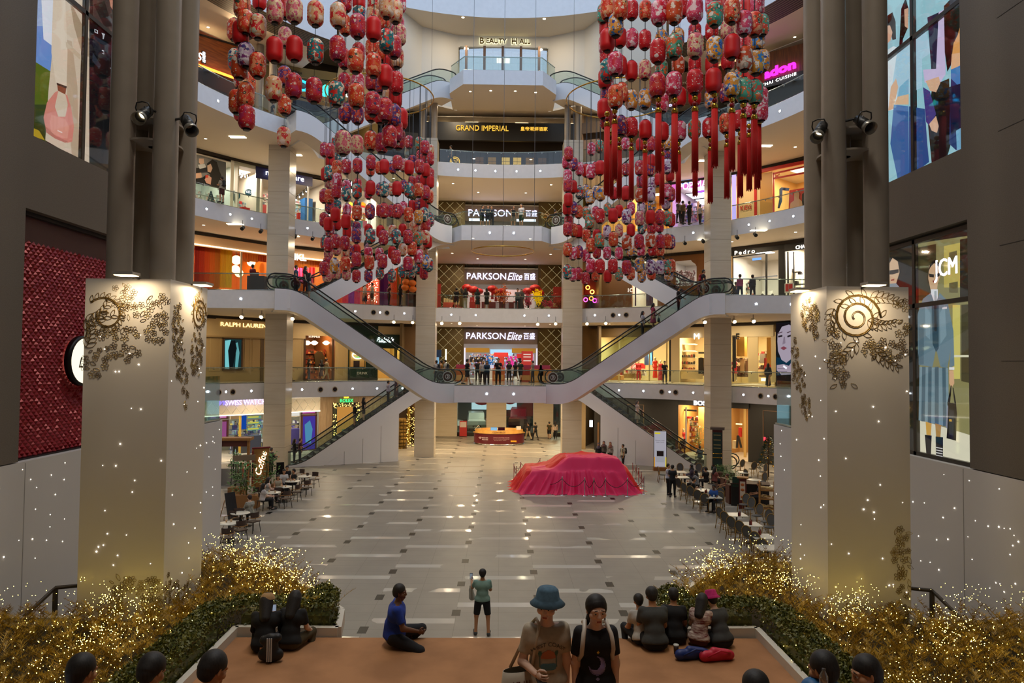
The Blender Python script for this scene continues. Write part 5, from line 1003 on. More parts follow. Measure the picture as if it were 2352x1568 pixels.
def parkson(k,sy,lab,extra=True):
 s=Shop(k,0,0,lab,A=(-7.6,60.2),B=(7.6,60.2),inner='C8C0BC',lamp=280 if k!=3 else 160,lcol=(1,.95,.9),depth=7,floor='C8C0B0')
 yo={1:0,2:0,3:0}[k]
 zc=lambda z_:z_
 for a,b in ((0,4.35),(10.85,15.2)):
  MB().box(a,-.1,0,b,0,s.H).build('facade',m_pattern,s.root); m=MB()
  for i in range(-3,8):
   x=a+i*.9
   for sg in (1,-1):
    p0=Vector((x,-.12,0.2)) if sg>0 else Vector((x,-.12,4.4)); p1=p0+Vector((4.2,0,4.2*sg))
    pts=[p0.lerp(p1,t/20) for t in range(21)]; pts=[p for p in pts if a+.03<p.x<b-.03 and .05<p.z<s.H-.05]
    if len(pts)>1: m.tube(pts,.012,n=4)
  m.build('light_lattice',EM('lattice','D8C890',.55),s.root)
 oz=.35 if k==1 else 0
 MB().box(4.35,-.25,2.75+oz,10.85,-.05,4.1+oz).build('signboard',cm('53433A'),s.root)
 if k!=3:
  s.T('PARKSON',0,0,1,'FFFFFF') if False else None
  for st,x,w_,sz,sh in (('PARKSON',6.3,3.45,.8,0),('Elite',8.75,1.3,.95,.35),('百盛',10.1,1.0,.62,0)):
   t=text('lettering',st,sz,EM('sign_violet','D8D4FF',3.2),s.root,loc=(x,-.3,3.42+oz),ext=.03,shear=sh); wd=max(v.co.x for v in t.data.vertices)-min(v.co.x for v in t.data.vertices); t.scale=(w_/wd,1,1)
  m=MB(); m.tube([(8.0,-.3,3.1),(7.95,-.3,3.6),(8.1,-.3,3.85)],.03,n=4)
 else:
  for st,x,w_,sz in (('PARKSON',6.6,3.9,.85),('百盛',10.2,1.0,.62)):
   t=text('lettering',st,sz,EM('sign_violet','D8D4FF',3.2),s.root,loc=(x,-.3,3.42),ext=.03); wd=max(v.co.x for v in t.data.vertices)-min(v.co.x for v in t.data.vertices); t.scale=(w_/wd,1,1)
 return s
s=parkson(1,0,'department store entrance with olive lattice walls and long violet white sign, first floor')
B_=lambda x0,z0,x1,z1,c,v=2.5,t=.1,n='panel',em=None: MB().box(x0,v,z0,x1,v+t,z1).build(n,cm(c,s=em),s.root)
B_(4.5,2.35,6.6,2.75,'B8902C',.2,.5,'arch_valance'); B_(8.6,2.35,10.7,2.75,'B8902C',.2,.5,'arch_valance')
B_(6.6,1.6,8.8,2.75,'*A8D0E8',6,.1,'screen',1.2); B_(4.7,1.5,6.2,2.0,'2A2420',4,.2,'counter_sign'); B_(6.1,.9,6.9,2.1,'*2868A8',5,.1,'poster',.9); B_(5.2,.8,6.0,1.9,'*B8A0D8',5,.1,'poster',.8); B_(8.1,1.1,9.2,2.1,'*E03890',5,.1,'poster',1); B_(9.3,.6,9.9,2.0,'22201E',4.4,.2,'cabinet'); B_(10,1.2,10.7,2.3,'*D8A0D0',4,.1,'poster',1)
B_(7.0,2.0,8.3,2.4,'B82820',3,.2,'red_arch'); B_(7.35,1.2,7.95,2.0,'A83020',3,.2,'red_arch'); B_(9.1,1.9,10.1,2.3,'C02820',3,.2,'counter_sign')
B_(4.4,0,4.5,2.75,'*E0D8F8',-.1,.1,'light_strip',1.5); B_(10.75,0,10.85,2.75,'*E0D8F8',-.1,.1,'light_strip',1.5)
for x,v,c in ((5.2,3.2,'D8D0C8'),(6.5,2.6,'C8B8B0'),(8.9,2.8,'D8D4D0'),(9.8,3.4,'B8A8A0')): B_(x,0,x+.9,.95,c,v,.7,'display_counter'); B_(x+.1,.95,x+.8,1.25,'*E8E0F0',v+.2,.3,'product_display',.8)
m=MB(); rnd=random.Random(21)
for i in range(700): x=rnd.uniform(4.6,10.6); z=rnd.uniform(.2,2.2); v=rnd.uniform(3,5.5); m.box(x,v,z,x+rnd.uniform(.05,.15),v+.1,z+rnd.uniform(.05,.18),rnd.randrange(6))
m.build('merchandise',[cm(c,s=.8) for c in ('*D8D0E8','C83048','E8E0D8','3A3038','D8A860','*90B8D8')],s.root)['kind']='stuff'
B_(0,1.9,2.4,2.55,'103E7A',-.2,.15,'signboard'); text('lettering','ESTEE LAUDER',.3,EM('white_sign','F4F4FF',3),s.root,loc=(.6,-.26,2.25)); B_(0,.9,2.2,1.9,'*88B8D8',-.14,.04,'screen',.8); B_(2.75,0,2.85,2.6,'*FFF4D0',-.2,.1,'light_strip',4); B_(0,.2,2.1,.9,'16181E',-.16,.06,'counter_front')
B_(13.1,.9,15.1,2.0,'*D8A8A0',-.2,.06,'poster',.9); B_(14.1,.9,15.1,1.6,'*C82818',-.22,.02,'poster',.9); B_(13.2,1.2,13.8,1.9,'*B07048',-.22,.02,'poster',.9); B_(13.0,.0,15.1,.9,'7A5A30',-.14,.05,'panel')
s=parkson(2,0,'department store front with festive red display below a long violet white sign, second floor')
B_(4.4,0,10.8,2.75,'D8B8B4',4.0,.1,'display_wall'); B_(0,0,2.3,2.75,'A83028',-.16,.05,'poster'); B_(.6,.9,1.8,2.2,'*D84060',-.2,.03,'poster',.7); B_(12.2,0,15.1,2.6,'9A2018',-.16,.05,'poster'); B_(13.4,.9,14.8,2.1,'*E04868',-.2,.03,'poster',.8); B_(0,0,1.5,1.6,'6AA898',-.22,.05,'poster')
s=parkson(3,0,'department store sign panel on the third floor seen through the bridge glass'); B_(4.4,0,10.8,2.75,'C8BCB4',2,.1,'display_wall'); B_(4.7,2.75,6.6,2.95,'*E8F0FF',-.3,.1,'light_box',2); B_(8.9,2.75,10.6,2.95,'*E8F0FF',-.3,.1,'light_box',2)
for k in (1,2,3):
 for sg in (-1,1):
  o=MB().box(sg*7.95-.1,54.5,LV[k],sg*7.95+.1,60.2,LV[k+1]-TH).build('wall_%s'%('left' if sg<0 else 'right'),cm('6E5A38')); struct(o,'side wall of the central recess, floor %d %s'%(k,'left' if sg<0 else 'right'))
s=Shop(4,0,0,'black banded restaurant front with gold lettering and gold lit windows',A=(-9,56.2),B=(8,56.2),inner='241A12',lamp=40,lcol=(1,.7,.4),depth=6,H=5.4)
MB().box(2.6,-.3,3.0,14.9,0,4.5).build('signboard',cm('0E0C0B'),s.root); MB().box(0,-.1,0,2.6,0,5.4).build('facade',cm('1A1613'),s.root); MB().box(14.9,-.1,0,17,0,5.4).build('facade',cm('6A5A4A'),s.root)
t=text('lettering','GRAND IMPERIAL',.62,EM('gold_sign','E8B040',1.6),s.root,loc=(7.3,-.36,3.98),ext=.03); wd=max(v.co.x for v in t.data.vertices)-min(v.co.x for v in t.data.vertices); t.scale=(4.35/wd,1,1)
t=text('lettering','皇帝潮鮮酒家',.36,EM('gold_sign','E8B040',1.6),s.root,loc=(11.6,-.36,3.98),ext=.03); t.scale=(1.05,1,1)
for x,c in ((8.1,'*C89040'),(9.3,'*E8B860'),(10.3,'*E8B458'),(11.4,'*B88038'),(7.0,'*8A5A28'),(12.5,'*7A5028')):
 MB().box(x-.35,3,0.2,x+.35,3.05,2.6).build('lit_window',cm(c,s=.9 if 'E8' in c else .4),s.root); m=MB()
 for i in range(1,6): m.box(x-.35,2.96,.2+i*.4,x+.35,2.98,.23+i*.4)
 m.box(x-.01,2.96,.2,x+.01,2.98,2.6); m.build('lattice',cm('2A1A0C'),s.root)
q=Vector((5.1,-.5,1.15)); m=MB(); m.tube([(q.x+.38*math.cos(t),q.y,q.z+.38*math.sin(t)) for t in [i*PI/12 for i in range(24)]],.035,n=5,closed=True); m.tube([(q.x+.26*math.cos(t),q.y,q.z+.26*math.sin(t)) for t in [i*PI/12 for i in range(20)]],.03,n=5); m.build('round_emblem',EM('gold_sign','E8B040',1.6),s.root); text('emblem_letter','GI',.3,EM('gold_sign','E8B040',1.6),s.root,loc=(5.1,-.5,1.15))
rnd=random.Random(4); m=MB()
for i in range(11): m.lathe([(.001,0),(.05,0)],o=(1.5+i*1.35,1.2+(i%2),4.6-.001),n=8,mat=Matrix.Rotation(PI,4,'X'))
m.build('ceiling_lamps',m_warmbulb,s.root)
s=Shop(5,0,0,'glazed beauty hall entrance with bronze posts and gold lettering above',A=(-3.7,55.9),B=(3.7,55.9),inner='B0ACA0',lamp=150,depth=5,H=5.2,lcol=(1,.9,.75))
for i in range(5): MB().box(.55+i*1.5,-.5,0,.75+i*1.5,-.3,5.1).build('bronze_post',M('bronze_post','5A4232',.4,metal=.4),s.root)
MB().box(0.1,-.3,0,7.3,-.29,5.1).build('glass',GLASS('hall_glass','E0E8EC',.35),s.root)
m=MB(); rnd=random.Random(1)
for i in range(14): x=.2+i*.52; m.box(x,-.1,0,x+.03,-.07,5.1)
for z_ in (.6,1.4,2.2,3.0,3.8,4.6): m.box(.1,-.1,z_,7.3,-.07,z_+.04)
m.build('glazing_bars',M('bar_beige','A89878',.5),s.root)
for st,x,sz in (('B',1.3,.72),('EAUTY',2.5,.55),('H',4.0,.72),('ALL',4.88,.55)):
 t=text('lettering',st,sz,M('sign_gold','6A5220',.3,metal=.6),s.root,loc=(x+.6,-.08,5.68),ext=.05,bold=.01)
 t2=text('letter_glow',st,sz,EM('glow_edge','FFF8C8',2.2),s.root,loc=(x+.6,-.02,5.68),ext=.01,bold=.03)
p=thing('porch_window','long beige pillared glass wall facing the car porch at the back of the ground floor','window',(0,66,0))
for x0,x1 in ((-6.6,-4.1),(-1.3,.6),(3.2,5.1)): MB().box(x0,-.5,0,x1,.3,4.55).build('stone_pier',m_trav,p)
MB().box(-9,-.1,.0,9,.15,.35).build('base_kerb',cm('221C14'),p); MB().box(-9,0,.35,9,.01,4.5).build('glass',m_glass,p)
struct(MB().box(-12,66.4,-.2,12,90,.02).build('floor',cm('3A3A38')),'grey car porch floor behind the glass'); struct(MB().box(-12,80,0,12,80.2,5).build('wall_back',cm('4A4238')),'far wall of the car porch'); struct(MB().box(-12,66,4.55,12,90,4.8).build('ceiling',cm('6A6254')),'car porch ceiling')
for x in (-6,0,6): light('porch_lamp','AREA',(x,70,4.4),420,(1,.85,.65),1.2)
m=MB(); 
for i in range(6): m.bar((-7+i*2.4,68,.03),(-5.9+i*2.4,69.6,.03),.12,.01)
struct(m.build('floor_marking',cm('C8A020')),'yellow painted parking marks')
for sg in (-1,1): struct(MB().box(sg*9,66 if False else 56,0,sg*9+.3*sg,66.3,4.55).build('wall_%s'%('left' if sg<0 else 'right'),cm('6A5638')),'side wall of the passage to the car porch, %s'%('left' if sg<0 else 'right'))
def downlight(x,y,z,e,lab,grp,col=WARM,real=True,r=.09,em=25):
 t=thing('downlight',lab,'ceiling light',(x,y,z),group=grp)
 MB().lathe([(r,-.004),(r*1.35,-.01),(r*1.4,0)],n=14).build('trim_ring',M('trim_ring','D8D0C0',.5),t); MB().lathe([(.001,-.003),(r,-.003)],n=14).build('lens',EM('downlight_lens','FFF0D0',8),t)
 if real: light('lamp','AREA',(0,0,-.05),e,col,.35,parent=t)
 return t
ring_deg=[100,112,124,136,148,160,172,80,68,56,44,32,20,8]
nm=['ground floor','first floor','second floor','third floor','fourth floor']
for k in range(5):
 z=LV[k+1]-TH if k<4 else Z4+.05
 for i,d in enumerate(ring_deg):
  a=R(d); rr=22.6
  side='left' if d>90 else 'right'
  if k==4 and 52<d<128: z2=LV[5]-.16-.01
  else: z2=z
  downlight(rr*math.cos(a),32+rr*math.sin(a),z2-.003,[165,140,140,150,190][k],'small ceiling light over %s gallery, %s side'%(nm[k],side),'%s gallery downlights, %s side'%(nm[k],side),real=(i%2==0 or k in(0,)))
for k in range(4):
 for (x,y) in ((-2,57),(2,57),(-2,47.5),(2,47.5)) if k!=1 else ((-2,57),(2,57)):
  downlight(x,y,LV[k+1]-TH-.004,130,'recessed ceiling light above the middle of the %s'%nm[k],'central downlights, %s'%nm[k])
for (x,y) in ((-6,60),(0,60),(6,60),(-3,54),(3,54)): downlight(x,y,LV[1]-TH-.004,170,'warm light over the ground floor passage','passage downlights',col=(1,.7,.36))
for x,y in ((-2.4,49.6),(-.9,49.4),(.9,49.4),(2.4,49.6)): downlight(x,y,LV[5]-TH-.004,40,'recessed light under the beauty hall bridge','lights under the top bridge')
for x,y in ((-9,50.5),(-3.2,53),(3.2,53),(9,50.5)): downlight(x,y,RIM-.01,150,'recessed light in the curved ceiling above the beauty hall','lights above the beauty hall',r=.12)
def fascia_light(x,y,z,ang,lab,grp):
 t=thing('fascia_light',lab,'light',(x,y,z),ang,group=grp); q=Matrix.Rotation(PI/2,4,'X')
 MB().lathe([(.09,0),(.11,.012),(.11,0)],n=12,mat=q).build('bezel',m_chrome,t); MB().lathe([(.001,.03),(.04,.026),(.062,.0)],n=12,mat=q).build('lens',m_bulb,t)
def fl_ring(k,px,dz=-.5,r=RIN):
 for p_ in px:
  x,y=ringpt(p_,r-.005); a=math.atan2(y-32,x)-PI/2
  sd='left' if p_<960 else ('right' if p_>1330 else 'centre')
  fascia_light(x,y,LV[k]+dz,a,'bright white star light on the %s balcony edge, %s'%(nm[k].replace(' floor',' gallery'),sd),'fascia lights %s %s'%(nm[k],sd))
fl_ring(3,[468,523,573,702,1592,1720,1768,1823]); fl_ring(2,[815,872,928,1036,1092,1204,1260,1366,1422]); fl_ring(1,[522,580,696,812,868,926,1422,1478,1538,1592,1707,1764]); fl_ring(4,[1048,1088,1134,1183,1238])
for x in (-15.3,-17.4): fascia_light(x,40.29,LV[2]-.5,0,'bright star light on left second floor landing','landing lights left')
for x in (15.2,17.3): fascia_light(x,40.29,LV[2]-.5,0,'bright star light on right second floor landing','landing lights right')
for k,y in ((1,43.19),(3,48.29)):
 for x in (-.85,.85): fascia_light(x,y,LV[k]-.5,0,'bright star light on front of %s bridge'%nm[k],'%s bridge lights'%nm[k])
for px,py in ((501,247),(581,262),(1791,268)):
 v=RC@Vector(((px-CX)/F_PX,-(py-CY)/F_PX,-1)); a=v.x/v.y; A_=1+a*a;B2=-64;C2=1024-(UP-.005)**2; y=(-B2+math.sqrt(B2*B2-4*A_*C2))/(2*A_); x=a*y
 fascia_light(x,y,LV[4]-.5,math.atan2(y-32,x)-PI/2,'bright white star light on the projecting fourth gallery edge','fascia lights upper gallery')
for k,pxs in ((1,(505,537,738,771,1520,1552,1747,1781)),(2,(857,888,1408,1438))):
 for p_ in pxs:
  x,y=ringpt(p_,RIN-.005); a=math.atan2(y-32,x)-PI/2
  t=thing('round_vent','round dark air vent in the white %s balcony edge'%nm[k].replace(' floor',''),'vent',(x,y,LV[k]-.52),a,group='round vents %s'%nm[k]); q=Matrix.Rotation(PI/2,4,'X'); MB().lathe([(.001,.01),(.13,.012),(.15,.02)],n=16,mat=q).build('opening',m_black,t); MB().lathe([(.14,.012),(.2,.03),(.21,0)],n=16,mat=q).build('rim',M('vent_rim','B8A890',.4),t)
def head(px,py,D,on,lab,grp):
 p=at(px,py,D); t=thing('ceiling_spotlight',lab,'spotlight',p,group=grp); MB().cyl((0,0,.12),(0,.0,.5),.015,n=5).build('stem',m_dark,t); MB().cyl((0,.12,.08),(0,-.1,-.06),.12,n=12).build('head',M('spot_head','4A4640',.4,metal=.4) if not on else M('spot_head_w','C8C0B0',.4),t)
 d=Vector((0,-.22,-.14)).normalized(); MB().lathe([(.001,0),(.11,0)],n=12,mat=Matrix.Translation((0,-.105,-.063))@d.to_track_quat('Z','Y').to_matrix().to_4x4()).build('lens',m_warmbulb if on else m_black,t)
for px,py,D in ((556,726,41),(601,726,42),(673,730,42.5),(905,738,50.5),(948,739,51),(1015,741,51.5),(1056,741,51.5),(1235,743,51.5),(1276,742,51.5),(1348,742,51.3),(1391,741,50.8),(1618,738,42.5),(1686,737,42.5),(1730,736,41.5)): head(px,py,D,True,'lit spotlight hanging below second gallery','lit spotlights below the second gallery')
for px,py,D in ((557,524,43),(599,531,44),(678,543,46.8),(718,548,47.2),(1573,558,46),(1615,554,45.6),(1693,545,44),(1735,539,43)): head(px,py,D,False,'black spotlight hanging below third gallery','black spotlights below the third gallery')
for px,py,D in ((545,349,43.5),(676,372,47.2),(540,532,43.5),(670,556,47.5),(1622,383,47.2),(1755,366,43.8),(1620,560,47),(1742,549,43.5)):
 p=at(px,py,D); t=thing('linear_light','short twin tube light fixture on the gallery ceiling','ceiling light',p,group='twin tube fixtures'); t.location.z=min(LV[5],[l-TH-.005 for l in LV if l-TH>p.z-.9][0])
 for dy in (-.12,.12): MB().box(-.5,dy-.05,-.03,.5,dy+.05,0).build('tube_light',EM('tube_l','FFF0C8',7),t)
def sdf_mesh(prims,h,k=.028):
 """prims: (a,b,ra,rb,[cuts],squash) round cones -> smooth surface (verts, quads)"""
 P=[]
 for q in prims:
  a=np.array(q[0],float); b=np.array(q[1],float); P.append((a,b,q[2],q[3],q[4] if len(q)>4 else (),q[5] if len(q)>5 else None))
 lo=np.min([np.minimum(a-ra,b-rb) for a,b,ra,rb,_,_ in P],0)-3*h; hi=np.max([np.maximum(a+ra,b+rb) for a,b,ra,rb,_,_ in P],0)+3*h
 n=np.ceil((hi-lo)/h).astype(int)+1; F=np.full(n,.5,np.float32)
 ax=[lo[i]+h*np.arange(n[i]) for i in range(3)]
 for a,b,ra,rb,cuts,sq in P:
  m=max(ra,rb)+k*2+2*h; l=np.maximum(((np.minimum(a,b)-m-lo)/h).astype(int),0); u=np.minimum(((np.maximum(a,b)+m-lo)/h).astype(int)+2,n)
  X,Y,Z=np.meshgrid(ax[0][l[0]:u[0]],ax[1][l[1]:u[1]],ax[2][l[2]:u[2]],indexing='ij'); p=np.stack([X,Y,Z],-1)
  pa=p-a; ba=b-a
  if sq is not None: pa=pa/np.array(sq); ba=ba/np.array(sq)
  t=np.clip((pa@ba)/max(ba@ba,1e-9),0,1); d=np.linalg.norm(pa-t[...,None]*ba,axis=-1)-(ra+(rb-ra)*t)
  for (pt,nr) in cuts: d=np.maximum(d,(p-np.array(pt))@np.array(nr))
  S=F[l[0]:u[0],l[1]:u[1],l[2]:u[2]]; hh=np.clip(.5+.5*(S-d)/k,0,1); F[l[0]:u[0],l[1]:u[1],l[2]:u[2]]=S+(d-S)*hh-k*hh*(1-hh)
 s=F<0
 c=[s[i:n[0]-1+i,j:n[1]-1+j,q:n[2]-1+q] for i in (0,1) for j in (0,1) for q in (0,1)]
 cnt=sum(x.astype(np.int8) for x in c); cell=(cnt>0)&(cnt<8); idx=-np.ones(cell.shape,int); ii=np.argwhere(cell); idx[cell]=np.arange(len(ii))
 acc=np.zeros((len(ii),3)); num=np.zeros(len(ii))
 offs=[(i,j,q) for i in (0,1) for j in (0,1) for q in (0,1)]
 for A in offs:
  for B in offs:
   if sum(B)-sum(A)==1 and all(y>=x for x,y in zip(A,B)):
    fa=F[ii[:,0]+A[0],ii[:,1]+A[1],ii[:,2]+A[2]]; fb=F[ii[:,0]+B[0],ii[:,1]+B[1],ii[:,2]+B[2]]; m=(fa<0)!=(fb<0)
    t=np.where(m,fa/np.where(m,fa-fb,1),0); pt=np.array(A)+t[:,None]*(np.array(B)-np.array(A)); acc+=np.where(m[:,None],pt,0); num+=m
 V=lo+h*(ii+acc/np.maximum(num,1)[:,None]); Fc=[]
 for ax_ in range(3):
  sl0=[slice(1,-1)]*3; sl1=[slice(1,-1)]*3; sl0[ax_]=slice(0,-1); sl1[ax_]=slice(1,None)
  A=s[tuple(sl0)]; B=s[tuple(sl1)]; e=np.argwhere(A!=B); 
  if not len(e): continue
  base=e.copy(); 
  for o in range(3):
   if o!=ax_: base[:,o]+=1
  o1,o2=[(1,2),(2,0),(0,1)][ax_]; q=[]
  for d1,d2 in ((-1,-1),(0,-1),(0,0),(-1,0)):
   w_=base.copy(); w_[:,o1]+=d1; w_[:,o2]+=d2; q.append(idx[w_[:,0],w_[:,1],w_[:,2]])
  q=np.stack(q,1); fl=A[tuple(e.T)]; q=np.where(fl[:,None],q,q[:,::-1]); Fc.append(q)
 return V,np.concatenate(Fc)
def np_obj(name,V,Fc,mats,parent,mi=None,smooth=True):
 me=bpy.data.meshes.new(name); me.from_pydata([tuple(v) for v in V],[],[tuple(int(i) for i in f) for f in Fc])
 for m in (mats if isinstance(mats,list) else [mats]): me.materials.append(m)
 if mi is not None: me.polygons.foreach_set('material_index',list(mi))
 me.polygons.foreach_set('use_smooth',[smooth]*len(me.polygons)); me.update()
 o=bpy.data.objects.new(name,me); COL.objects.link(o); 
 if parent: o.parent=parent
 return o
HEADS={}
def head_mesh(hi):
 if hi in HEADS: return HEADS[hi]
 pr=[((0,-.012,.03),(0,-.02,.035),.088,.085,(),(.88,1.05,1.0)),((0,.02,-.02),(0,.03,-.075),.07,.042,(),(.95,1,1)),((0,.035,-.09),(0,.04,-.095),.03,.028),
  ((0,.088,.012),(0,.098,-.02),.009,.0125),((-.009,.087,-.025),(.009,.087,-.025),.01,.01),
  ((-.018,.078,-.056),(.018,.078,-.056),.012,.012),((-.014,.078,-.068),(.014,.078,-.068),.011,.011),
  ((-.05,.066,.03),(-.015,.08,.03),.012,.012),((.05,.066,.03),(.015,.08,.03),.012,.012),
  ((-.08,-.01,.02),(-.082,-.008,-.02),.014,.009),((.08,-.01,.02),(.082,-.008,-.02),.014,.009),
  ((-.045,.05,-.02),(-.05,.045,-.02),.03,.03),((.045,.05,-.02),(.05,.045,-.02),.03,.03)]
 V,Fq=sdf_mesh(pr,.0045 if hi else .016,k=.014)
 c=V[Fq].mean(1); mi=np.zeros(len(Fq),int)
 lip=(np.abs(c[:,0])<.02)&(np.abs(c[:,2]+.062)<.0085)&(c[:,1]>.068); mi[lip]=1
 brow=(np.abs(np.abs(c[:,0])-.034)<.017)&(np.abs(c[:,2]-(.036-(np.abs(c[:,0])-.034)*.3))<.003)&(c[:,1]>.06); mi[brow]=2
 V=list(map(tuple,V)); Fc=[tuple(f) for f in Fq]; mi=list(mi)
 for sx in (-1,1):     # eyes
  m=MB(); m.sph((sx*.033,.073,.008),.0145,n=10 if hi else 6,m=7 if hi else 4,mi=3,sc=(1.2,.8,.66)); m.sph((sx*.033,.0835,.008),.0068,n=8,m=5,mi=2,sc=(1,.5,1))
  n=len(V); V+=m.v; Fc+=[tuple(i+n for i in f) for f in m.f]; mi+=m.m
 HEADS[hi]=(np.array(V),Fc,mi); return HEADS[hi]
def hand_mesh(curl):
 m=MB(); m.sph((0,-.045,0),.05,n=8,m=6,sc=(.82,1,.34))   # palm, fingers toward -y, palm facing -z
 for i,(x,L,sp) in enumerate(((-.031,.066,-.1),(-.011,.076,-.03),(.010,.071,.03),(.029,.056,.1))):
  p=Vector((x,-.08,0)); a=0; pts=[p]; 
  for s in range(3): a+=curl*(.35+.25*s); p=p+Vector((sp*.3,-math.cos(a),-math.sin(a)))*L/3; pts.append(p)
  m.tube(pts,[.0095,.009,.0085,.006],n=6)
 m.tube([(-.03,-.02,0),(-.052,-.04,-.012),(-.055,-.068,-.025-.01*curl),(-.045,-.088,-.032-.015*curl)],[.014,.012,.0105,.007],n=6)
 return m
SKIN={'light':'E6BEA6','tan':'B8845E','dark':'68432E','mid':'C4926E'}
def skinmat(t): 
 m=M('skin_'+t,SKIN[t],.5); return m
def person(label,loc,rz=0,pose=None,ht=1.68,top=('short','222326'),bottom=('pants','1D1E22'),shoes='1A1A1A',hair=('short','15110F'),skin='mid',h=.034,w=1.0,group=None,hatc=None,look=0,nod=0,hi=False,roll=0):
 po=dict(lean=0,hip=(0,0),knee=(0,0),spread=.05,arm=(0,0),abd=(.12,.12),elbow=(.15,.15),twist=(0,0),seat=None,curl=.5); po.update(pose or {})
 S=ht/1.7; 
 th,ca,ua,fa=.43,.41,.28,.25
 lean=po['lean']; up=np.array([0,math.sin(lean),math.cos(lean)]); fw=np.array([0,math.cos(lean),-math.sin(lean)]); rt=np.array([1.,0,0])
 pel=np.array([0,0,.94]); J={}
 for i,sx in enumerate((-1,1)):
  a=po['hip'][i]; k_=a-po['knee'][i]; hp=pel+rt*sx*.09*w; sp=po['spread']*sx
  kn=hp+th*np.array([sp,math.sin(a),-math.cos(a)]); an=kn+ca*np.array([sp*.3,math.sin(k_),-math.cos(k_)])
  J['hp',i],J['kn',i],J['an',i]=hp,kn,an
  fa_=k_*.35 if po['seat'] is None else max(min(k_,.3),-.2); J['to',i]=an+np.array([sx*.03,.17*math.cos(fa_),-.035+.12*math.sin(fa_)])
 if po['seat'] is None: z0=min(min(J['an',0][2],J['an',1][2])-.085,min(J['to',0][2],J['to',1][2])-.045)
 else: z0=.94-.10-po['seat']/S
 sh=np.array([0,0,-z0])
 for k2 in list(J): J[k2]=J[k2]+sh
 pel=pel+sh; waist=pel+up*.16; chest=pel+up*.36; neck=pel+up*.52
 for i,sx in enumerate((-1,1)):
  shd=chest+up*.085+rt*sx*.16*w; p_=po['arm'][i]; ab=po['abd'][i]
  d=rt*sx*math.sin(ab)+(-up*math.cos(p_)+fw*math.sin(p_))*math.cos(ab); el=shd+d*ua
  e=po['elbow'][i]; p2=p_+e; tw=po['twist'][i]; d2=(-up*math.cos(p2)+fw*math.sin(p2)); d2=d2*math.cos(tw)+(-rt*sx)*math.sin(tw); d2=d2/np.linalg.norm(d2)
  J['sh',i],J['el',i],J['wr',i],J['hd',i]=shd,el,el+d2*fa,d2
 hc=neck+up*.13+fw*.02
 root=thing('person',label,'person',loc,rz,group)
 def tr(prims): return [(q[0]*S,q[1]*S,q[2]*S,q[3]*S,[(pt*S,n_) for pt,n_ in (q[4] if len(q)>4 else ())])+((q[5],) if len(q)>5 else ()) for q in prims]
 def torso(g,cut=()):
  return [(pel-rt*.06*w,pel+rt*.06*w,.115+g,.115+g,cut),(waist-rt*.035*w,waist+rt*.035*w,.105*(.6+.4*w)+g,.105*(.6+.4*w)+g,cut),(chest-rt*.085*w+up*.0,chest+rt*.085*w,.112*(.7+.3*w)+g,.112*(.7+.3*w)+g,cut),
    (waist,chest,.105*w+g,.11+g,cut),(chest+up*.08-rt*.12*w,chest+up*.08+rt*.12*w,.058+g,.058+g,cut),(pel,waist,.11*w+g,.1*w+g,cut)]
 skin_p=torso(0)+[(chest+up*.1,hc-up*.03,.058,.052)]
 for i in (0,1):
  skin_p+=[(J['sh',i],J['el',i],.05*(.5+.5*w),.038),(J['el',i],J['wr',i],.04*(.5+.5*w),.026),(J['hp',i],J['kn',i],.088*(.6+.4*w),.058),(J['kn',i],J['an',i],.056,.038),(J['an',i],J['to',i],.042,.032)]
 V,Fc=sdf_mesh(tr(skin_p),h); V=list(map(tuple,V)); Fc=[tuple(f) for f in Fc]; mi=[0]*len(Fc)
 R3=Matrix(((rt[0],fw[0],up[0]),(rt[1],fw[1],up[1]),(rt[2],fw[2],up[2])))
 hr=R3@Matrix.Rotation(look,3,'Z')@Matrix.Rotation(-nod,3,'X')@Matrix.Rotation(roll,3,'Y'); HM=np.array(hr)
 hV,hF,hm=head_mesh(hi); hv=(hV*S*1.0)@HM.T+hc*S; n=len(V); V+=list(map(tuple,hv)); Fc+=[tuple(i+n for i in f) for f in hF]; mi+=hm
 for i,sx in enumerate((-1,1)):
  m=hand_mesh(po['curl']); d=Vector(J['hd',i]); y=-d; x=Vector(rt)*sx; 
  inn=Vector(-rt*sx); z=-(inn-d*inn.dot(d)); 
  if z.length<.2: z=Vector(up)
  z.normalize(); x=y.cross(z); Mx=Matrix((x,y,z)).transposed()
  flip=-1 if (x.dot(Vector(fw))>0) else 1
  o_=Vector(J['wr',i])*S; vv=[Mx@Vector((p[0]*flip*S,p[1]*S,p[2]*S))+o_ for p in m.v]; n=len(V); V+=[tuple(p) for p in vv]; Fc+=[tuple(j+n for j in f) for f in m.f]; mi+=[0]*len(m.f)
 np_obj('body',V,Fc,[skinmat(skin),M('lips_'+skin,'A8584E' if skin!='dark' else '54302A',.4),M('brow_dark','1A1210',.6),M('eye_white','D8D4CC',.3)],root,mi)
 kind,tc=top[0],top[1]; hem=(pel-up*(.02 if len(top)<3 else top[2]),-up)
 sp=torso(.014,[hem,(neck-up*.035,up)])+[(pel-rt*.06*w,pel+rt*.06*w,.14,.14,[hem]),(pel,waist,.128*w,.12*w,[hem])]
 for i in (0,1):
  ax=(J['el',i]-J['sh',i])/ua
  if kind=='short': sp+=[(J['sh',i],J['el',i],.061*(.5+.5*w),.057,[(J['sh',i]+ax*.2,ax),hem])]
  if kind=='long': 
   d2=(J['wr',i]-J['el',i])/fa; sp+=[(J['sh',i],J['el',i],.056*(.5+.5*w),.046),(J['el',i],J['wr',i]-d2*.01,.05,.036,[(J['wr',i]-d2*.012,d2)])]
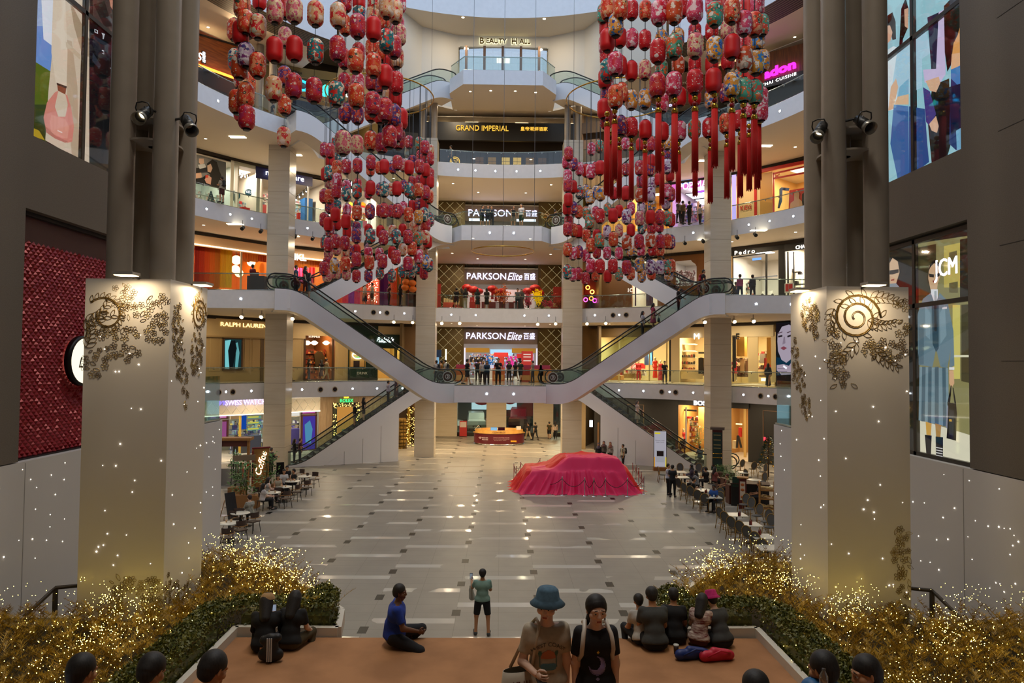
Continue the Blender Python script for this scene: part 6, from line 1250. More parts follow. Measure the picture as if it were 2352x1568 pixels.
 V,Fc=sdf_mesh(tr(sp),h*.95,k=.03); tm=M('cloth_'+tc,tc,.85,nscale=30,nmix=.12) if isinstance(tc,str) else tc
 np_obj('shirt',V,Fc,tm,root)
 bk,bc=bottom[0],bottom[1]; bp=[]; g=.012; topcut=(pel+up*.06,up)
 if bk=='skirt':
  L=bottom[2] if len(bottom)>2 else .5; knm=(J['kn',0]+J['kn',1])/2; dn=(knm-pel); dn/=np.linalg.norm(dn)
  bp=[(pel+up*.05,pel+dn*L,.125,.2,[(pel+dn*L,dn),topcut]),(pel-rt*.06,pel+rt*.06,.125,.125,[topcut])]
 else:
  bp=[(pel-rt*.055*w,pel+rt*.055*w,.112+g,.112+g,[topcut]),(pel+up*.05,pel+up*.05,.11*w,.11*w,[topcut])]
  for i in (0,1):
   t1=(J['kn',i]-J['hp',i])/th; t2=(J['an',i]-J['kn',i])/ca
   if bk=='shorts': bp+=[(J['hp',i],J['kn',i],.1*(.6+.4*w),.082,[(J['kn',i]-t1*.04,t1)])]
   else: bp+=[(J['hp',i],J['kn',i],.1*(.6+.4*w),.07),(J['kn',i],J['an',i],.068,.055,[(J['an',i]-t2*.01,t2)])]
 V,Fc=sdf_mesh(tr(bp),h*.95,k=.03); np_obj('trousers' if bk=='pants' else bk,V,Fc,M('cloth_'+bc,bc,.85,nscale=30,nmix=.12) if isinstance(bc,str) else bc,root)
 if shoes:
  for i in (0,1):
   V,Fc=sdf_mesh(tr([(J['an',i]-np.array([0,.02,.03]),J['to',i]+np.array([0,.015,-.0]),.05,.043,[(J['an',i]+np.array([0,0,.01]),np.array([0,0,1.]))])]),min(h,.02),k=.02); np_obj('shoe',V,Fc,M('shoe_'+shoes,shoes,.5),root)
 hk,hcx=hair; HP=[]; q=lambda x,y,z: np.array(hr@Vector((x,y,z)))+hc; nv=lambda x,y,z: np.array(hr@Vector((x,y,z)).normalized())
 if hk!='bald':
  cut=[(q(0,.062,.05),nv(0,1,-.75))] if hk!='short' else [(q(0,.03,.02),nv(0,.62,-1))]
  HP=[(q(0,-.018,.042),q(0,-.022,.046),.099 if hk!='short' else .096,.097,cut),(q(0,-.045,-.01),q(0,-.045,0),.074,.08,[(q(0,-.022 if hk=='short' else .0,0),nv(0,1,0))])]
  if hk in('long','pony','hijab'):
   if hk=='long': HP+=[(q(0,-.05,0),chest+up*.04-fw*.11,.09,.07,(),(1.25,1,1)),(q(-.07,-.01,.0),q(-.075,-.02,-.15),.03,.03),(q(.07,-.01,0),q(.075,-.02,-.15),.03,.03)]
   if hk=='pony': HP+=[(q(0,-.1,.0),q(.05,-.11,-.18),.035,.022),(q(-.072,.02,.02),q(-.074,.03,-.08),.014,.007),(q(.072,.02,.02),q(.074,.03,-.08),.014,.007)]
   if hk=='hijab': HP+=[(q(0,-.02,-.06),neck,.095,.12),(neck-up*.02,chest+up*.05+fw*.02,.13,.15,[(chest+up*.0,-up)])]
  if hk=='bun': HP+=[(q(0,-.1,.07),q(0,-.11,.07),.045,.04)]
  V,Fc=sdf_mesh(tr(HP),max(.007,h*.6) if hi else h*.6,k=.02); np_obj('headscarf' if hk=='hijab' else 'hair',V,Fc,M('hair_'+hcx,hcx,.62,nscale=9,nmix=.9,c2='221C19',stretch=(9,9,.6),bump=.8),root)
 if hatc: 
  mt=Matrix.Translation(Vector(q(0,-.01,.055)*S))@hr.to_4x4(); hm_=MB()
  if hatc[0]=='bucket': hm_.lathe([(.001,.085),(.075,.08),(.095,.06),(.108,-.01),(.116,-.02),(.158,-.06),(.155,-.065),(.108,-.025)],n=28,mat=mt@Matrix.Translation((0,-.012,.028))@Matrix.Rotation(.1,4,'X')@Matrix.Scale(S,4))
  else:
   hm_.lathe([(.001,.085),(.06,.078),(.1,.045),(.118,-.01),(.12,-.03)],n=20,mat=mt@Matrix.Scale(S,4)); hm_.lathe([(.03,-.022),(.12,-.024),(.155,-.034),(.12,-.03),(.03,-.028)],n=10,mat=mt@Matrix.Translation((0,.055,0))@Matrix.Scale(S,4),a0=R(15),a1=R(165))
  hm_.build('hat',M('hat_'+hatc[1],hatc[1],.9,nscale=25,nmix=.25),root)
 J['S']=S; J['hc']=hc; J['up']=up; J['fw']=fw; J['chest']=chest; J['pel']=pel; J['root']=root; J['hr']=hr
 return J
def wp(J,p): return J['root'].location+Matrix.Rotation(J['root'].rotation_euler.z,3,'Z')@Vector(p)*1.0
def lpt(J,key,i): return Vector(J[key,i])*J['S']
SIT=dict(hip=(1.5,1.5),knee=(1.5,1.5),seat=.46,arm=(.5,.5),elbow=(.9,.9),lean=.05,spread=.12)
FSIT=dict(hip=(1.75,1.6),knee=(2.1,2.0),seat=.02,arm=(.6,.6),elbow=(.7,.7),lean=.3,spread=.25)
ESIT=dict(hip=(1.45,1.45),knee=(1.3,1.3),seat=.02,arm=(.55,.55),elbow=(.9,.9),lean=.28,spread=.15)
WALK=dict(hip=(.35,-.3),knee=(.1,.35),arm=(-.3,.3),elbow=(.3,.3))
PHONE=dict(arm=(.35,.1),elbow=(1.6,.2),twist=(.4,0)); RAIL=dict(arm=(.7,.7),elbow=(.9,.9),lean=.12)
def rail_bag(J,label,color,kind='handbag',i=0,grp=None,size=1,drop=.26):
 p=wp(J,lpt(J,'wr',i))+Vector((0,0,-drop*size)); t=thing(kind,label,'bag',p,J['root'].rotation_euler.z,grp); m=MB(); w_=.14*size
 m.lathe([(.001,-.12*size),(.9*w_,-.11*size),(w_,0),(.75*w_,.1*size),(.7*w_,.1*size)],n=12,sc=(1,.45)); m.build('bag_body',cm(color),t)
 MB().tube([(-.6*w_,0,.1*size),(-.3*w_,0,drop*size-.02),(.3*w_,0,drop*size-.02),(.6*w_,0,.1*size)],.009,n=5).build('strap',cm(color),t); return t
def backpack(J,label,color,off=.2):
 S=J['S']; c=(J['chest']-J['fw']*off-J['up']*.04)*S; p=wp(J,c); t=thing('backpack',label,'bag',p,J['root'].rotation_euler.z)
 V,Fc=sdf_mesh([((-.06,0,-.14),(.06,0,-.14),.075,.075),((-.05,0,.1),(.05,0,.1),.065,.065),((0,0,-.12),(0,0,.12),.1,.08),((0,-.06,-.12),(0,-.06,-.02),.05,.05)],.02); np_obj('pack_body',V,Fc,cm(color),t)
 for sx in (-1,1): MB().tube([Vector((sx*.08,.04,.13)),Vector((sx*.12,off*.7,.2)),Vector((sx*.13,off+.13,.08)),Vector((sx*.14,off+.08,-.12)),Vector((sx*.1,.03,-.18))],.018,n=5).build('shoulder_strap',cm(color),t)
 return t
def phone(J,i,label,fwd=.07,upo=.03):
 p=wp(J,lpt(J,'wr',i)+Vector(J['hd',i])*.07*J['S']); t=thing('phone',label,'phone',p,J['root'].rotation_euler.z); MB().box(-.036,-.005,-.02,.036,.005,.13).build('phone_body',M('phone_b','141416',.2),t); MB().box(-.032,-.0065,-.015,.032,-.0055,.125).build('phone_screen',EM('phone_scr','B8C4D8',1.0),t); return t
def lantmat(name,cols,scale=7.5,thr=.35):
 scale*=1.15
 m=bpy.data.materials.new('lantern_'+name); m.use_nodes=True; nt=m.node_tree; b=nt.nodes['Principled BSDF']; N=nt.nodes; L=nt.links
 tc=N.new('ShaderNodeTexCoord'); oi=N.new('ShaderNodeObjectInfo'); mul=N.new('ShaderNodeMath'); mul.operation='MULTIPLY'; mul.inputs[1].default_value=37; L.new(oi.outputs['Random'],mul.inputs[0])
 ad=N.new('ShaderNodeVectorMath'); ad.operation='ADD'; L.new(tc.outputs['Object'],ad.inputs[0]); L.new(mul.outputs[0],ad.inputs[1])
 v=N.new('ShaderNodeTexVoronoi'); v.inputs['Scale'].default_value=scale; v.inputs['Randomness'].default_value=.9; L.new(ad.outputs[0],v.inputs['Vector'])
 sep=N.new('ShaderNodeSeparateColor'); L.new(v.outputs['Color'],sep.inputs[0])
 r1=N.new('ShaderNodeValToRGB'); r1.color_ramp.interpolation='CONSTANT'
 el=r1.color_ramp.elements; k=len(cols)
 for i,c in enumerate(cols):
  e=el[i] if i<2 else el.new(i/k)
  e.position=i/k; e.color=lin(c)
 L.new(sep.outputs[0],r1.inputs[0])
 def lt(val,t,op='LESS_THAN'):
  q=N.new('ShaderNodeMath'); q.operation=op; q.inputs[1].default_value=t; L.new(val,q.inputs[0]); return q.outputs[0]
 def mul2(a,b2):
  q=N.new('ShaderNodeMath'); q.operation='MULTIPLY'; L.new(a,q.inputs[0]); L.new(b2,q.inputs[1]); return q.outputs[0]
 def mix(f,a,c):
  q=N.new('ShaderNodeMix'); q.data_type='RGBA'; L.new(f,q.inputs[0]); L.new(a,q.inputs[6]); L.new(c,q.inputs[7]) if hasattr(c,'node') else setattr(q.inputs[7],'default_value',lin(c)); return q.outputs[2]
 r2=N.new('ShaderNodeValToRGB'); r2.color_ramp.interpolation='CONSTANT'; e2=r2.color_ramp.elements; e2[0].color=lin(cols[-1]); e2[1].position=.5; e2[1].color=lin(cols[min(1,k-1)]); L.new(sep.outputs[2],r2.inputs[0])
 n=N.new('ShaderNodeTexNoise'); n.inputs['Scale'].default_value=5.5; n.inputs['Detail'].default_value=3; L.new(ad.outputs[0],n.inputs['Vector'])
 n3=N.new('ShaderNodeTexNoise'); n3.inputs['Scale'].default_value=22; L.new(ad.outputs[0],n3.inputs['Vector']); wob=N.new('ShaderNodeMath'); wob.operation='MULTIPLY_ADD'; wob.inputs[1].default_value=.5; L.new(n3.outputs[0],wob.inputs[0]); L.new(v.outputs['Distance'],wob.inputs[2])
 v2=N.new('ShaderNodeTexVoronoi'); v2.inputs['Scale'].default_value=scale*2.1; L.new(ad.outputs[0],v2.inputs['Vector'])
 q0=N.new('ShaderNodeRGB'); q0.outputs[0].default_value=lin(cols[0])
 b0=mix(lt(n.outputs[0],.56,'GREATER_THAN'),q0.outputs[0],cols[2]); b0=mix(lt(n.outputs[0],.42),b0,cols[1] if thr>.6 or k<6 else cols[-1])
 b0=mix(lt(v2.outputs['Distance'],.2),b0,cols[1])
 on=lt(sep.outputs[1],thr,'GREATER_THAN')
 b0=mix(mul2(lt(wob.outputs[0],.66),on),b0,r1.outputs[0]); b0=mix(mul2(lt(wob.outputs[0],.44),on),b0,r2.outputs[0])
 L.new(b0,b.inputs['Base Color']); b.inputs['Roughness'].default_value=.45
 b.inputs['Subsurface Weight'].default_value=.0
 return m
RED='D0101A'
LM={'R':M('lantern_red','D80E12',.5,nscale=3,nmix=.05),
 'M':lantmat('M',['C8182C','F0D8D0','B82858','D82C24','3A3A6A','F08878','D04030']),
 'O':lantmat('O',['E03418','F4D0A8','E06028','F4E8DC','2E4A38','F09868']),
 'F':lantmat('F',['E8C8A0','D81C24','E07080','D84058','F0D8C0','C85878'],9),
 'C':lantmat('C',['E8B080','F0D8C8','D81820','EAB888','C8D0B8'],5,.7),
 'T':lantmat('T',['127880','D8501C','F0E0C8','1C2E78','1A8A88','D82418'],5.5),
 'P':lantmat('P',['E04870','F4D0D8','D81C3C','F0A0B4','F8E8E8'],6),
 'U':lantmat('U',['5A2A78','E8D0B8','D83C20','F0E4DC','3A2A70','C84028'],6),
 'K':lantmat('K',['D4141E','F4E0DC','C81020','E84048','D4141E','D01828'],6),
 'G':lantmat('G',['4AA088','E8E8E0','E06A28','186858','2C7A40','D84838'],5),
 'B':lantmat('B',['E89828','2A4AA8','F0E4DC','2038A0','F0B040','3A80C8'],6),
 'D':lantmat('D',['D04818','F0DCCC','D84C1A','C8B8A8'],4,.8),
 'W':lantmat('W',['E8DCE4','7A2A70','D8B8D8','C83850','4A3A88'],6)}
WORDS={'R':'plain red','M':'crimson floral','O':'orange red floral','F':'cream and red blossom','C':'pale orange and white','T':'teal and orange','P':'pink blossom','U':'purple and white floral','K':'red with white print','G':'green wave patterned','B':'blue and gold patterned','D':'rust orange and white','W':'white and violet floral'}
def lantern_mesh():
 H=.33; pr=[]
 n=15
 for i in range(n+1):
  t=i/n; z=-H+2*H*t; e=abs(2*t-1); r=.232*(1-max(0,e-.45)**2.4*1.55); r+=.004*(1 if i%2 else -1); pr.append((max(r,.09),z))
 m=MB(); m.lathe(pr,n=20); return m
lm=lantern_mesh(); cap=MB(); cap.lathe([(.085,-.03),(.095,-.03),(.095,.03),(.085,.03),(.001,.025)],n=12)
m_lcap=M('lantern_cap','15130F',.4)
LZ="""440,0,4.356,22
490,40,b,O;505,60,f,O;540,225,f,O;430,300,b,O;490,330,f,R;665,270,f,C;575,275,b,R;545,555,f,W;440,600,b,T;480,670,f,D;660,655,f,O;495,780,b,C;570,830,b,O;545,955,f,O;455,1020,f,O;495,1110,b,R;550,1175,f,M;835,115,f,F;935,90,b,M;1030,110,f,F;680,-5,b,R;830,500,f,R;935,375,b,F;1030,490,f,R;820,890,f,C;930,765,b,U;1020,860,f,M;930,1045,b,O;923,1370,b,C;1240,140,f,C;1238,515,f,T;1225,905,f,M;1465,155,f,C;1460,490,f,M;1450,940,f,T;1540,25,b,M;1540,255,b,O;1530,590,b,M;1530,830,b,M;1535,1130,b,U;1675,10,b,R;1675,150,b,T;1660,265,f,M;1670,530,b,M;1640,610,f,O;1665,830,b,P;1648,960,f,O;1660,1145,b,U;1825,25,b,C;1815,160,b,C;1820,290,f,R;1805,490,b,O;1820,655,f,O;1805,810,b,M;1812,1040,f,M;1795,1120,b,O;1950,70,f,C;1925,205,b,O;1950,410,f,T;1905,520,b,O;1935,765,f,R;1905,840,b,U;1935,1100,f,M;1890,1140,b,R;2040,120,f,C;2060,260,b,P;2025,470,f,M;2055,580,b,C;1985,660,b,R;2045,830,f,K;2040,980,b,R;2022,1160,f,U;2095,1190,b,R;2080,350,b,F;2080,30,b,P;1975,980,b,C;1515,1430,f,F;1655,1450,b,F;1795,1410,b,O;1905,1430,b,M;1980,1370,f,M;2040,1310,f,M;2070,1390,b,M
720,300,4.355,35
110,190,b,M;165,200,f,M;225,125,b,T;350,140,b,M;165,300,b,R;245,260,b,T;120,435,b,R;155,420,f,T;235,370,f,O;330,360,f,M;440,350,f,M;575,320,f,M;570,390,b,O;160,515,b,F;238,495,f,P;230,605,f,M;330,560,b,P;330,630,f,T;435,605,f,T;440,545,b,M;105,655,b,M;158,655,f,O;235,725,b,T;160,760,b,U;220,840,f,R;335,795,b,P;325,910,f,R;435,820,f,O;435,760,b,T;565,810,f,U;570,575,f,R;550,620,b,P;660,370,b,O;708,360,f,R;795,365,b,U;840,320,f,M;900,345,b,F;957,370,f,R;990,310,b,U;1060,360,f,M;1120,395,f,R;1165,440,b,M;665,590,b,U;708,590,f,T;785,585,b,C;835,580,f,R;905,560,b,U;955,595,f,T;990,520,b,M;1060,510,b,M;1055,595,f,O;1110,500,b,R;1120,620,f,M;1165,510,b,R;1155,660,f,O;670,800,b,M;705,800,f,M;785,805,b,M;840,805,f,M;900,775,b,P;950,840,f,O;988,760,b,R;1060,735,b,U;1110,730,b,R;105,890,b,M;150,935,f,R;232,930,b,R;165,1000,b,U;335,1010,b,R;430,970,b,U;430,1050,f,U;550,1000,b,R;570,1055,f,T;670,1010,b,R;700,1070,f,M;790,1005,b,C;828,1060,f,T;893,995,b,R;945,1065,f,M;980,960,b,C;1050,865,f,B;1105,840,f,T;1165,890,b,T;1060,965,b,C;1125,940,f,M;115,1120,b,T;150,1140,f,M;220,1110,f,M;230,1180,b,F;315,1125,f,M;150,1215,b,F;320,1225,b,C;365,1210,b,U;430,1200,b,R;430,1290,f,M;550,1225,b,P;560,1320,f,O;660,1235,b,P;690,1305,f,M;787,1220,b,R;825,1265,f,M;893,1190,b,C;985,1180,f,O;1045,1080,f,G;1115,1065,f,C;1145,1110,b,R;1050,1160,b,R;1105,1190,b,C;105,1380,f,M;140,1330,b,M;135,1450,b,F;212,1350,f,B;225,1420,b,F;320,1330,f,O;330,1430,b,F;430,1455,b,M;550,1450,b,U;665,1420,b,T;785,1450,b,T;890,1410,b,T;945,1330,f,M;980,1410,b,T;1050,1255,f,P;1050,1370,b,T;1115,1310,f,B;1155,1340,b,T;1105,1420,b,M;957,115,b,M;1060,130,b,G;1115,170,f,M;1165,205,b,C;1070,260,b,M;1120,280,b,M;1165,280,b,M
1340,0,4.3556,22
205,140,b,G;245,85,f,O;370,85,f,O;320,20,b,M;225,270,b,R;325,255,f,B;485,100,b,K;620,105,b,O;755,130,f,P;815,60,b,K;910,120,f,D;985,80,b,K;1115,105,f,P;1285,40,b,P;1315,145,f,G;1410,20,b,M;1485,115,f,O;1580,110,b,K;1655,90,b,R;1605,235,f,P;1740,60,b,P;1710,245,f,O;1785,255,b,G;220,450,b,P;240,405,f,R;230,560,b,K;365,375,b,R;485,390,b,P;615,400,b,K;745,515,f,K;780,400,b,B;910,465,f,G;945,380,b,B;1115,330,b,M;1120,460,f,F;1285,310,b,K;1310,495,f,B;1440,290,b,F;1485,470,f,R;1580,480,b,P;1655,450,b,K;1745,400,b,B;240,710,f,T;215,790,b,R;320,640,f,P;370,660,b,R;480,710,b,R;615,700,b,F;740,855,f,M;780,700,b,G;905,845,f,P;948,655,b,D;1115,650,b,K;1115,820,f,K;1285,640,b,R;1300,810,f,R;1445,600,b,K;1610,590,f,D;1725,630,f,B;1790,610,b,B;1655,780,b,R;1740,760,b,R;235,850,b,P;235,990,b,U;205,1090,b,R;320,970,f,O;380,930,b,O;480,1000,b,B;615,990,b,B;790,1030,b,P;965,970,b,R;1115,960,b,R;1280,990,b,B;1430,930,b,U;1485,850,f,B;1575,780,b,G;1605,905,f,G;1715,925,f,G;1775,980,b,P;1650,1090,b,P;1775,1110,b,P;230,1190,b,M;375,1260,b,U;480,1275,b,K;618,1300,b,R;790,1320,b,R;965,1310,b,P;1110,1290,b,G;1255,1280,b,K;1425,1235,b,O;1555,1205,b,K
1280,270,4.0214,35
315,290,b,P;390,265,b,G;105,335,f,M;85,410,b,P;150,430,b,U;205,475,b,P;265,490,b,R;310,500,f,P;355,470,b,M;395,465,f,R;630,245,b,P;765,250,b,R;865,245,f,M;1015,230,f,B;1010,340,b,U;97,545,f,P;97,630,f,M;145,640,b,R;205,690,b,T;270,680,b,B;305,730,f,B;360,690,b,B;400,700,f,B;520,700,b,K;635,480,b,M;760,465,f,M;860,480,b,U;870,400,b,R;1015,450,f,W;770,590,b,M;875,610,b,W;635,700,f,R;765,720,f,D;862,710,f,W;940,570,b,R;1040,530,b,R;1010,680,f,P;1050,710,b,M;1005,790,b,W;102,760,f,R;90,840,b,R;150,840,b,U;197,870,b,O;270,880,b,G;300,960,f,G;355,880,b,P;395,910,f,K;465,850,b,G;515,905,f,R;570,865,b,R;640,915,f,W;680,840,b,P;760,930,f,F;775,830,b,W;875,810,b,B;860,920,f,R;945,920,f,M;1015,930,f,G;1050,945,b,K;780,1015,b,T;870,1020,b,M;945,1000,b,M;105,960,b,M;95,1030,f,M;150,1040,b,O;195,1050,b,R;270,1090,b,O;310,1180,f,O;365,1090,b,R;390,1135,f,G;460,1055,b,W;518,1125,f,O;570,1045,b,F;640,1155,f,D;680,1040,b,R;755,1145,f,M;860,1135,f,D;950,1145,f,M;1015,1145,f,O;1050,1150,b,U;95,1220,f,O;145,1255,b,P;200,1245,b,U;268,1275,b,P;365,1240,b,M;460,1250,b,P;570,1255,b,P;675,1225,b,B;775,1220,b,P;880,1220,b,K;950,1220,b,O;92,1425,f,T;145,1450,b,P;195,1445,b,M;262,1485,b,M;308,1370,f,P;395,1375,f,K;355,1450,b,O;465,1465,b,R;513,1370,f,K;570,1445,b,G;640,1385,f,M;678,1440,b,O;760,1360,f,B;780,1460,b,B;862,1380,f,W;870,1440,b,O;945,1385,f,W;1010,1380,f,G;1050,1370,b,O;1030,1450,b,B"""
lines=LZ.split('\n'); CL=[]
RR=2.75
ncl=['upper left','lower left','upper right','lower right']
ALL=[]
for ci in range(4):
 ox,oy,sc,D=[float(v) for v in lines[2*ci].split(',')]; xs=[-6.05,-6.35,5.85,6.05][ci]; pts=[]
 for e in lines[2*ci+1].split(';'):
  X,Y,fb,ty=e.split(','); px=ox+float(X)/sc; py=oy+float(Y)/sc
  a=(RC@Vector(((px-CX)/F_PX,-(py-CY)/F_PX,-1))); a=a.x/a.y
  A_=1+a*a; B_=-2*(a*xs+D); C_=xs*xs+D*D-RR*RR; disc=B_*B_-4*A_*C_
  y=D if disc<=0 else (-B_+(-1 if fb=='f' else 1)*math.sqrt(disc))/(2*A_)
  if disc<=0: y=-B_/(2*A_)
  p=at(px,py,y); pts.append((p,ty)); ALL.append((p.y,p,ty,ci))
 CL.append((xs,D,pts))
ALL.sort(key=lambda e:e[0]); first={}
indiv=ALL[:300]; rest=ALL[300:]
proto={}
for D_,p,ty,ci in indiv:
 lab='%s paper lantern, %s spiral'%(WORDS[ty],ncl[ci]); grp='%s lanterns, %s spiral'%(WORDS[ty],ncl[ci])
 if ty not in proto:
  o=lm.build('paper_lantern',LM[ty],loc=p); proto[ty]=o
  for s_,nmz in ((1,'top_cap'),(-1,'bottom_cap')):
   c=cap.build(nmz,m_lcap,o); c.location=(0,0,s_*.35); 
   if s_<0: c.rotation_euler=(PI,0,0)
 else:
  o=copy_tree(proto[ty]); o.location=p
 o.rotation_euler=(0,0,(p.x*7+p.z*3)%6.28); tag(o,lab,'lantern',grp)
mb=MB(); mats=[LM[k] for k in LM]+[m_lcap]; keys=list(LM)
for D_,p,ty,ci in rest:
 mb.add([(x+p.x,y+p.y,z+p.z) for x,y,z in lm.v],lm.f,keys.index(ty),True)
 for s_ in (1,-1): mb.add([(x+p.x,y+p.y,s_*(z+.35)+p.z) for x,y,z in cap.v],[f[::s_] for f in cap.f],len(keys),True)
tag(mb.build('paper_lantern',mats),'many small patterned paper lanterns at the far side of the lower spirals','lantern',kind='stuff')
ts=[(137,345,1370,'f'),(235,310,1180,'f'),(798,160,1085,'f'),(1007,165,1085,'f'),(1268,140,1080,'f'),(1520,100,1020,'f'),(1742,160,1065,'f'),(1890,230,1120,'f'),(2030,245,1130,'f'),(2085,330,1190,'b'),
 (187,595,1395,'b'),(295,670,1425,'b'),(450,680,1440,'b'),(625,710,1470,'b'),(843,745,1505,'b'),(1055,730,1475,'b'),(1270,690,1400,'b'),(1465,680,1480,'b'),(1678,630,1420,'b'),(1850,595,1405,'b'),(1965,500,1320,'b'),(2070,560,1300,'b')]
def tassel_pt(X,Y,Yb,fb):
 px=1370+X/5.6; py=200+Y/5.6; a=(RC@Vector(((px-CX)/F_PX,-(py-CY)/F_PX,-1))); a=a.x/a.y; xs,D=5.85,22; A_=1+a*a; B_=-2*(a*xs+D); C_=xs*xs+D*D-RR*RR; disc=max(0,B_*B_-4*A_*C_); return at(px,py,(-B_+(-1 if fb=='f' else 1)*math.sqrt(disc))/(2*A_))
zr=[33.0,20.8,33.0,20.8]
for ci,(xs,D,pts) in enumerate(CL):
 top=zr[ci] if ci in (1,3) else 21.6; t=thing('suspension_ring','gold metal ring with hanging wires carrying the %s lantern spiral'%ncl[ci],'ring',(xs,D,top))
 MB().tube([(RR*math.cos(a),RR*math.sin(a),0) for a in [i*PI/24 for i in range(48)]],.035,n=6,closed=True).build('hoop',m_gold,t)
 w_=MB(); cols={}
 if ci==2: pts=pts+[(tassel_pt(*e),'x') for e in ts]
 for p,ty in pts:
  key=round(math.atan2(p.y-D,p.x-xs)/(2*PI)*26); cols.setdefault(key,[]).append(p)
 for k_,ps in cols.items():
  ps.sort(key=lambda q:-q.z); last=ps[-1]
  for q in ps: w_.tube([(q.x-xs,q.y-D,q.z-top-.3),(q.x-xs,q.y-D,0 if q.z<top else q.z-top+1.5)],.006,n=3)
 for a in (0.4,2.5,4.6): w_.tube([(RR*math.cos(a),RR*math.sin(a),0),(RR*math.cos(a),RR*math.sin(a),37.5-top)],.008,n=3)
 w_.build('hanging_wires',M('thin_wire','3A3A3C',.5),t)['kind']='stuff'
t=thing('suspension_ring','empty gold metal ring hanging on wires in the middle of the atrium','ring',(at(1155,577,36))); rr=1.65
MB().tube([(rr*math.cos(a),rr*math.sin(a),0) for a in [i*PI/24 for i in range(48)]],.03,n=6,closed=True).build('hoop',m_gold,t)
for a in (PI/2,PI*1.02,0): MB().tube([(rr*math.cos(a),rr*math.sin(a),0),(rr*math.cos(a),rr*math.sin(a),24)],.012,n=4).build('suspension_wire',M('pale_wire','8A9098',.4),t)
m_tas=M('tassel_red','E01A12',.55,nscale=30,nmix=.25,stretch=(9,9,.3)); tp=None
for X,Y,Yb,fb in ts:
 p=tassel_pt(X,Y,Yb,fb); px=1370+X/5.6; y=p.y
 pb=at(px,200+Yb/5.6,y); L=p.z-pb.z-.42
 if tp is None:
  t=thing('tassel','x','tassel',p); MB().sph((0,0,0),.088,n=14,m=9).build('gold_bead',m_gold,t); MB().sph((0,0,-.165),.075,n=12,m=8).build('red_bead',M('bead_red','8E0C10',.25),t)
  MB().lathe([(.02,-.23),(.07,-.25),(.095,-.3),(.098,-.4),(.09,-.4)],n=16).build('gold_cap',m_gold,t)
  f=MB(); f.cyl((0,0,-.38),(0,0,-2.0),.062,.066,n=12); rnd=random.Random(3)
  for i in range(46):
   a_=i*2*PI/46*3.0; r_=.07+.018*rnd.random(); e=rnd.uniform(-.07,.04); f.tube([(r_*math.cos(a_),r_*math.sin(a_),-.38),(r_*1.05*math.cos(a_+.1),r_*1.05*math.sin(a_+.1),-1.2),(r_*1.1*math.cos(a_),r_*1.1*math.sin(a_),-2.0+e)],.008,n=3)
  f.build('fringe',m_tas,t); tp=t
 else: t=copy_tree(tp); t.location=p
 for c in t.children:
  if c.name.startswith('fringe'): c.scale=(1,1,L/1.6 if L>0 else 1); c.location.z=-.38*(1-c.scale[2])
 tag(t,'long red tassel with gold beads, %s row'%('near' if fb=='f' else 'far'),'tassel','red tassels, %s row'%('near' if fb=='f' else 'far'))
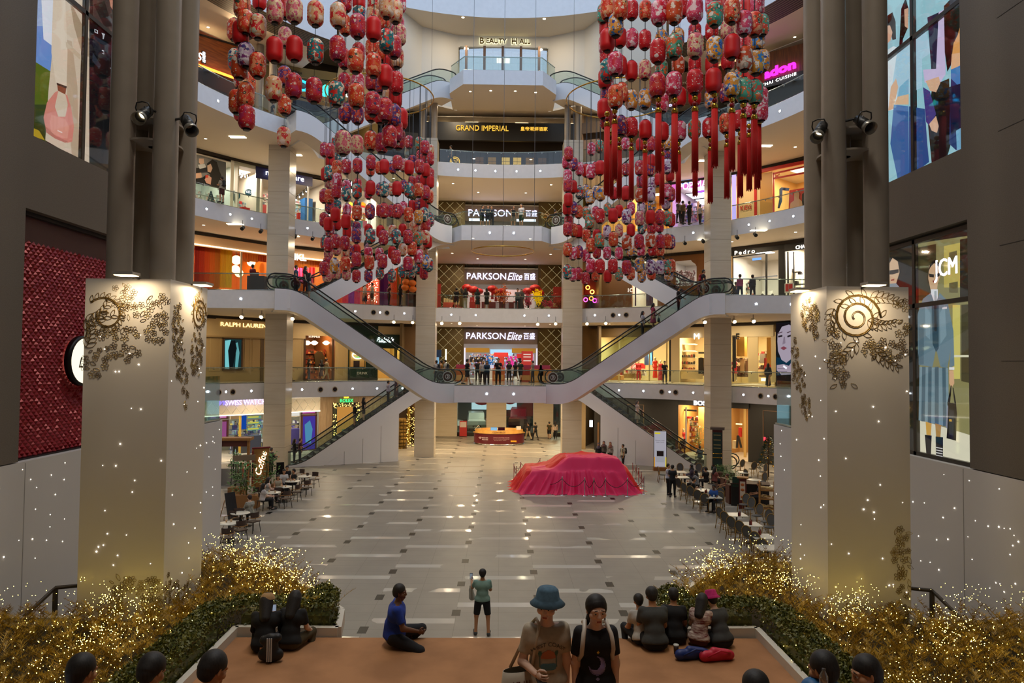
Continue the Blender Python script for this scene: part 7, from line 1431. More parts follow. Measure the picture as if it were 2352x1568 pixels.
def cloth(name,label,x0,x1,y0,y1,col,dz=0,seed=1,hem=.5,car=(1.65,7.0,37.75,39.9),flare=1.0,cl=1):
 nx,ny=190,110; rnd=np.random.RandomState(seed); X=np.linspace(x0,x1,nx); Y=np.linspace(y0,y1,ny); XX,YY=np.meshgrid(X,Y,indexing='ij')
 cx0,cx1,cy0,cy1=car
 prof=np.interp(XX,[cx0,cx0+.15,cx0+1.35,cx0+2.2,cx0+4.4,cx0+5.0,cx1],[.85,1.1,1.22,1.82,1.85,1.75,1.25])
 yc=(cy0+cy1)/2; hw=(cy1-cy0)/2; yy=np.abs(YY-yc)/hw; shoulder=1.1+.0*XX
 H=np.where(yy<.72,prof,np.minimum(prof,shoulder+(1-yy)/.28*(prof-shoulder)))
 dx=np.maximum(np.maximum(cx0-XX,XX-cx1),0); dy=np.maximum(np.maximum(cy0-YY,YY-cy1),0); d=np.hypot(dx,dy)
 H=np.where(d>0,0,H); core=H.copy()
 for it in range(40):
  A=np.pad(H,1,mode='edge'); Hn=(A[2:,1:-1]+A[:-2,1:-1]+A[1:-1,2:]+A[1:-1,:-2])/4; H=np.maximum(Hn,core*(d<=0))
 ang=np.arctan2((YY-yc)*1.6,XX-(cx0+cx1)/2); per=ang*9+XX*1.1
 edge=np.interp(XX,[cx0-.6,cx0,cx0+1.4,cx0+2.4,cx1-.8,cx1,cx1+.4],[.75,.9,1.15,1.3,1.3,1.05,.9])
 hemv=hem*(1+.16*np.sin(per*2.1)+.1*np.sin(per*5.3+1)+.06*np.sin(per*11))*flare
 drape=edge*np.clip(1-d/hemv,0,1)**1.35
 Z=np.where(d>0,np.maximum(drape,0),np.maximum(H,core))
 fold=(.11*np.sin(per*3.1+1.6*np.sin(XX*1.3)+.7*np.sin(YY*3))+.06*np.sin(per*7.7+2+2*np.sin(XX*.8))+.02*np.sin(per*19))*np.clip(d/.12,0,1)*np.clip(Z/.3,0,1)
 top=.6*(d<=0)*(.05*np.sin(XX*2.6+YY*2.2+np.sin(YY*2))+.09*(1-np.abs(np.sin(XX*1.3-YY*2.1+.6)))**4+.07*(1-np.abs(np.sin(XX*1.9+YY*1.6+1)))**5+.05*(1-np.abs(np.sin(XX*4.3-YY*1.2)))**4)
 Z=Z+fold*.9+top+dz
 keep=(d<hemv*1.02)
 for it in range(2):
  A=np.pad(Z,1,mode='edge'); Z=np.where(d<.3,(A[2:,1:-1]+A[:-2,1:-1]+A[1:-1,2:]+A[1:-1,:-2]+2*Z)/6,Z)
 Z=np.maximum(Z,.008)
 V=[(XX[i,j]+.02*math.sin(per[i,j]*6)*(d[i,j]>0),YY[i,j],Z[i,j]) for i in range(nx) for j in range(ny)]
 Fc=[(i*ny+j,(i+1)*ny+j,(i+1)*ny+j+1,i*ny+j+1) for i in range(nx-1) for j in range(ny-1) if keep[i,j] or keep[i+1,j+1]]
 c=Vector(((x0+x1)/2,(y0+y1)/2,0)); V=[(x-c.x,y-c.y,z) for x,y,z in V]
 used=sorted({i for f in Fc for i in f}); mp={o:i for i,o in enumerate(used)}; V=[V[i] for i in used]; Fc=[tuple(mp[i] for i in f) for f in Fc]
 o=np_obj(name,V,Fc,col,None); o.location=c; return tag(o,label,'cloth')
cloth('car_cover','crumpled bright pink cloth draped over a parked car',.6,8.2,36.4,41.0,M('pink_cloth','E01658',.62),0,1,.78)
cloth('red_cloth','orange red cloth showing under the pink cover of the draped car',.2,8.6,36.8,42.4,M('orange_red_cloth','D8180C',.65),-.06,4,.7,(1.35,7.3,38.2,41.2))
sb=[(1186,1108),(1180,1101),(1196,1096),(1240,1087)]
P1=[(1211,1120),(1229,1127),(1291,1136),(1343,1138),(1364,1139),(1390,1139),(1441,1139)]; P2=[(1479,1134),(1473,1121),(1467,1111),(1461,1103),(1453,1098)]
def stan_proto():
 t=thing('stanchion','x','stanchion'); MB().lathe([(.001,.03),(.05,.03),(.16,.012),(.165,0)],n=18).build('base',m_chrome,t); MB().cyl((0,0,.02),(0,0,.92),.022,n=10).build('post',m_chrome,t); MB().lathe([(.03,.9),(.035,.93),(.03,.96),(.001,.98)],n=12).build('cap',m_chrome,t); return t
sp=None; posts={}
for grp,L_ in (('front rope barrier posts',P1),('right rope barrier posts',P2),('left rope barrier posts',sb)):
 for q in L_:
  p=onfloor(*q); t=stan_proto() if sp is None else copy_tree(sp); sp=sp or t; t.location=p; tag(t,'chrome rope barrier post beside the draped car, %s group'%grp.split()[0],'stanchion',grp)
m_rope=M('rope_red','6E0A14',.6); m_rope2=M('rope_black','1E0F12',.6)
def rope(a,b,m,lab,grp):
 a=onfloor(*a)+Vector((0,0,.88)); b=onfloor(*b)+Vector((0,0,.88)); mid=(a+b)/2; t=MB(); n=14
 t.tube([a.lerp(b,i/n)-mid+Vector((0,0,-.42*(1-(2*i/n-1)**2))) for i in range(n+1)],.017,n=6); o=t.build('barrier_rope',m,loc=mid); tag(o,lab,'rope',grp)
for a,b in zip(P1[:-1],P1[1:]): rope(a,b,m_rope2,'dark rope sagging between front barrier posts','front barrier ropes')
for a,b in list(zip(P2[:-1],P2[1:]))+[(P1[-1],P2[0])]: rope(a,b,m_rope,'red rope sagging between right barrier posts','right barrier ropes')
for a,b in zip(sb[:-1],sb[1:]): rope(a,b,m_rope,'red rope sagging between left barrier posts','left barrier ropes')
cp=onfloor(1146,1023); cp.y+=1.6
t=thing('concierge_desk','oval information desk with burgundy printed front and wooden counter top','desk',cp)
MB().lathe([(2.24,0),(2.24,.1),(2.2,.12)],n=48,sc=(1,.72)).build('plinth',m_chrome,t)
MB().lathe([(2.2,.1),(2.2,.95)],n=48,sc=(1,.72)).build('front_panel',M('burgundy','5A1420',.3),t)
MB().lathe([(2.05,.95),(2.28,.97),(2.28,1.0),(2.12,1.02),(2.08,1.25),(1.75,1.25),(1.72,.8)],n=48,sc=(1,.72)).build('counter_top',M('honey_wood','B4843C',.35,nscale=3,nmix=.2),t)
text('lettering','CONCIERGE',.2,M('bronze_letter','5A4018',.4),t,loc=(0,-1.56,1.12),ext=.01)
for i,(st,x,z_,s_,c) in enumerate((('FREE WIFI',-1.2,.62,.13,'E8D8D8'),('FREE WIFI',-1.2,.47,.13,'E8D8D8'),('Welcome to the concierge service desk',.2,.68,.085,'D8B8B8'),('Ask us for directions, parking and more',.2,.56,.085,'D8B8B8'),('Open daily 10.00 am - 10.00 pm',.1,.44,.08,'D8B8B8'))):
 y=-.72*math.sqrt(max(0,2.21**2-x*x)); o=text('lettering',st,s_,M('letter_'+c,c,.5),t,loc=(x,y-.06,z_),ext=.003); o.rotation_euler=(PI/2,0,math.atan(.72*.72*x/max(.1,-y)))
MB().box(1.0,-1.5,.3,1.5,-1.42,.42).build('yellow_label',cm('E0A020'),t)
w_=MB(); q=Vector((-1.62,-1.16,.5)); 
for r_ in (.06,.12,.18): w_.tube([(q.x+r_*math.cos(a),q.y-.08,q.z+r_*math.sin(a)) for a in [R(45+i*15) for i in range(7)]],.014,n=4)
w_.build('wifi_symbol',cm('E8D8D8'),t)
def monitor(par,x,y,z_,c,lab):
 r=thing('monitor',lab,'monitor',cp+Vector((x,y,z_))); MB().box(-.3,-.02,.12,.3,.02,.48).build('bezel',m_black,r); MB().box(-.28,-.03,.14,.28,-.02,.46).build('screen',cm(c,s=1.0),r); MB().cyl((0,0,0),(0,0,.14),.02).build('stand',m_dark,r); MB().box(-.1,-.06,0,.1,.06,.01).build('foot',m_dark,r)
monitor(t,-.45,-.9,1.02,'*90C0E0','monitor with blue screen on the concierge desk'); monitor(t,.2,-.9,1.02,'*3A1418','monitor with dark red screen on the concierge desk')
r=thing('brochure_stand','clear brochure stand on the right end of the concierge desk','stand',cp+Vector((1.7,-.5,1.25))); MB().box(-.2,-.05,0,.2,.05,.3).build('brochures',cm('D8D0C8'),r)
r=thing('wire_frame_stand','white wire stand on the left end of the concierge desk','stand',cp+Vector((-1.9,-.1,1.2))); m=MB(); m.tube([(-.25,0,0),(.1,0,.35),(.3,0,.1),(-.15,0,0)],.02,n=4,closed=True); m.build('wire',cm('E8E0D0'),r)
def car(loc,rz,col,label,hgt=1.45,wd=1.8,L=4.5,bus=0):
 t=thing('car',label,'car',loc,rz); hw=wd/2; k=hgt/1.45     # front faces -y
 prof=[(-2.2,.35),(-2.25,.6),(-2.15,.78),(-1.2,.95*k),(-.45,1.38*k),(.9,1.43*k),(1.7,1.1*k),(2.2,1.0*k),(2.25,.5),(2.2,.3)] if not bus else [(-2.25,.35),(-2.3,.7),(-2.2,1.05*k*.8),(-1.5,1.12*k*.85),(-.9,1.42*k),(1.9,1.43*k),(2.2,1.35*k),(2.25,.5),(2.2,.3)]
 b=MB(); xs=[(-hw,.82),(-hw*.97,1.0),(hw*.97,1.0),(hw,.82)]; vs=[]
 for x,s_ in xs:
  for y,z in prof: top=(z>.95*k); vs.append((x*(.84 if top else 1),y*L/4.5,z if s_==1 else max(.35,min(z,z*.9 if not top else z*.97))))
 n=len(prof); fs=[]
 for i in range(3):
  for j in range(n): j2=(j+1)%n; fs.append((i*n+j,i*n+j2,(i+1)*n+j2,(i+1)*n+j))
 fs+=[tuple(range(n)),tuple(3*n+j for j in range(n))[::-1]]; b.add(vs,fs); b.build('car_body',M('car_'+col,col,.25,metal=.2),t)
 gm=M('car_glass','0E1216',.08)
 w0=1.0*k; w1=1.36*k
 MB().add([(-hw*.78,-1.12*L/4.5-.02,w0),(hw*.78,-1.12*L/4.5-.02,w0),(hw*.7,-.5*L/4.5-.02,w1),(-hw*.7,-.5*L/4.5-.02,w1)] if not bus else [(-hw*.78,-1.46,1.0*k*.98),(hw*.78,-1.46,1.0*k*.98),(hw*.74,-.96,w1),(-hw*.74,-.96,w1)],[(0,1,2,3)]).build('windscreen',gm,t)
 for sx in (-1,1): MB().box(sx*hw*.86-.01,-.7,w0,sx*hw*.86+.01,1.2,w1*.97).build('side_window',gm,t)
 for sx in (-1,1):
  MB().sph((sx*hw*.72,-2.17*L/4.5,.68),.16,n=10,m=6,sc=(1.3,.35,.6)).build('headlight',M('headlight','E8F0F4',.1),t)
  for y in (-1.4,1.4): 
   w=MB(); w.cyl((sx*(hw-.2),y*L/4.5,.32),(sx*(hw+.01),y*L/4.5,.32),.32,n=20); o=w.build('wheel',m_rubber,t); MB().cyl((sx*(hw),y*L/4.5,.32),(sx*(hw+.02),y*L/4.5,.32),.19,n=12).build('hubcap',m_chrome,o)
 MB().box(-hw*.45,-2.29*L/4.5,.5,hw*.45,-2.25*L/4.5,.7).build('grille',m_black,t); MB().box(-.26,-2.31*L/4.5,.4,.26,-2.28*L/4.5,.52).build('number_plate',cm('D8D8D0'),t)
 return t
for px,py,D,col,lab,h_,bs,rz in ((1012,965,72,'D8DCDC','white car parked side on behind the left end of the porch glass',1.45,0,1.4),(1094,962,70.5,'A8ACA8','silver people carrier parked nose forward behind the glass',1.85,1,.06),(1145,962,70,'E8E6DC','white saloon car parked nose forward behind the concierge desk',1.4,0,-.04),(1146,940,76,'16181A','black van parked behind the white saloon car',2.0,1,0),(1193,962,70.5,'4A1420','dark red tall vehicle parked nose forward to the right of the white car',2.3,1,-.06)):
 x=at(px,833,D).x; car((x,D+1.5,.02),rz,col,lab,h_,1.9 if bs else 1.8,4.6,bs)
r=thing('porch_sign','round white and red shop sign glowing behind the parked cars','sign',(at(1108,833,79.8).x,79.6,2.6)); MB().box(-1.2,-.05,-1.0,1.2,0,1.0).build('light_box',cm('*D8E4F0',s=1.3),r); MB().sph((0,-.08,.1),1.0,n=16,m=8,sc=(1,.05,.6)).build('red_disc',cm('C01820'),r)
r=thing('porch_sign','second round shop sign glowing to the right behind the parked cars','sign',(at(1172,833,79.8).x,79.6,2.6)); MB().box(-.8,-.05,-1.0,.8,0,1.0).build('light_box',cm('*D8E4F0',s=1.3),r); MB().sph((0,-.08,.1),.8,n=16,m=8,sc=(1,.05,.6)).build('red_disc',cm('C01820'),r)
for px,dd,lab in ((1070,60,'red and white standee left of the concierge desk'),):
 p=onfloor(px,990); t=thing('standee',lab,'sign stand',(p.x,65.2,0)); MB().box(-.35,-.03,.05,.35,.03,1.5).build('panel',cm('B02828'),t); MB().box(-.3,-.04,.9,.3,-.03,1.4).build('poster',cm('D8C8C0'),t); MB().box(-.35,-.15,0,.35,.15,.05).build('foot',m_dark,t)
p=onfloor(1516,1080); t=thing('standee','tall white advertising standee on a wooden base beside the right escalator panel','sign stand',p,-.12); MB().box(-.45,-.25,0,.45,.25,.22).build('base',cm('8A5A28'),t); MB().box(-.42,-.06,.2,.42,.06,2.65).build('frame',cm('2A2A2C'),t); MB().box(-.39,-.07,.25,.39,-.055,2.6).build('panel',cm('*D0CCD8',s=.55),t); MB().box(-.36,-.075,2.42,.0,-.07,2.52).build('yellow_label',cm('*E0D020',s=.8),t); MB().box(-.28,-.08,.55,.28,-.07,1.35).build('phone_picture',cm('*B8B8C0',s=.6),t); MB().box(-.22,-.085,.95,.22,-.08,1.3).build('picture',cm('2A1C24'),t)
for i,st in enumerate(('Discover a wide','range of cards')): text('lettering',st,.09,cm('5A5468'),t,loc=(-.02,-.08,2.0-i*.12),ext=.002)
MB().box(-.4,-.078,.25,-.34,-.07,.9).build('yellow_edge',cm('*E8A020',s=.7),t); MB().box(.34,-.078,.25,.4,-.07,.9).build('yellow_edge',cm('*E8D020',s=.7),t)
m_shell=M('chair_shell','4A3830',.5); m_wood=M('oak','A87638',.45,nscale=6,nmix=.2); m_leg=M('black_leg','15140F',.45); m_ratt=M('rattan','9A7428',.5,nscale=20,nmix=.35); m_weave=M('grey_weave','5A5854',.7,nscale=60,nmix=.3); m_top=M('table_top','D8D4C4',.3)
def chair_a():
 t=thing('cafe_chair','x','chair'); MB().box(-.21,-.2,.43,.21,.2,.47).build('seat',m_shell,t)
 b=MB(); 
 for i in range(8):
  a0=R(200+i*17.5); a1=R(200+(i+1)*17.5); p0=(.23*math.cos(a0),.21*math.sin(a0)); p1=(.23*math.cos(a1),.21*math.sin(a1)); b.add([(p0[0],p0[1],.6),(p1[0],p1[1],.6),(p1[0]*1.08,p1[1]*1.1,.84),(p0[0]*1.08,p0[1]*1.1,.84)],[(0,1,2,3)]); b.add([(p0[0]*.9,p0[1]*.9,.6),(p1[0]*.9,p1[1]*.9,.6),(p1[0]*.98,p1[1],.84),(p0[0]*.98,p0[1],.84)],[(3,2,1,0)])
 b.build('backrest',m_shell,t)
 MB().tube([(-.23,.12,.47),(-.25,.1,.62),(-.25,-.1,.64),(-.2,-.2,.62),(0,-.25,.62),(.2,-.2,.62),(.25,-.1,.64),(.25,.1,.62),(.23,.12,.47)],.016,n=5).build('arm_frame',m_wood,t)
 for x,y in ((-.17,.16),(.17,.16),(-.17,-.16),(.17,-.16)): MB().cyl((x,y,.44),(x*1.25,y*1.3,0),.014,n=6).build('leg',m_leg,t)
 return t
def chair_b():
 t=thing('cafe_chair','x','chair'); MB().lathe([(.001,.47),(.2,.47),(.215,.45),(.2,.43)],n=18).build('seat',m_weave,t)
 mt=Matrix.Translation((0,-.21,.7))@Matrix.Rotation(R(100),4,'X'); MB().lathe([(.001,0),(.19,0)],n=20,mat=mt,sc=(1,1.25)).build('back_panel',m_weave,t)
 MB().tube([mt@Vector((.2*math.cos(a),.25*math.sin(a),0)) for a in [i*PI/10 for i in range(20)]],.018,n=6,closed=True).build('back_frame',m_ratt,t)
 for sx in (-1,1):
  MB().tube([(sx*.19,.17,.44),(sx*.22,.2,0)],.017,n=6).build('leg',m_ratt,t); MB().tube([(sx*.17,-.22,.62),(sx*.18,-.18,.44),(sx*.21,-.26,0)],.017,n=6).build('leg',m_ratt,t)
 MB().tube([(.2*math.cos(a),.2*math.sin(a),.2) for a in [i*PI/6 for i in range(12)]],.01,n=4,closed=True).build('stretcher_ring',m_ratt,t); return t
protos={}
def place_chair(kind,q,face,label,grp):
 p=onfloor(*q); 
 if kind not in protos: t=(chair_a if kind=='a' else chair_b)(); protos[kind]=t
 else: t=copy_tree(protos[kind])
 t.location=p; t.rotation_euler.z=face; tag(t,label,'chair',grp); return t
def tbl(px,py,rnd_=True,label='',grp=None):
 p=onfloor(px,py,.74); p.z=0; t=thing('cafe_table',label,'table',p,0,grp)
 if rnd_: MB().lathe([(.001,.74),(.38,.74),(.39,.73),(.38,.71),(.001,.71)],n=28).build('table_top',m_top,t)
 else: MB().box(-.38,-.38,.71,.38,.38,.74).build('table_top',m_top,t)
 MB().cyl((0,0,.03),(0,0,.71),.035,n=10).build('pedestal',m_leg,t); MB().lathe([(.001,.035),(.24,.02),(.25,0)],n=18).build('foot',m_leg,t); return t
LT=[(626,1130,'round white cafe table where a woman in a white top sits'),(652,1117,'round white cafe table with glasses, second behind the plants'),(672,1104,'round white cafe table where three people in dark and white shirts sit'),(552,1177,'empty round cafe table in front of the man in a striped shirt'),(526,1200,'round white cafe table half hidden by the left hoarding'),(700,1093,'small round cafe table furthest back in the left cafe')]
for x,y,l in LT: tbl(x,y,True,l)
for q,f in (((721,1119),2.6),((703,1139),1.0),((679,1150),1.4),((656,1166),.9),((637,1160),2.9),((604,1171),-.5),((592,1160),-1.8),((581,1222),1.1),((551,1243),.9),((521,1262),.6),((528,1222),2.6),((545,1215),3.0),((690,1112),2.4),((700,1122),1.9)):
 place_chair('a',q,f,'dark brown chair with wooden arms, left cafe','brown chairs in the left cafe')
RT=[(1615,1125),(1636,1140),(1692,1181),(1723,1203),(1751,1231),(1764,1257),(1566,1095),(1560,1083),(1635,1082)]
RTl=['square white table with drinks before the boy in black','square white table where the man in a blue shirt eats','empty square white table, farthest of the front row on the right','empty square white table with sauce bottles in the right front row','square white table second nearest to the right hoarding','square white table cut off by the right hoarding','white table beside the standing waiter','white table behind the standing waiter','white table at the back beside the dark totem']
for (x,y),l in zip(RT,RTl): tbl(x,y,False,l)
for x,y,l in ((1706,1084,'round white table behind the fern planters'),(1732,1101,'white round table at the back right of the cafe'),(1761,1114,'white round table near the christmas tree')): tbl(x,y,True,l)
for q,f in (((1521,1107),-1.6),((1564,1137),-.9),((1577,1149),-.9),((1590,1157),-.7),((1603,1167),-.4),((1617,1176),-.2),((1650,1175),2.4),((1661,1213),-1.0),((1671,1224),-.9),((1685,1237),-.8),((1705,1248),-.8),((1721,1261),-.8),((1739,1276),-.7),((1754,1294),-.6),((1708,1180),2.2),((1720,1190),2.2),((1738,1207),2.1),((1620,1109),3.0),((1562,1100),2.9),((1603,1100),2.6),((1700,1087),.4),((1752,1100),1.8),((1728,1093),.2),((1720,1113),-1.2),((1751,1123),2.0),((1652,1165),2.6),((1760,1222),2.2),((1766,1235),2.3)):
 place_chair('b',q,f,'rattan chair with round grey back, right cafe','rattan chairs in the right cafe')
def bottles(px,py,lab):
 p=onfloor(px,py,.74); 
 for i,(dx,c) in enumerate(((-.05,'5A1410'),(.04,'2A1A10'),(0,'8E2A18'))):
  o=MB(); o.lathe([(.001,0),(.028,0),(.03,.12),(.012,.17),(.012,.2),(.001,.2)],n=8); o=o.build('sauce_bottle',cm(c),loc=p+Vector((dx,(i%2)*.06,0))); tag(o,lab,'bottle','bottles '+lab[-24:])
bottles(1699,1185,'small sauce bottle on the front row right cafe table'); bottles(1746,1228,'small sauce bottle on the second nearest right table'); bottles(1725,1205,'small sauce bottle on the middle right cafe table'); bottles(1622,1132,'small dark bottle beside the man in a blue shirt')
def cup(px,py,lab,grp,c='D8B890'):
 p=onfloor(px,py,.74); o=MB().lathe([(.001,0),(.03,0),(.04,.1),(.036,.1),(.03,.01)],n=10).build('drink_glass',cm(c),loc=p); tag(o,lab,'glass',grp)
for x,y in ((618,1130),(632,1131),(646,1117),(656,1118),(668,1105),(677,1104)): cup(x,y,'small drink glass on a round table in the left cafe','glasses in the left cafe')
for x,y in ((520,1199),(531,1198)): cup(x,y,'small cup on the table half hidden by the left hoarding','cups on the hidden table')
for x,y in ((1632,1138),(1640,1141),(1610,1124)): cup(x,y,'tumbler on the table of the man in a blue shirt','tumblers right cafe','C0C8C8')
m_leafg=M('leaf_green','2C5A24',.45,nscale=5,nmix=.4,c2='4E8A34')
def plant(loc,lab,hgt=1.0,wd=.5,n=90,kind='broad',box=None,seed=1):
 t=thing('potted_plant',lab,'plant',loc); rnd=random.Random(seed); z0=0
 if box: MB().box(-box[0]/2,-box[1]/2,0,box[0]/2,box[1]/2,box[2]).build('planter_box',cm(box[3]),t); z0=box[2]
 else: MB().lathe([(.001,0),(.14,0),(.2,.4),(.17,.4),(.001,.36)],n=14).build('pot',cm('C8BCA4'),t); z0=.38
 m=MB(); st=MB()
 for i in range(n):
  a=rnd.random()*6.28; r_=wd*rnd.random()**.6; z_=z0+hgt*rnd.random(); bw=box[0]/2 if box else wd*.4; x,y=(rnd.uniform(-bw,bw) if box else r_*math.cos(a)),r_*math.sin(a)*(.6 if box else 1)
  L_=rnd.uniform(.12,.24) if kind=='broad' else rnd.uniform(.1,.2); d=Vector((math.cos(a),math.sin(a),rnd.uniform(-.2,.9))).normalized(); s_=d.cross(Vector((0,0,1))).normalized()*L_*(.3 if kind=='broad' else .07); p=Vector((x,y,z_))
  m.add([p,p+d*L_*.5+s_,p+d*L_,p+d*L_*.5-s_],[(0,1,2,3)])
 for i in range(7): a=rnd.random()*6.28; st.tube([(0 if not box else rnd.uniform(-.2,.2),0,z0-.02),(wd*.4*math.cos(a),wd*.4*math.sin(a),z0+hgt*.9)],.012,n=4)
 m.build('foliage',m_leafg,t)['kind']='stuff'; st.build('stems',cm('3A4A20'),t); return t
plant(onfloor(560,1165),'large leafy potted plant in a wooden box by the left cafe',1.5,.5,260,box=(1.4,.5,.6,'9A6A38'),seed=2)
plant(onfloor(545,1150),'second leafy plant in front of the clothes rack in the left cafe',1.3,.5,160,box=(.8,.5,.7,'9A6A38'),seed=3)
plant(onfloor(617,1128),'tall bushy green plant behind the woman in white',1.7,.45,220,box=(.9,.4,.4,'8A6038'),seed=4)
plant(onfloor(541,1098),'small round green bush on the grey plinth near the watch shop',.6,.4,120,box=(.7,.5,.9,'8C8A84'),seed=5)
for q,sd,l in (((1665,1122),6,'fern planter box, farthest of three behind the right cafe tables'),((1680,1138),7,'fern planter box, middle of three behind the right cafe tables'),((1693,1155),8,'fern planter box, nearest of three behind the right cafe tables')):
 plant(onfloor(*q),l,.35,.35,500,'fern',box=(1.0,.6,.95,'4E2416'),seed=sd)
x,y=ringpt(1606,26.2); plant((x,y,0.02),'tall potted palm standing in the ground floor boutique window',1.9,.5,120,seed=9)
p=onfloor(1648,1100); t=thing('menu_totem','tall dark red totem with green menu panels and gold details in the right cafe','sign',p,-.35); MB().box(-.3,-.2,0,.3,.2,3.1).build('post_body',cm('4A100E'),t); MB().box(-.42,-.3,3.05,.42,.3,3.2).build('cap',cm('5A4A40'),t); MB().box(-.27,-.22,.9,.27,-.2,2.9).build('menu_panel',cm('16302A'),t); MB().box(-.36,-.26,0,.36,.26,.8).build('base',cm('123024'),t)
m=MB(); 
for i in range(7): m.sph((-.24+.08*i,-.26,1.6),.035,n=6,m=4); m.sph((-.24+.08*i,-.26,1.35),.035,n=6,m=4)
m.build('gold_studs',m_gold,t)
for z_ in (2.7,2.4,2.1,1.9): MB().box(-.22,-.235,z_,.2,-.225,z_+.06).build('menu_line',cm('8A7A4A'),t)
p=onfloor(1706,1168); t=thing('menu_post','low red post with food pictures beside the fern planters','sign',p,-.4); MB().box(-.17,-.12,0,.17,.12,1.5).build('post_body',cm('5A1410'),t); MB().box(-.26,-.2,1.5,.26,.2,1.56).build('cap',cm('9A6A30'),t); MB().box(-.12,-.14,.45,.12,-.12,1.35).build('picture_panel',cm('D8C8B0'),t)
for z_ in (.6,.95,1.2): MB().sph((0,-.15,z_),.09,n=10,m=5,sc=(1,.2,.8)).build('food_picture',cm('B8642A'),t)
p=onfloor(1722,1160); t=thing('waiter_station','black waiter station with a green sign at the edge of the right cafe','counter',p,-.3); MB().box(-.9,-.4,0,.9,.4,1.1).build('cabinet',cm('17130F'),t); MB().box(-.85,-.42,.95,-.35,-.4,1.45).build('green_sign',cm('16382A'),t); MB().box(-.95,-.45,1.1,.95,.45,1.14).build('counter_top',cm('3A1A10'),t)
p=onfloor(1762,1185); t=thing('food_shelf','wooden shelf stand with baskets of bread at the right hoarding','shelf',p,-.3)
for z_ in (.35,.8,1.2): MB().box(-.35,-.25,z_,.35,.25,z_+.05).build('shelf_board',m_wood,t)
for x_ in (-.33,.33): MB().box(x_-.03,-.25,0,x_+.03,.25,1.6).build('side_frame',m_wood,t)
for z_ in (.4,.85,1.25): 
 m=MB(); rnd=random.Random(int(z_*10)); [m.sph((rnd.uniform(-.28,.28),rnd.uniform(-.2,.2),z_+.08),.06,n=7,m=5,sc=(1.3,1,.8)) for _ in range(14)]; m.build('bread_rolls',cm('C8A868'),t)['kind']='stuff'
p=onfloor(1765,1095); t=thing('christmas_tree','dark green christmas tree with gold ornaments beside the right hoarding','tree',p); rnd=random.Random(9); m=MB(); MB().cyl((0,0,0),(0,0,2.6),.05).build('trunk',cm('3A2A18'),t)
for i in range(900):
 z_=.5+2.1*rnd.random(); r_=.75*(1-(z_-.5)/2.2)*rnd.uniform(.6,1); a=rnd.random()*6.28; pp=Vector((r_*math.cos(a),r_*math.sin(a),z_)); d=Vector((math.cos(a),math.sin(a),-.3)); m.add([pp,pp+d*.16+Vector((0,0,.03)),pp+d*.14+Vector((.04,-.03,0))],[(0,1,2)])
m.build('branches',cm('16301C'),t)['kind']='stuff'; m=MB(); [m.sph((.7*(1-(z_-.5)/2.2)*math.cos(i*2.4),.7*(1-(z_-.5)/2.2)*math.sin(i*2.4),z_),.06,n=8,m=5) for i,z_ in enumerate([.6+.09*j for j in range(20)])]; m.build('gold_baubles',m_gold,t)
p=onfloor(535,1115); t=thing('wooden_booth','wooden framed kiosk with dark counter in front of the watch shop','kiosk',p,.1)
for x_ in (-.8,.75): MB().box(x_,-.1,0,x_+.12,.1,2.6).build('post',m_wood,t)
MB().box(-.9,-.2,2.55,.95,.6,2.7).build('roof_beam',m_wood,t); MB().box(-.8,.0,2.2,.8,.04,2.55).build('arched_board',cm('5A2418'),t); MB().box(-.8,.05,0,.8,.5,.95).build('counter',cm('8C8A84'),t)
p=onfloor(558,1128); t=thing('clothes_rack','metal clothes rack with dark and coloured garments below a wooden sign','rack',p,.35)
MB().tube([(-.6,0,0),(-.6,0,1.6),(.6,0,1.6),(.6,0,0)],.02,n=6).build('rail_frame',m_dark,t); MB().box(-.55,-.03,1.65,.6,.03,1.95).build('sign_board',cm('8E7A60'),t)
for i,c in enumerate(('15140F','1A1A18','8E2018','2A7A48','C85028','202020','B03820','16140F','1C1C1A')):
 x_=-.5+i*.12; MB().prism([(x_-.03,-.22),(x_+.03,-.22),(x_+.03,.22),(x_-.03,.22)],.75,1.52).build('garment',cm(c),t)
p=onfloor(597,1118); t=thing('sign_panel','tall wooden panel with glowing white script and a red garland edge','sign',p,.55); MB().box(-.45,-.12,0,.45,.12,2.2).build('panel',m_wood,t); o=text('script_lettering','Coffee',.5,EM('script_glow','FFE8C0',4),t,loc=(0,-.14,1.3),ext=.01,shear=.35); o.rotation_euler=(PI/2,-R(75),0)
m=MB(); rnd=random.Random(7); [m.sph((x_,-.13,z_),.05,n=5,m=4) for x_,z_ in [(-.45+.03*rnd.random(),.3+i*.06) for i in range(30)]+[(-.45+i*.04,2.2) for i in range(24)]]; m.build('red_garland',cm('7A1018'),t)['kind']='stuff'
p=onfloor(643,1100); t=thing('a_frame_board','small black a frame chalkboard behind the plants','sign stand',p,.4); MB().add([(-.25,-.25,0),(.25,-.25,0),(.22,0,1.0),(-.22,0,1.0)],[(0,1,2,3)]).build('board',m_black,t); MB().tube([(-.2,.25,0),(-.2,0,1),(.2,0,1),(.2,.25,0)],.015,n=4).build('frame',m_dark,t)
p=onfloor(533,1195); t=thing('menu_easel','black framed menu easel leaning beside the wooden bench','sign stand',p,.9); MB().add([(-.25,-.1,.1),(.25,-.1,.1),(.25,.25,1.2),(-.25,.25,1.2)],[(0,1,2,3)]).build('menu_board',m_black,t); MB().tube([(-.25,.2,.9),(-.25,.6,0)],.02,n=4).build('rear_leg',m_wood,t)
def fl(px,D,k): 
 v=RC@Vector(((px-CX)/F_PX,0,-1)); return Vector((v.x/v.y*D,D,LV[k]))
m_fest=M('festive_red','A80C10',.5)
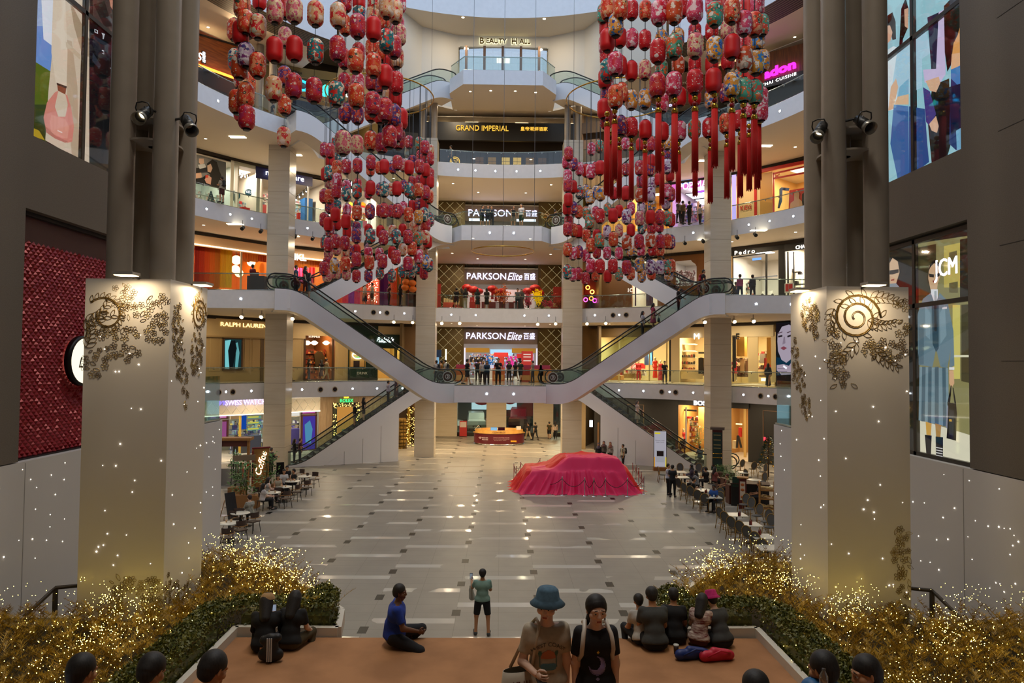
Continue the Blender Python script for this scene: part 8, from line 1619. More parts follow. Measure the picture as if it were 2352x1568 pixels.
for i,(px,py,r_) in enumerate(((1072,660,.42),(1087,665,.46),(1100,669,.38),(1131,663,.44),(1139,669,.4),(1152,669,.4),(1212,669,.46),(1229,662,.48),(1236,669,.42),(1241,673,.36))):
 p=at(px,py,57.5); t=thing('red_lantern','large round red lantern with tassel over second floor display','lantern',p,group='round red lanterns over the second floor display'); MB().sph((0,0,0),r_,n=18,m=9,sc=(1,1,.68)).build('globe',m_fest,t); MB().cyl((0,0,-r_*.66),(0,0,-r_*.75),.14,n=10).build('gold_collar',m_gold,t); MB().cyl((0,0,-r_*.75),(0,0,-r_*.75-.55),.09,.12,n=10).build('tassel',m_fest,t); MB().cyl((0,0,r_*.66),(0,0,LV[3]-TH-.35-p.z if LV[3]-TH-.35-p.z>r_ else r_+.1),.008,n=4).build('cord',m_dark,t)
def blossom(px,D,k,lab,hgt,wd,c,n=260,seed=1,em=0):
 p=fl(px,D,k); t=thing('blossom_tree',lab,'tree',p); rnd=random.Random(seed); MB().cyl((0,0,0),(0,0,.35),.2,.24,n=12).build('pot',cm('C8B088'),t); b=MB(); m=MB()
 for i in range(12):
  a=rnd.random()*6.28; e=Vector((wd*math.cos(a)*rnd.uniform(.4,1),wd*math.sin(a)*rnd.uniform(.4,1),hgt*rnd.uniform(.6,1))); b.tube([(0,0,.3),e*.5+Vector((0,0,.2)),e],.015,n=4)
  for j in range(n//12): q=e*rnd.uniform(.45,1.0)+Vector((rnd.gauss(0,.09),rnd.gauss(0,.09),rnd.gauss(.15,.09))); m.sph(q,.045,n=5,m=3)
 b.build('branches',cm('4A3018'),t); m.build('blossoms',EM('bl_'+c,c,em) if em else cm(c),t)['kind']='stuff'
blossom(1234,55,2,'bright yellow blossom tree at the right of the second floor display',1.7,.5,'F0B010',360,1,.9)
blossom(1152,56,2,'orange blossom branches behind the red table on the second floor',2.3,.7,'D86A10',300,2); blossom(1213,56.5,2,'pink blossom branches beside the yellow tree',1.6,.5,'C84068',220,3); blossom(1285,56,2,'red orange blossom bushes at the right edge of the second floor display',1.6,.7,'B03018',260,4); blossom(1258,54,2,'low pink flower bed at the foot of the balcony',.7,.5,'D02850',200,5)
p=fl(1150,56.5,2); t=thing('display_table','long table under a dark red cloth with pale stripes on the second floor','table',p); MB().box(-1.6,-.5,0,1.6,.5,.85).build('tablecloth',cm('6A0C18'),t)
for x_ in (-1.2,-.3,.5,1.2): MB().box(x_-.14,-.51,0,x_+.14,-.5,.8).build('stripe',cm('C8B8D0'),t)
for i,(px,c,h_) in enumerate(((1030,'B0402A',1.4),(1052,'8E1820',1.1),(1090,'A82018',1.5),(1118,'7A1018',1.2),(1190,'C03028',1.3),(1270,'A03818',.9))):
 p=fl(px,57,2); t=thing('gift_display','festive red gift display stand number','display',p); t['label']=['orange red gift stand at the left edge of the second floor display','dark red hamper stand second from the left on the second floor','tall red hamper stand behind the people on the second floor','crimson gift stand beside the long table','bright red gift stand between table and yellow tree','low orange gift stand right of the yellow tree'][i]; MB().box(-.45,-.3,0,.45,.3,h_*.6).build('stand',cm(c),t); m=MB(); rnd=random.Random(i); [m.box(x_,-.2,h_*.6,x_+.16,.2,h_*.6+rnd.uniform(.15,.4)) for x_ in (-.42,-.22,-.02,.18)]; m.build('gift_boxes',cm(random.Random(i+5).choice(('D8A040','C82828','E0C090'))),t)['kind']='stuff'
for i,(px,D,c,lab) in enumerate(((1146,55.5,'C8642A','square promotion stand with festive orange sides in the middle of the first floor'),(1210,54,'B03828','red edged promotion stand right of centre on the first floor'),(1233,52.5,'D08828','low bargain basket stand at the right of the first floor'),(1060,53,'B86028','orange bargain table at the left of the first floor'),(1252,52.5,'C87830','second low basket stand near the right escalators'))):
 p=fl(px,D,1); t=thing('promotion_stand',lab,'display',p); MB().box(-.5,-.4,0,.5,.4,1.0).build('stand',cm(c),t); MB().box(-.4,-.41,.1,.4,-.4,.5).build('front_print',cm('D8A060'),t); MB().box(-.4,-.1,1.0,.4,.1,1.3).build('goods',cm('A83858'),t)
p=fl(1211,54.4,1); t=thing('poster_stand','red sale poster on a stand right of centre on the first floor','sign stand',p); MB().box(-.45,-.02,1.2,.45,.02,2.4).build('poster',cm('*C84038',s=.8),t); MB().cyl((0,0,0),(0,0,1.2),.03).build('pole',m_dark,t)
for z_ in (2.1,1.9,1.6): MB().box(-.3,-.03,z_,.3,-.022,z_+.08).build('print_line',cm('*F0D0C0',s=.9),t)
for px,py in ((933,648),(947,650),(931,660),(948,664)):
 p=at(px,py,50.6); t=thing('orange_lantern','round orange lantern hanging beside the left inner column','lantern',p,group='orange lanterns beside the left inner column'); MB().sph((0,0,0),.3,n=14,m=8,sc=(1,1,.8)).build('globe',M('orange_fabric','D86A10',.5),t); MB().cyl((0,0,.22),(0,0,.5),.01,n=4).build('cord',m_dark,t)
p=fl(477,44.2,3); t=thing('christmas_tree','small blue lit christmas tree behind the third floor glass','tree',p); m=MB(); rnd=random.Random(2)
for i in range(260): z_=1.1*rnd.random(); r_=.34*(1-z_/1.15); a=rnd.random()*6.28; m.sph((r_*math.cos(a),r_*math.sin(a),z_+.1),.03,n=4,m=3)
m.build('branches',cm('1A4A5A'),t)['kind']='stuff'
PT=PI
def hor(px): return CY+ (CAMZ*0) - ( (lambda v: 0)(0) )
def horizon(px):
 lo,hi=700.,950.
 for _ in range(30):
  m_=(lo+hi)/2; v=RC@Vector(((px-CX)/F_PX,-(m_-CY)/F_PX,-1))
  if v.z>0: lo=m_
  else: hi=m_
 return lo
def dep(px,py,z): 
 v=RC@Vector(((px-CX)/F_PX,-(py-CY)/F_PX,-1)); k=(z-CAMZ)/v.z; return v.y*k
def seated(px,hy,z=0,top=1.27): D=dep(px,hy,z+top); p=fl(px,D,0); p.z=z; return p
D0=5.8; za=3.6
A=person('woman in a blue bucket hat and cream printed T-shirt holding a phone and tote bag',(at(1253,1568,D0).x,D0,za),PT+.12,dict(hip=(.25,-.15),knee=(.1,.3),arm=(.0,.05),abd=(.12,.22),elbow=(.1,1.5),twist=(0,.35),curl=1.0,lean=.04),1.60,('short','B9AC96',.0),('skirt','3A3628',.55),'C8C0B8',('short','17120F'),'light',.0125,.95,hatc=('bucket','4E6C80'),look=-.42,nod=.05,hi=True)
B=person('woman in a black moon print T-shirt and light blue jeans with a white backpack',(at(1368,1568,D0-.02).x,D0+.02,za),PT+.05,dict(hip=(-.15,.3),knee=(.25,.1),arm=(.05,.0),abd=(.14,.14),elbow=(.1,.12),curl=.7,lean=.05),1.57,('short','121114',.0),('pants','8CA4B8'),'D0D0D0',('pony','15100E'),'light',.0125,.9,look=.12,nod=.1,hi=True)
def decal(J,mats_shapes,parent_name='shirt'):
 root=J['root']; sh=[c for c in root.children if c.name.split('.')[0]==parent_name][0]; out={}
 for col,pts in mats_shapes:
  n=len(pts); P_=[]
  for x,z in pts:
   ok,loc,nr,_=sh.ray_cast(Vector((x,.6,z)),Vector((0,-1,0))); P_.append((loc+Vector((0,.004,0))) if ok else None)
  if any(p is None for p in P_): continue
  out.setdefault(col,MB()).poly(P_[::-1])
 for col,m in out.items(): m.build('print',cm(col),root)
 return sh
bpy.context.view_layer.update()
def gridshape(col,f,x0,x1,z0,z1,n=14):
 s=[]; dx=(x1-x0)/n; dz=(z1-z0)/n
 for i in range(n):
  for j in range(n):
   x=x0+(i+.5)*dx; z=z0+(j+.5)*dz
   if f((x-x0)/(x1-x0)*2-1,(z-z0)/(z1-z0)*2-1): s.append((col,[(x-dx/2,z-dz/2),(x+dx/2,z-dz/2),(x+dx/2,z+dz/2),(x-dx/2,z+dz/2)]))
 return s
def cloth_text(J,st,size,z,col,x=0,arc=0):
 root=J['root']; sh=[c for c in root.children if c.name.split('.')[0]=='shirt'][0]
 t=text('lettering',st,size,cm(col),None,ext=0)
 for v in t.data.vertices:
  X=-(v.co.x)+x; Z=z+v.co.y-arc*(v.co.x)**2; ok,loc,nr,_=sh.ray_cast(Vector((X,.6,Z)),Vector((0,-1,0))); v.co=(loc+Vector((0,.006,0))) if ok else Vector((X,.13,Z))
 t.parent=root; t.location=(0,0,0); t.rotation_euler=(0,0,0)
cz=A['chest'][2]*A['S']
decal(A,gridshape('C0704A',lambda a,b:a*a+(b+.1)**2<.9 and b>-.3,-.062,.062,cz-.17,cz-.04)+gridshape('4A7A8A',lambda a,b:abs(b)<.9 and (abs(a)+.3*abs(b))<.95,-.075,.075,cz-.22,cz-.155,12)+gridshape('3E6A5E',lambda a,b:(abs(a)<.16) or (b>.2 and abs(abs(a)-.5)+abs(b-.7)<.5),.055,.085,cz-.19,cz-.06,10)+gridshape('3E6A5E',lambda a,b:(abs(a)<.16) or (b>.2 and abs(abs(a)-.5)+abs(b-.7)<.5),-.085,-.055,cz-.19,cz-.06,10))
cloth_text(A,'WEST COAST',.048,cz+.0,'2A2E28',arc=3.2); cloth_text(A,'LOS ANGELES',.016,cz-.245,'5A5A50')
cz=B['chest'][2]*B['S']
decal(B,gridshape('9088C8',lambda a,b:a*a+b*b<.95 and (a-.35)**2+(b-.3)**2>.5,-.07,.075,cz-.24,cz-.08,22)+gridshape('B8B4D8',lambda a,b:a*a+b*b<.95 and (a-.28)**2+(b-.25)**2>.62 and a*a+b*b>.7,-.07,.075,cz-.24,cz-.08,22)+gridshape('D8B840',lambda a,b:abs(a)**.5+abs(b)**.5<.95,-.022,.022,cz-.075,cz-.015,12)+gridshape('7A7498',lambda a,b:abs(a)*.8+abs(b)<.5,-.03,.03,cz-.29,cz-.24,8))
S=B['S']; bp_=thing('backpack','white backpack with wide padded straps worn by the woman in black','bag',wp(B,(B['chest']-B['fw']*.19)*S),B['root'].rotation_euler.z)
V,Fc=sdf_mesh([((-.07,0,-.16),(.07,0,-.16),.08,.08),((-.04,0,.02),(.04,0,.02),.07,.07),((0,0,-.14),(0,0,.02),.11,.09)],.018); np_obj('pack_body',V,Fc,cm('CFC4B4'),bp_)
shB=[c for c in B['root'].children if c.name.startswith('shirt')][0]; bpy.context.view_layer.update(); inv=bp_.matrix_world.inverted()
for sx in (-1,1):
 pts=[]; c_=B['chest'][2]*S
 for x,z in ((.1,.145),(.115,.11),(.125,.05),(.13,0),(.128,-.06),(.13,-.12),(.14,-.17)):
  ok,loc,_,_=shB.ray_cast(Vector((sx*x,.6,c_+z-.02)),Vector((0,-1,0))); 
  if ok: pts.append(inv@(B['root'].matrix_world@(loc+Vector((0,.008,0)))))
 pts=[inv@(B['root'].matrix_world@Vector((sx*.085,-.1,c_+.12))),inv@(B['root'].matrix_world@Vector((sx*.09,.0,c_+.165)))]+pts+[inv@(B['root'].matrix_world@Vector((sx*.16,-.02,c_-.2)))]
 m=MB(); m.tube(pts,.019,n=8); m.build('shoulder_strap',cm('CFC4B4'),bp_)
def held_phone(J,i,lab,mat='15130F'):
 S=J['S']; p=wp(J,(J['wr',i]+J['hd',i]*.09)*S); t=thing('phone',lab,'phone',p,J['root'].rotation_euler.z); MB().box(-.037,-.075,-.025,.037,.075,-.015).build('phone_body',cm(mat),t); return t
held_phone(A,1,'dark phone held in the hand of the woman in the bucket hat')
S=A['S']; p=wp(A,(A['sh',1]+np.array([.1,.05,-.5]))*S); tb=thing('tote_bag','cream tote bag with dark red lettering carried by the woman in the hat','bag',p,A['root'].rotation_euler.z+.2)
MB().lathe([(.001,-.2),(.13,-.19),(.16,0),(.14,.17),(.135,.17)],n=20,sc=(1,.42)).build('bag_body',cm('B8AE9C'),tb)
MB().tube([(-.1,.03,.17),(-.12,.08,.4),(-.15,.07,.54),(-.16,-.02,.56),(-.14,-.08,.5),(.06,-.05,.17)],.014,n=5).build('strap',cm('C4B49A'),tb)
for i,ch in enumerate(('朗','州')): o=text('lettering',ch,.085,cm('5A1A1A'),tb,loc=(.05-i*.09,.072,.06),ext=.002); o.rotation_euler=(PI/2,0,PI)
o=text('lettering','LOCAL',.035,cm('5A1A1A'),tb,loc=(0,.074,-.04),ext=.002); o.rotation_euler=(PI/2,0,PI)
p=at(905,1466,11.0); p.z=2.6
person('heavy man in a royal blue polo shirt sitting on the carpet edge facing right',p,-PI/2+.12,dict(hip=(1.55,1.2),knee=(2.35,1.9),seat=.06,arm=(.15,.45),elbow=(.5,.9),twist=(.1,.3),lean=.1,spread=.3,curl=.9),1.74,('short','16389A'),('pants','15161C'),'201A16',('short','120E0C'),'dark',.018,1.35,look=-.15,hi=True)
p=onfloor(1107,1458); G=person('man in a mint green polo and black shorts photographing with a phone, seen from behind',p,.05,dict(hip=(.05,-.05),knee=(.05,.05),arm=(.75,.5),abd=(.3,.15),elbow=(1.25,1.3),twist=(-.1,.5),spread=.12,curl=1.1),1.70,('short','7FA096'),('shorts','121316'),'3A3E42',('short','0F0D0C'),'tan',.02,1.08,hi=False)
S=G['S']; p=wp(G,(G['wr',0]+G['hd',0]*.1)*S); t=thing('phone','phone held up by the man in the mint green polo','phone',p); MB().box(-.04,-.006,-.03,.04,.006,.13).build('phone_body',cm('1A1C20'),t); MB().box(-.035,-.009,-.02,.035,-.007,.12).build('phone_screen',cm('*788088',s=.8),t)
p=p+Vector((.0,-.02,-.3)); t=thing('plastic_bag','crumpled white plastic bag hanging from the hand of the man in green','bag',p); V,Fc=sdf_mesh([((0,0,0),(.03,0,-.2),.06,.09,(),(1,.4,1)),((-.03,0,.1),(0,0,0),.02,.05,(),(1,.5,1))],.012); np_obj('bag_body',V,Fc,cm('B0B0A8'),t); MB().tube([(0,0,.08),(0,.0,.28)],.01,n=4).build('handles',cm('B0B0A8'),t)
p=at(607,1478,10.75); p.z=2.6
Cc=person('person in black with a tan cap sitting on the left carpet edge',p,.12,FSIT,1.62,('long','101012'),('pants','101012'),'201A16',('long','0E0B0A'),'light',.017,1.15,hatc=('cap','B08C60'),look=-.35,hi=False)
t=thing('sports_bag','black bag with three white stripes on the carpet behind the person in the cap','bag',at(622,1494,10.4)); t.location.z=2.62; V,Fc=sdf_mesh([((-.1,0,.09),(.1,0,.09),.09,.09,(),(1,.8,1)),((-.1,0,.3),(.1,0,.34),.07,.06),((0,0,.1),(0,0,.3),.13,.1,(),(1,.7,1))],.014); np_obj('bag_body',V,Fc,cm('0F0F11'),t)
for i in range(3): MB().box(-.03+.03*i,-.105,.02,-.015+.03*i,-.09,.36).build('white_stripe',cm('C8C8C8'),t)
p=at(664,1472,10.85); p.z=2.6
Dd=person('woman with long black hair and olive skirt sitting on the left carpet edge',p,-.15,FSIT,1.64,('short','101012'),('pants','4A4028'),'201A16',('long','0C0A09'),'light',.017,1.05)
t=thing('phone','lit phone held between the two women on the left carpet edge','phone',at(629,1397,10.95)); MB().box(-.04,-.005,-.07,.04,.005,.07).build('phone_body',cm('B8B4BC'),t); MB().box(-.036,-.008,-.06,.036,-.006,.06).build('phone_screen',cm('*909CB0',s=.8),t)
def fs(px,py,D,lab,rz,top,bot,hair,skin,ht=1.65,pose=None,w=1.0,**k): 
 p=at(px,py,D); p.z=2.6; return person(lab,p,rz,pose or FSIT,ht,top,bot,'2A2A30',hair,skin,.018,w,**k)
fs(1476,1472,11.05,'boy in a white shirt with dark straps, leftmost of the right hand group',.2,('short','B8B4AC'),('pants','15161A'),('short','0E0C0B'),'tan',1.45)
fs(1505,1474,10.85,'man in a dark grey T-shirt sitting with his back turned on the right carpet edge',.05,('short','3E403E'),('pants','101114'),('short','0C0A09'),'tan',1.78,w=1.05)
fs(1548,1468,11.1,'person in a black shirt sitting between the grey shirted man and the woman in stripes',-.2,('short','0E0F12'),('pants','14151A'),('short','0D0B0A'),'tan',1.6)
fs(1605,1470,11.0,'woman with dark bob hair in a red and black patterned dress leaning on her neighbour',-.6,('short',M('striped_dress','6A2A24',.8,nscale=9,nmix=.95,c2='D8C8B8',stretch=(1,1,4))),('skirt','4A1E1C',.4),('long','120D0B'),'light',1.5,dict(hip=(1.6,1.6),knee=(1.2,1.0),seat=.03,arm=(.6,.9),elbow=(.5,.9),lean=.3,spread=.2,abd=(.2,.5)))
fs(1660,1466,10.95,'person in a grey T-shirt and bright pink patterned bucket hat sitting bent forward',.35,('short','3A3B3A'),('pants','1A1B1E'),('short','0D0B0A'),'light',1.6,dict(hip=(1.75,1.6),knee=(2.1,2.0),seat=.02,arm=(.9,.9),elbow=(.9,.9),lean=.45,spread=.25),hatc=('bucket','B81C68'))
for px,py,D,c,lab,kind in ((1592,1476,10.5,'0E2A6A','crumpled royal blue bag lying on the carpet beside the woman in stripes','duffel_bag'),(1648,1471,10.45,'C01838','bright pink red bag lying on the carpet by the pink hatted person','duffel_bag')):
 p=at(px,py,D); p.z=2.6; t=thing(kind,lab,'bag',p,.1); V,Fc=sdf_mesh([((-.2,0,.08),(.2,.03,.07),.09,.08,(),(1,.8,.9)),((-.05,.02,.14),(.15,0,.1),.06,.07)],.014); np_obj('bag_body',V,Fc,cm(c),t); MB().tube([(-.18,-.08,.1),(0,-.12,.2),(.18,-.06,.14)],.014,n=5).build('strap',cm(c),t)
p=at(1553,1473,10.7); p.z=2.6; t=thing('cola_cup','dark drink cup standing on the carpet by the right hand group','cup',p); MB().lathe([(.001,0),(.035,0),(.042,.13),(.001,.13)],n=12).build('cup_body',cm('2A1410'),t); MB().lathe([(.044,.13),(.044,.145),(.001,.15)],n=12).build('lid',cm('C8C8C0'),t)
def bt(px,top_y,D,lab,rz,top,hair,skin,ht=1.68,zs=None,look=0,w=1.05,nod=0):
 p=fl(px,D,0); zt=at(px,top_y,D).z; z=zt-.95*ht/1.7; z=3.6 if abs(z-3.6)<.35 else z; p.z=z; return person(lab,p,rz,ESIT,ht*(zt-z)/(.95*ht/1.7) if abs(zt-z-.9)<.25 else ht,top,('pants','15161A'),'201C18',hair,skin,.016,w,look=look,nod=nod,hi=True)
bt(163,1503,5.7,'man with short dark hair in a slate blue polo at the bottom left corner',-.15,('short','3A4450'),('short','0B0908'),'tan',1.7,look=-.2)
bt(328,1503,5.7,'man in a cream T-shirt with a dark strap looking down at the bottom left',-.1,('short','B0A890'),('short','0B0908'),'tan',1.66,look=-.15,nod=.3)
bt(462,1496,5.7,'man in a navy T-shirt seated at the bottom left nearest the carpet edge',-.3,('short','1C1E38'),('short','0B0908'),'tan',1.68,look=-.3,nod=.2)
bt(1936,1495,5.7,'man in a cream shirt with a strap talking to his neighbour at the bottom right',.35,('short','B8B09A'),('short','0B0908'),'tan',1.7,look=.2)
bt(2054,1497,5.7,'man in a white collared shirt looking left at the bottom right',.9,('short','B8BCC8'),('short','0B0908'),'tan',1.7,look=.6)
bt(1757,1543,5.45,'dark round head of a seated person at the bottom edge right of the women',0,('short','15130F'),('short','0B0908'),'tan',1.55)
t=thing('plastic_bottle','clear plastic water bottle beside the man in cream at the bottom right','bottle',at(1892,1566,5.6)); MB().lathe([(.001,-.1),(.034,-.1),(.034,.05),(.014,.09),(.014,.11),(.001,.11)],n=14).build('bottle_body',GLASS('pet','E0E8EC',.15),t)
t=thing('rucksack','bright blue bag beside the man in cream at the bottom right','bag',at(1888,1556,5.9)); V,Fc=sdf_mesh([((-.08,0,-.1),(.08,0,-.1),.1,.09),((-.05,0,-.3),(.05,0,-.3),.11,.1)],.016); np_obj('bag_body',V,Fc,cm('0E5A90'),t)
def st(px,D,k,lab,rz,top,bot,hair=('short','0F0C0B'),skin='mid',pose=None,ht=1.68,w=1.0,**kw):
 p=fl(px,D,k); return person(lab,p,rz,pose or dict(hip=(.08,-.08),arm=(.1,.1)),ht,top,bot,'1A1A1C',hair,skin,.036,w,**kw)
def gf(px,py,*a,**k): p=onfloor(px,py); return st(px,p.y,0,*a,**k)
gf(1215,1011,'man in a black T-shirt and beige trousers walking right of the concierge desk',.6,('short','131316'),('pants','A89878'),pose=WALK); gf(1231,1011,'person in dark loose clothes walking right of the man in beige trousers',.5,('short','1C1F22'),('pants','1E2224'),pose=WALK)
gf(1263,1009,'man in an olive shirt and shorts with yellow shoes near the right inner column',-.2,('short','3A3418'),('shorts','14151A'),pose=WALK); gf(1277,1009,'woman in a pale top with a pink bag beside the man in olive',-.2,('short','B0A090'),('pants','16171C'),('long','120D0B'),'light',pose=WALK)
gf(1122,992,'woman with long hair in a lilac top behind the concierge desk',PT,('short','8A7A94'),('skirt','8A5A30',.45),('long','1A120E'),'light'); gf(1128,990,'person in a yellow high visibility vest behind the concierge desk',-1,('short','C8D818'),('pants','1A1A1C')); gf(1137,988,'man in a white shirt and dark trousers pointing behind the concierge desk',1.4,('short','C8C4B8'),('pants','16171A'),pose=dict(arm=(1.5,.2)),ht=1.76)
for px,hy,lab,top,hair,sk in ((1376,1016,'woman in a lilac headscarf and black behind the draped car',('long','16161A'),('hijab','5A4A68'),'tan'),(1388,1012,'woman in a mauve headscarf behind the draped car',('long','5A5048'),('hijab','7A4A50'),'tan'),(1403,1014,'woman in a coral headscarf and striped top behind the draped car',('long',M('stripe_top','C8C0B8',.8,nscale=20,nmix=.9,c2='15151A',stretch=(.2,.2,6))),('hijab','B06A58'),'tan'),(1432,1019,'man in a pale shirt with a black backpack behind the draped car',('short','B0AC98'),('short','0E0C0B'),'tan')):
 D=dep(px,hy,1.64); J=st(px,D,0,lab,PT-.3 if 'man in a pale' not in lab else 1.9,top,('pants','16161A'),hair,sk,ht=1.62)
 if 'backpack' in lab: backpack(J,'black backpack on the man behind the draped car','15151A')
J=gf(628,1090,'elderly man in a dark shirt standing at the foot of the left escalator',-.6,('long','2A242C'),('pants','121418'),('short','5A5654'),pose=dict(arm=(.5,.4),elbow=(1.2,1.1)))
gf(546,1052,'shop assistant in a white shirt and black apron before the watch shop',.3,('long','C8C4BC'),('pants','121216'))
p=seated(1608,1026); p_=thing('bench','low padded bench under the man in blue grey','bench',p); MB().box(-.6,-.3,.0,.6,.3,.42).build('bench_body',cm('5A5048'),p_)
person('man in a blue grey T-shirt sitting with his back turned near the right escalator',p,.1,SIT,1.72,('short','3A4A5C'),('pants','A89C80'),'2A2A2C',('short','120F0D'),'tan',.032)
for px,hy,rz,lab,top,hair,sk,kw in ((610,1112,-.9,'woman in a white T-shirt looking at her hands in the left cafe',('short','C8C0BC'),('long','1A120E'),'light',{}),(621,1098,-1.1,'woman in a white sleeveless top behind the woman in white in the left cafe',('none','C8C4C0'),('long','2A1C14'),'light',{}),(644,1092,-2.6,'man in a beige vest resting his chin on his hands in the left cafe',('none','A89C84'),('short','1A120E'),'tan',{}),(658,1079,-2.7,'man in a white T-shirt in the left cafe',('short','D0CCC8'),('short','0F0C0B'),'tan',{}),(665,1071,-2.9,'man in black behind the white T-shirt in the left cafe',('short','141416'),('short','0F0C0B'),'tan',{}),(682,1078,2.2,'man in black and jeans, hand to his mouth, in the left cafe',('short','121214'),('short','0F0C0B'),'tan',{}),(582,1139,.9,'young man with reddish hair in a striped shirt leaning forward in the left cafe',('long',M('stripe_shirt','B8B4A4',.8,nscale=14,nmix=.6,c2='6A6A64',stretch=(4,4,.3))),('short','3A1C14'),'light',{}),
 (1590,1068,1.3,'woman in a black headscarf and purple top reaching over the table in the right cafe',('long','4A4050'),('hijab','0E0E10'),'tan',{}),(1600,1081,.9,'woman in a black headscarf and striped top in the right cafe',('long',M('stripe_top2','B8B8B8',.8,nscale=20,nmix=.9,c2='1A1A1E',stretch=(3,3,3))),('hijab','101012'),'tan',{}),(1592,1098,-1.9,'boy in a black T-shirt eating in the right cafe',('short','101012'),('short','0E0B0A'),'tan',{}),(1640,1114,2.5,'man in a bright blue shirt bending over his plate in the right cafe',('short','244C90'),('short','14110F'),'dark',{}),(1622,1074,.5,'diner in dark clothes seated at the back of the right cafe',('short','1A1614'),('short','0E0B0A'),'tan',{}),(1641,1074,-1.2,'woman seated opposite the diner in dark clothes at the back of the right cafe',('short','8A4A40'),('long','120D0B'),'light',{}),(1672,1090,1.5,'customer with red hair bent over a table behind the ferns',('short','5A1A18'),('short','6A2A18'),'tan',{}),(1745,1108,1.2,'diner in black seated beside the back right table',('short','131316'),('short','0F0C0B'),'tan',{})):
 p=seated(px,hy); person(lab,p,rz,SIT,1.66,top,('pants','24303E' if 'jeans' in lab else '1A1A1E'),'C8C4BC' if 'jeans' in lab else '1A1A1C',hair,sk,.03)
gf(1535,1136,'waiter in a white shirt and black trousers standing in the right cafe',-1.9,('short','B8BCC8'),('pants','101114'),pose=dict(arm=(.5,.3),elbow=(.8,.8))); gf(1545,1142,'waiter in black standing with his back turned in the right cafe',-.4,('short','16181E'),('pants','0E0F12'),pose=dict(arm=(.3,.3),elbow=(.8,.8)),ht=1.72)
def ride(nm,i,s,off,lab,top,bot,hair=('short','0F0C0B'),skin='mid',ht=1.66,face=1,bag=None,pose=None,**k):
 root,(B0,d,n,zs,L)=ESC[nm,i]; q=B0+d*s+n*off; q.z=B0.z+zs(s)+.06; a=math.atan2(d.y,d.x)-PI/2+(0 if face>0 else PI)
 return person(lab,q,a,pose or dict(arm=(.4,.1),elbow=(.6,.1)),ht,top,bot,'1A1A1C',hair,skin,.034,**k)
ride('left',0,-.3,.2,'woman in black at the foot of the left ground floor escalator',('long','15151A'),('pants','2A3A4A'),('long','120D0B')); ride('left',0,.0,-.25,'grey haired person in a plaid shirt holding the rail of the left ground escalator',('short','4A2A34'),('pants','3A4250'),('short','5A5654'))
ride('left',0,3.75,.2,'man in a black shirt and khaki shorts riding the left ground escalator',('long','121216'),('shorts','8A8068')); ride('left',0,4.3,-.2,'woman in black riding beside the man in khaki shorts',('short','131316'),('shorts','16171B'),('long','0E0B0A'),'light')
ride('left',0,6.1,.0,'person in a white top and cap riding the left ground escalator',('long','A8A4B4'),('pants','16161A')); ride('left',0,6.75,.2,'woman in a mauve dress riding near the top of the left ground escalator',('short','4A3A48'),('skirt','4A3A48',.75),('bun','120D0B')); ride('left',0,7.35,.1,'person in a dark green top at the top of the left ground escalator',('short','123A34'),('pants','16161A'),('long','0E0B0A'))
ride('right',0,7.6,.1,'woman in black at the top of the right ground escalator',('short','101014'),('pants','15151A'),('long','0E0B0A'),face=-1); J=ride('right',0,4.2,.1,'grey haired woman in white top and cream skirt on the right ground escalator',('short','C0B4B8'),('skirt','B8B0A0',.6),('long','6A6462'),'light',face=-1); rail_bag(J,'small brown handbag of the woman in white on the right escalator','4A2A20')
J=ride('left',1,7.6,.2,'woman with long hair in a white top near the top of the left front escalator',('short','2A2A30'),('shorts','5A6A7A'),('long','120D0B'),'light',face=-1)
ride('right',1,4.6,.1,'woman in a white shirt with a navy backpack going up the right front escalator',('short','B8BCC4'),('pants','14151C'),('long','0E0B0A'))
J=ride('right',1,5.3,-.2,'woman in pink with a green bag going up the right front escalator',('short','A83A58'),('skirt','A83A58',.5),('long','0E0B0A')); rail_bag(J,'large green shoulder bag carried up the right front escalator','2A4A40',size=1.3)
ride('right',1,6.8,.1,'man in black with a cap going up the right front escalator',('long','121216'),('pants','121216')); J=ride('right',1,8.3,0,'man in a black T-shirt near the top of the right front escalator',('short','141418'),('shorts','A8A090'),ht=1.74); backpack(J,'red backpack of the man near the top of the right front escalator','9A1420')
ride('right',1,8.0,.35,'child beside the man with the red backpack',('short','5A3A48'),('pants','1A1A20'),ht=1.2)
ride('right',2,3.2,.1,'person in dark clothes riding the right upper escalator behind the lanterns',('short','1A1A1E'),('pants','141418')); J=ride('right',2,2.2,-.1,'person with a large red backpack on the right upper escalator',('short','1A1416'),('pants','1A1A1E')); backpack(J,'large red backpack on the right upper escalator','A81420')
ride('left',2,4.2,0,'woman with a pink top riding the left upper escalator behind the lanterns',('short','A87888'),('pants','1A1A20'),('long','120D0B'))
st(577,41.4,2,'kiosk assistant in a red shirt on the left second floor landing',-.4,('short','6A1018'),('pants','1A1214')); t=thing('kiosk','small dark kiosk desk on the left second floor landing','desk',fl(588,41.3,2)); MB().box(-.5,-.3,0,.5,.3,.95).build('desk_body',cm('1A1412'),t); MB().box(-.3,-.1,.95,.1,.0,1.2).build('display_box',cm('5A3020'),t)
st(677,41.6,2,'man in a blue shirt waiting at the top of the left front escalator',-1.4,('short','44586E'),('pants','16181E')); st(699,41.9,2,'brown haired woman in black dress at the top of the left front escalator',-1.6,('short','1A1A1C'),('pants','141416'),('long','4A2A1A'),'light')
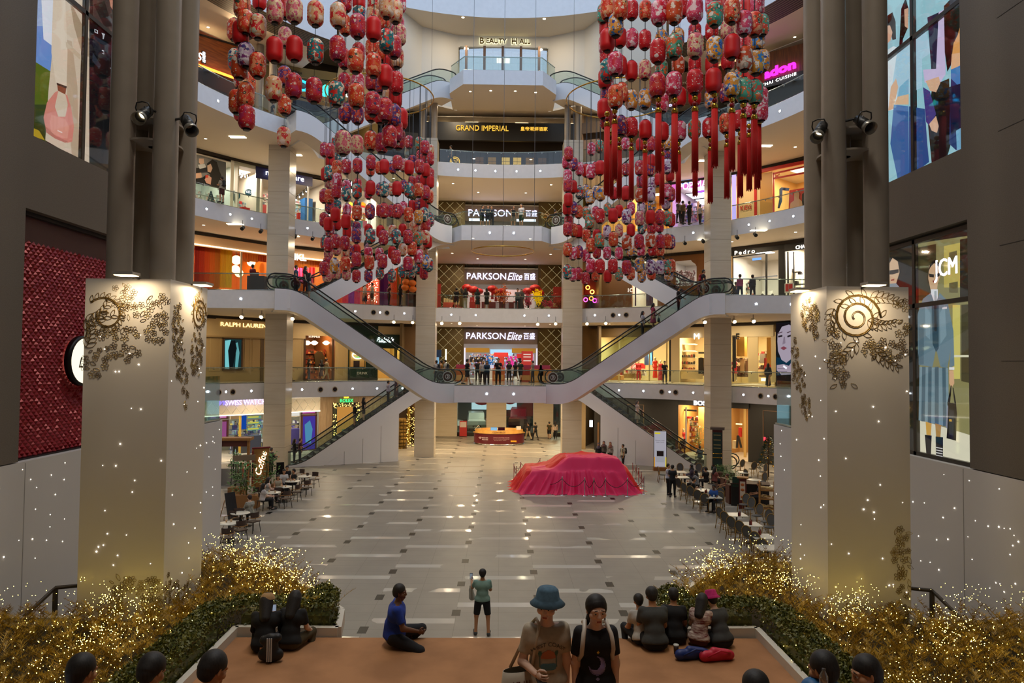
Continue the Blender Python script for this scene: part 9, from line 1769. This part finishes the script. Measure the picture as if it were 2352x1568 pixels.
for px,D,lab,top,bot,hair,rz in ((836,50.6,'woman in a white blouse and dark skirt on the left second floor gallery',('short','C0BCB4'),('skirt','1E1E26',.6),('long','120D0B'),-1.5),(853,50.5,'man in a pale shirt and shorts pointing on the left second floor gallery',('short','B8B098'),('shorts','5A4A3A'),('short','0F0C0B'),1.5),(892,51,'person in dark red with a bag on the left second floor gallery',('short','4A1418'),('pants','1A1214'),('short','0F0C0B'),-1),(918,51.2,'person in black with long hair beside the orange lanterns',('long','141416'),('pants','101012'),('long','0E0B0A'),-1.2),
 (1047,53.3,'man in black at the left of the central second floor balcony',('short','131316'),('shorts','15151A'),('short','0F0C0B'),0),(1059,53.6,'woman in a mustard dress on the central second floor balcony',('short','8A6A38'),('skirt','8A6A38',.7),('long','120D0B'),.2),(1067,53.3,'woman in a dark top and cream trousers on the central second floor balcony',('short','2A2A30'),('pants','B8A888'),('long','120D0B'),-.3),(1096,53.5,'woman in dark teal with a bag on the central second floor balcony',('short','1E3438'),('skirt','1A2A2E',.5),('long','120D0B'),.3),(1117,53.4,'slim woman in a black dress on the central second floor balcony',('short','141418'),('skirt','141418',.5),('long','0E0B0A'),.1),(1188,53.3,'man in a grey shirt on the central second floor balcony',('short','5A6066'),('pants','24303C'),('short','4A4644'),PT),(1197,53.6,'woman in a grey headscarf beside the man in grey',('long','5A5858'),('skirt','4A4A4C',.8),('hijab','6A6664'),PT),
 (1700,43.4,'man in a pink sweater and jeans with a bag on the right second floor landing',('long','A83C64'),('pants','1E2C44'),('short','0F0C0B'),.2),(1729,43.6,'man in a dark navy jacket on the right second floor landing',('long','10161E'),('pants','12151C'),('short','0F0C0B'),.1),(1690,47.5,'person in dark blue partly hidden by the right column on the second floor',('short','1E2238'),('pants','16181E'),('short','0F0C0B'),0)):
 st(px,D,2,lab,rz,top,bot,hair,pose=RAIL if 'balcony' in lab else None)
for px,D,lab,top,bot,hair,rz,ps,ht in ((1074,44.6,'man in a black T-shirt walking on the left of the first floor bridge',('short','101014'),('shorts','1A1C22'),('short','0F0C0B'),-1.2,WALK,1.74),(1098,52,'man in black farther back on the first floor bridge',('short','15161A'),('pants','1A1A20'),('short','0F0C0B'),0,None,1.7),(1109,47,'woman with long hair in a pale top on the first floor bridge',('short','B8A8A0'),('pants','1A1A20'),('long','2A1A12'),PT,None,1.62),(1119,44.2,'woman in a blue jacket leaning on the first floor bridge rail',('long','1C3448'),('pants','141820'),('long','120D0B'),PT,RAIL,1.6),(1145,43.9,'man all in black standing at the middle of the first floor bridge rail',('short','0E0E11'),('pants','0C0D10'),('short','0B0908'),PT,PHONE,1.76),(1170,52,'woman in black with a pale bag behind the bridge',('short','15151A'),('pants','121216'),('long','0E0B0A'),PT,None,1.62),(1184,53,'woman in a black dress walking behind the bridge',('short','121216'),('skirt','121216',.45),('long','0E0B0A'),.4,WALK,1.6),(1196,52.5,'man in dark green walking behind the bridge',('short','142A20'),('shorts','15161A'),('short','0F0C0B'),-.4,WALK,1.7),(1224,51,'elderly person in grey near the right escalators',('short','7A7670'),('pants','3A3A40'),('short','4A4644'),1.2,None,1.64),
 (1003,46.6,'woman in a white top with a dark backpack at the left end of the bridge',('short','B8B4B0'),('pants','1A1A20'),('short','0F0C0B'),1.2,None,1.6),(1014,47,'person in an orange top beside the backpackers on the bridge',('none','B8803A'),('pants','1A1A20'),('bun','120D0B'),1.4,None,1.6),(1023,46.8,'person in a cream top with a black backpack on the left of the bridge',('short','A8A498'),('pants','15151A'),('short','0F0C0B'),1.5,None,1.64),
 (666,48.9,'woman in dark red beside the left column on the first floor',('none','5A1A18'),('pants','1A1418'),('long','120D0B'),-1,WALK,1.62),(711,51.6,'woman in a black top and blue jeans before the brown framed window',('short','141418'),('pants','2A3A50'),('long','0E0B0A'),-1.2,None,1.62),(739,52,'woman in a dark floral dress before the brown framed window',('short','1E1A20'),('skirt','4A3A44',.55),('long','0E0B0A'),.8,WALK,1.6),(751,52,'man in beige walking beside the woman in the floral dress',('long','8A7A60'),('pants','9A8C70'),('short','3A3028'),-.9,WALK,1.7),
 (1527,50.5,'man in black standing by the glass of the bright boutique',('short','121216'),('pants','101014'),('short','0F0C0B'),PT,PHONE,1.7),(1764,46.5,'woman in a long grey dress in front of the cream pillared boutique',('long','3A4650'),('skirt','3A4650',.8),('long','2A1E18'),-.6,WALK,1.62),(1623,48,'person in dark clothes beside the right column on the first floor',('long','1A1C22'),('pants','16181C'),('long','0E0B0A'),0,None,1.6)):
 J=st(px,D,1,lab,rz,top,bot,hair,pose=ps,ht=ht)
 if 'backpack' in lab and ' with a' in lab: backpack(J,'dark backpack worn by the %s left of the bridge'%lab[:lab.index(' with')],'17161C')
for px,D,k,lab,top,bot,hair,rz,ps in ((502,42.3,3,'man with black backpack and brown shorts on the left third floor gallery',('short','A8A090'),('shorts','4A2824'),('short','2A1E18'),1.1,PHONE),(1104,49.2,3,'man in a blue shirt leaning on the third floor bridge rail',('short','2A3848'),('shorts','3A4A3A'),('short','0F0C0B'),-2.4,RAIL),(1118,49.1,3,'person in a dark teal shirt bending over the third floor bridge rail',('short','1E3440'),('shorts','2A3440'),('short','0F0C0B'),PT,RAIL),(1126,49.3,3,'person in a navy shirt beside the teal shirt on the third floor bridge',('short','1A2434'),('pants','1E2A38'),('short','0F0C0B'),PT,RAIL),(1176,49.2,3,'woman with long hair in a black top and pale shorts on the third floor bridge',('none','15151A'),('shorts','8A8478'),('long','4A2A1A'),-2.6,None),(1195,49.2,3,'tall man in a white T-shirt and green shorts on the third floor bridge',('short','C0C0C4'),('shorts','1E4438'),('short','0F0C0B'),2.6,None),(1273,50.3,3,'person in black riding off the right end of the third floor bridge',('long','15151A'),('pants','121216'),('short','3A3634'),-1.2,None),
 (1031,53,4,'grey shirted person walking before the black and gold restaurant',('short','6A7070'),('pants','1A1A1E'),('short','0F0C0B'),1.4,WALK),(616,44.5,4,'person in black near the rail of the left upper gallery',('short','15161A'),('shorts','8A8478'),('short','0F0C0B'),-1,None),(928,51.8,4,'woman in a white coat on the inner left fourth floor gallery',('long','A8A4A0'),('skirt','B0ACA8',.5),('short','0F0C0B'),-1.4,None)):
 J=st(px,D,k,lab,rz,top,bot,hair,pose=ps,ht=1.8 if 'tall' in lab else 1.66)
 if 'backpack' in lab: backpack(J,'black backpack of the man on the left third floor gallery','15151A')
for px,D,k,lab,top in ((1558,46.8,3,'woman in beige among the group before the toy shop',('long','6A5A4A')),(1568,47,3,'man in mustard among the group before the toy shop',('short','7A5A30')),(1583,47.1,3,'man in a dark T-shirt among the group before the toy shop',('short','1C2226')),(1608,46.9,3,'child in a white top before the toy shop',('short','B8B0A8'))):
 st(px,D,k,lab,PT+.6 if 'beige' in lab else -1,top,('pants','2A241E'),ht=1.64 if 'child' not in lab else 1.35)
def mann(px,r,k,lab,top,bot,pose=None,dz=.0,bald=('bald','C8B8A0'),**kw):
 x,y=ringpt(px,r); J=person(lab,(x,y,LV[k]+.02+dz),math.atan2(-(32-y),-(0-x))+PI/2+PI/2 if False else math.atan2(y-0,x)-PI/2+PI,pose,1.78,top,bot,None,bald,'light',.032,.9,**kw); J['root'].name='mannequin'; J['root']['category']='mannequin'; return J
m_mq=M('mannequin_skin','C8B090',.4)
for a in ((1505,26.6,1,'mannequin in a long orange red mermaid gown on a stand',('none','D8301C'),('skirt','E03A20',.85),dict(arm=(.2,-.2),abd=(.3,.3)),.25),(1467,27.0,1,'mannequin in a red trouser suit behind the first floor glass',('long','A81818'),('pants','A81818'),None,0),(1455,27.4,1,'mannequin torso in a red and white patterned jacket',('long',M('pat_jacket','B01818',.7,nscale=6,nmix=.9,c2='E0D0C8')),('skirt','8A6A50',.4),None,.1),(1517,27.6,1,'mannequin in a long dark red dress behind the orange gown',('long','8E1418'),('skirt','8E1418',.8),None,0),(1687,25.6,1,'mannequin in a short pink dress with one hand on the hip',('none','D84050'),('skirt','D84050',.35),dict(abd=(.6,.3),elbow=(1.5,.2)),.2),
   (1562,26.8,0,'mannequin in a red jacket at the left of the boutique window',('long','A82820'),('pants','1A1614'),None,.1),(1570,26.4,0,'mannequin in a bright coral jumper in the boutique window',('long','C83830'),('pants','15120F'),None,.2),(1568,25.9,0,'seated mannequin in a black suit in the boutique window',('long','15130F'),('pants','15130F'),SIT,0),(1428,26.3,2,'mannequin in cream with a pink cap in the second floor shop window',('short','D8C8A0'),('pants','C8B890'),None,0)):
 J=mann(a[0],a[1],a[2],a[3],a[4],a[5],a[6],a[7]); b=[c for c in J['root'].children if c.name.startswith('body')][0]; b.data.materials[0]=m_mq
def ordn(n): return '%d%s'%(n,'th' if 10<=n%100<=20 else {1:'st',2:'nd',3:'rd'}.get(n%10,'th'))
bpy.context.view_layer.update(); G_={}
for o in bpy.data.objects:
 if o.parent is None and o.get('label') and o.get('group'): G_.setdefault(o['label'],[]).append(o)
for lab,os_ in G_.items():
 if len(os_)<2: continue
 vert='lantern,' in lab or 'spiral' in lab
 def key(o):
  p=o.matrix_world.translation
  if o.type=='MESH' and not vert: p=o.matrix_world@(sum((Vector(c) for c in o.bound_box),Vector())/8)
  v=RC.transposed()@(p-Vector((0,0,CAMZ))); return (-p.z) if vert else v.x/-v.z
 for i,o in enumerate(sorted(os_,key=key)): o['label']='%s, %s of %d from %s'%(lab,ordn(i+1),len(os_),'top' if vert else 'left')
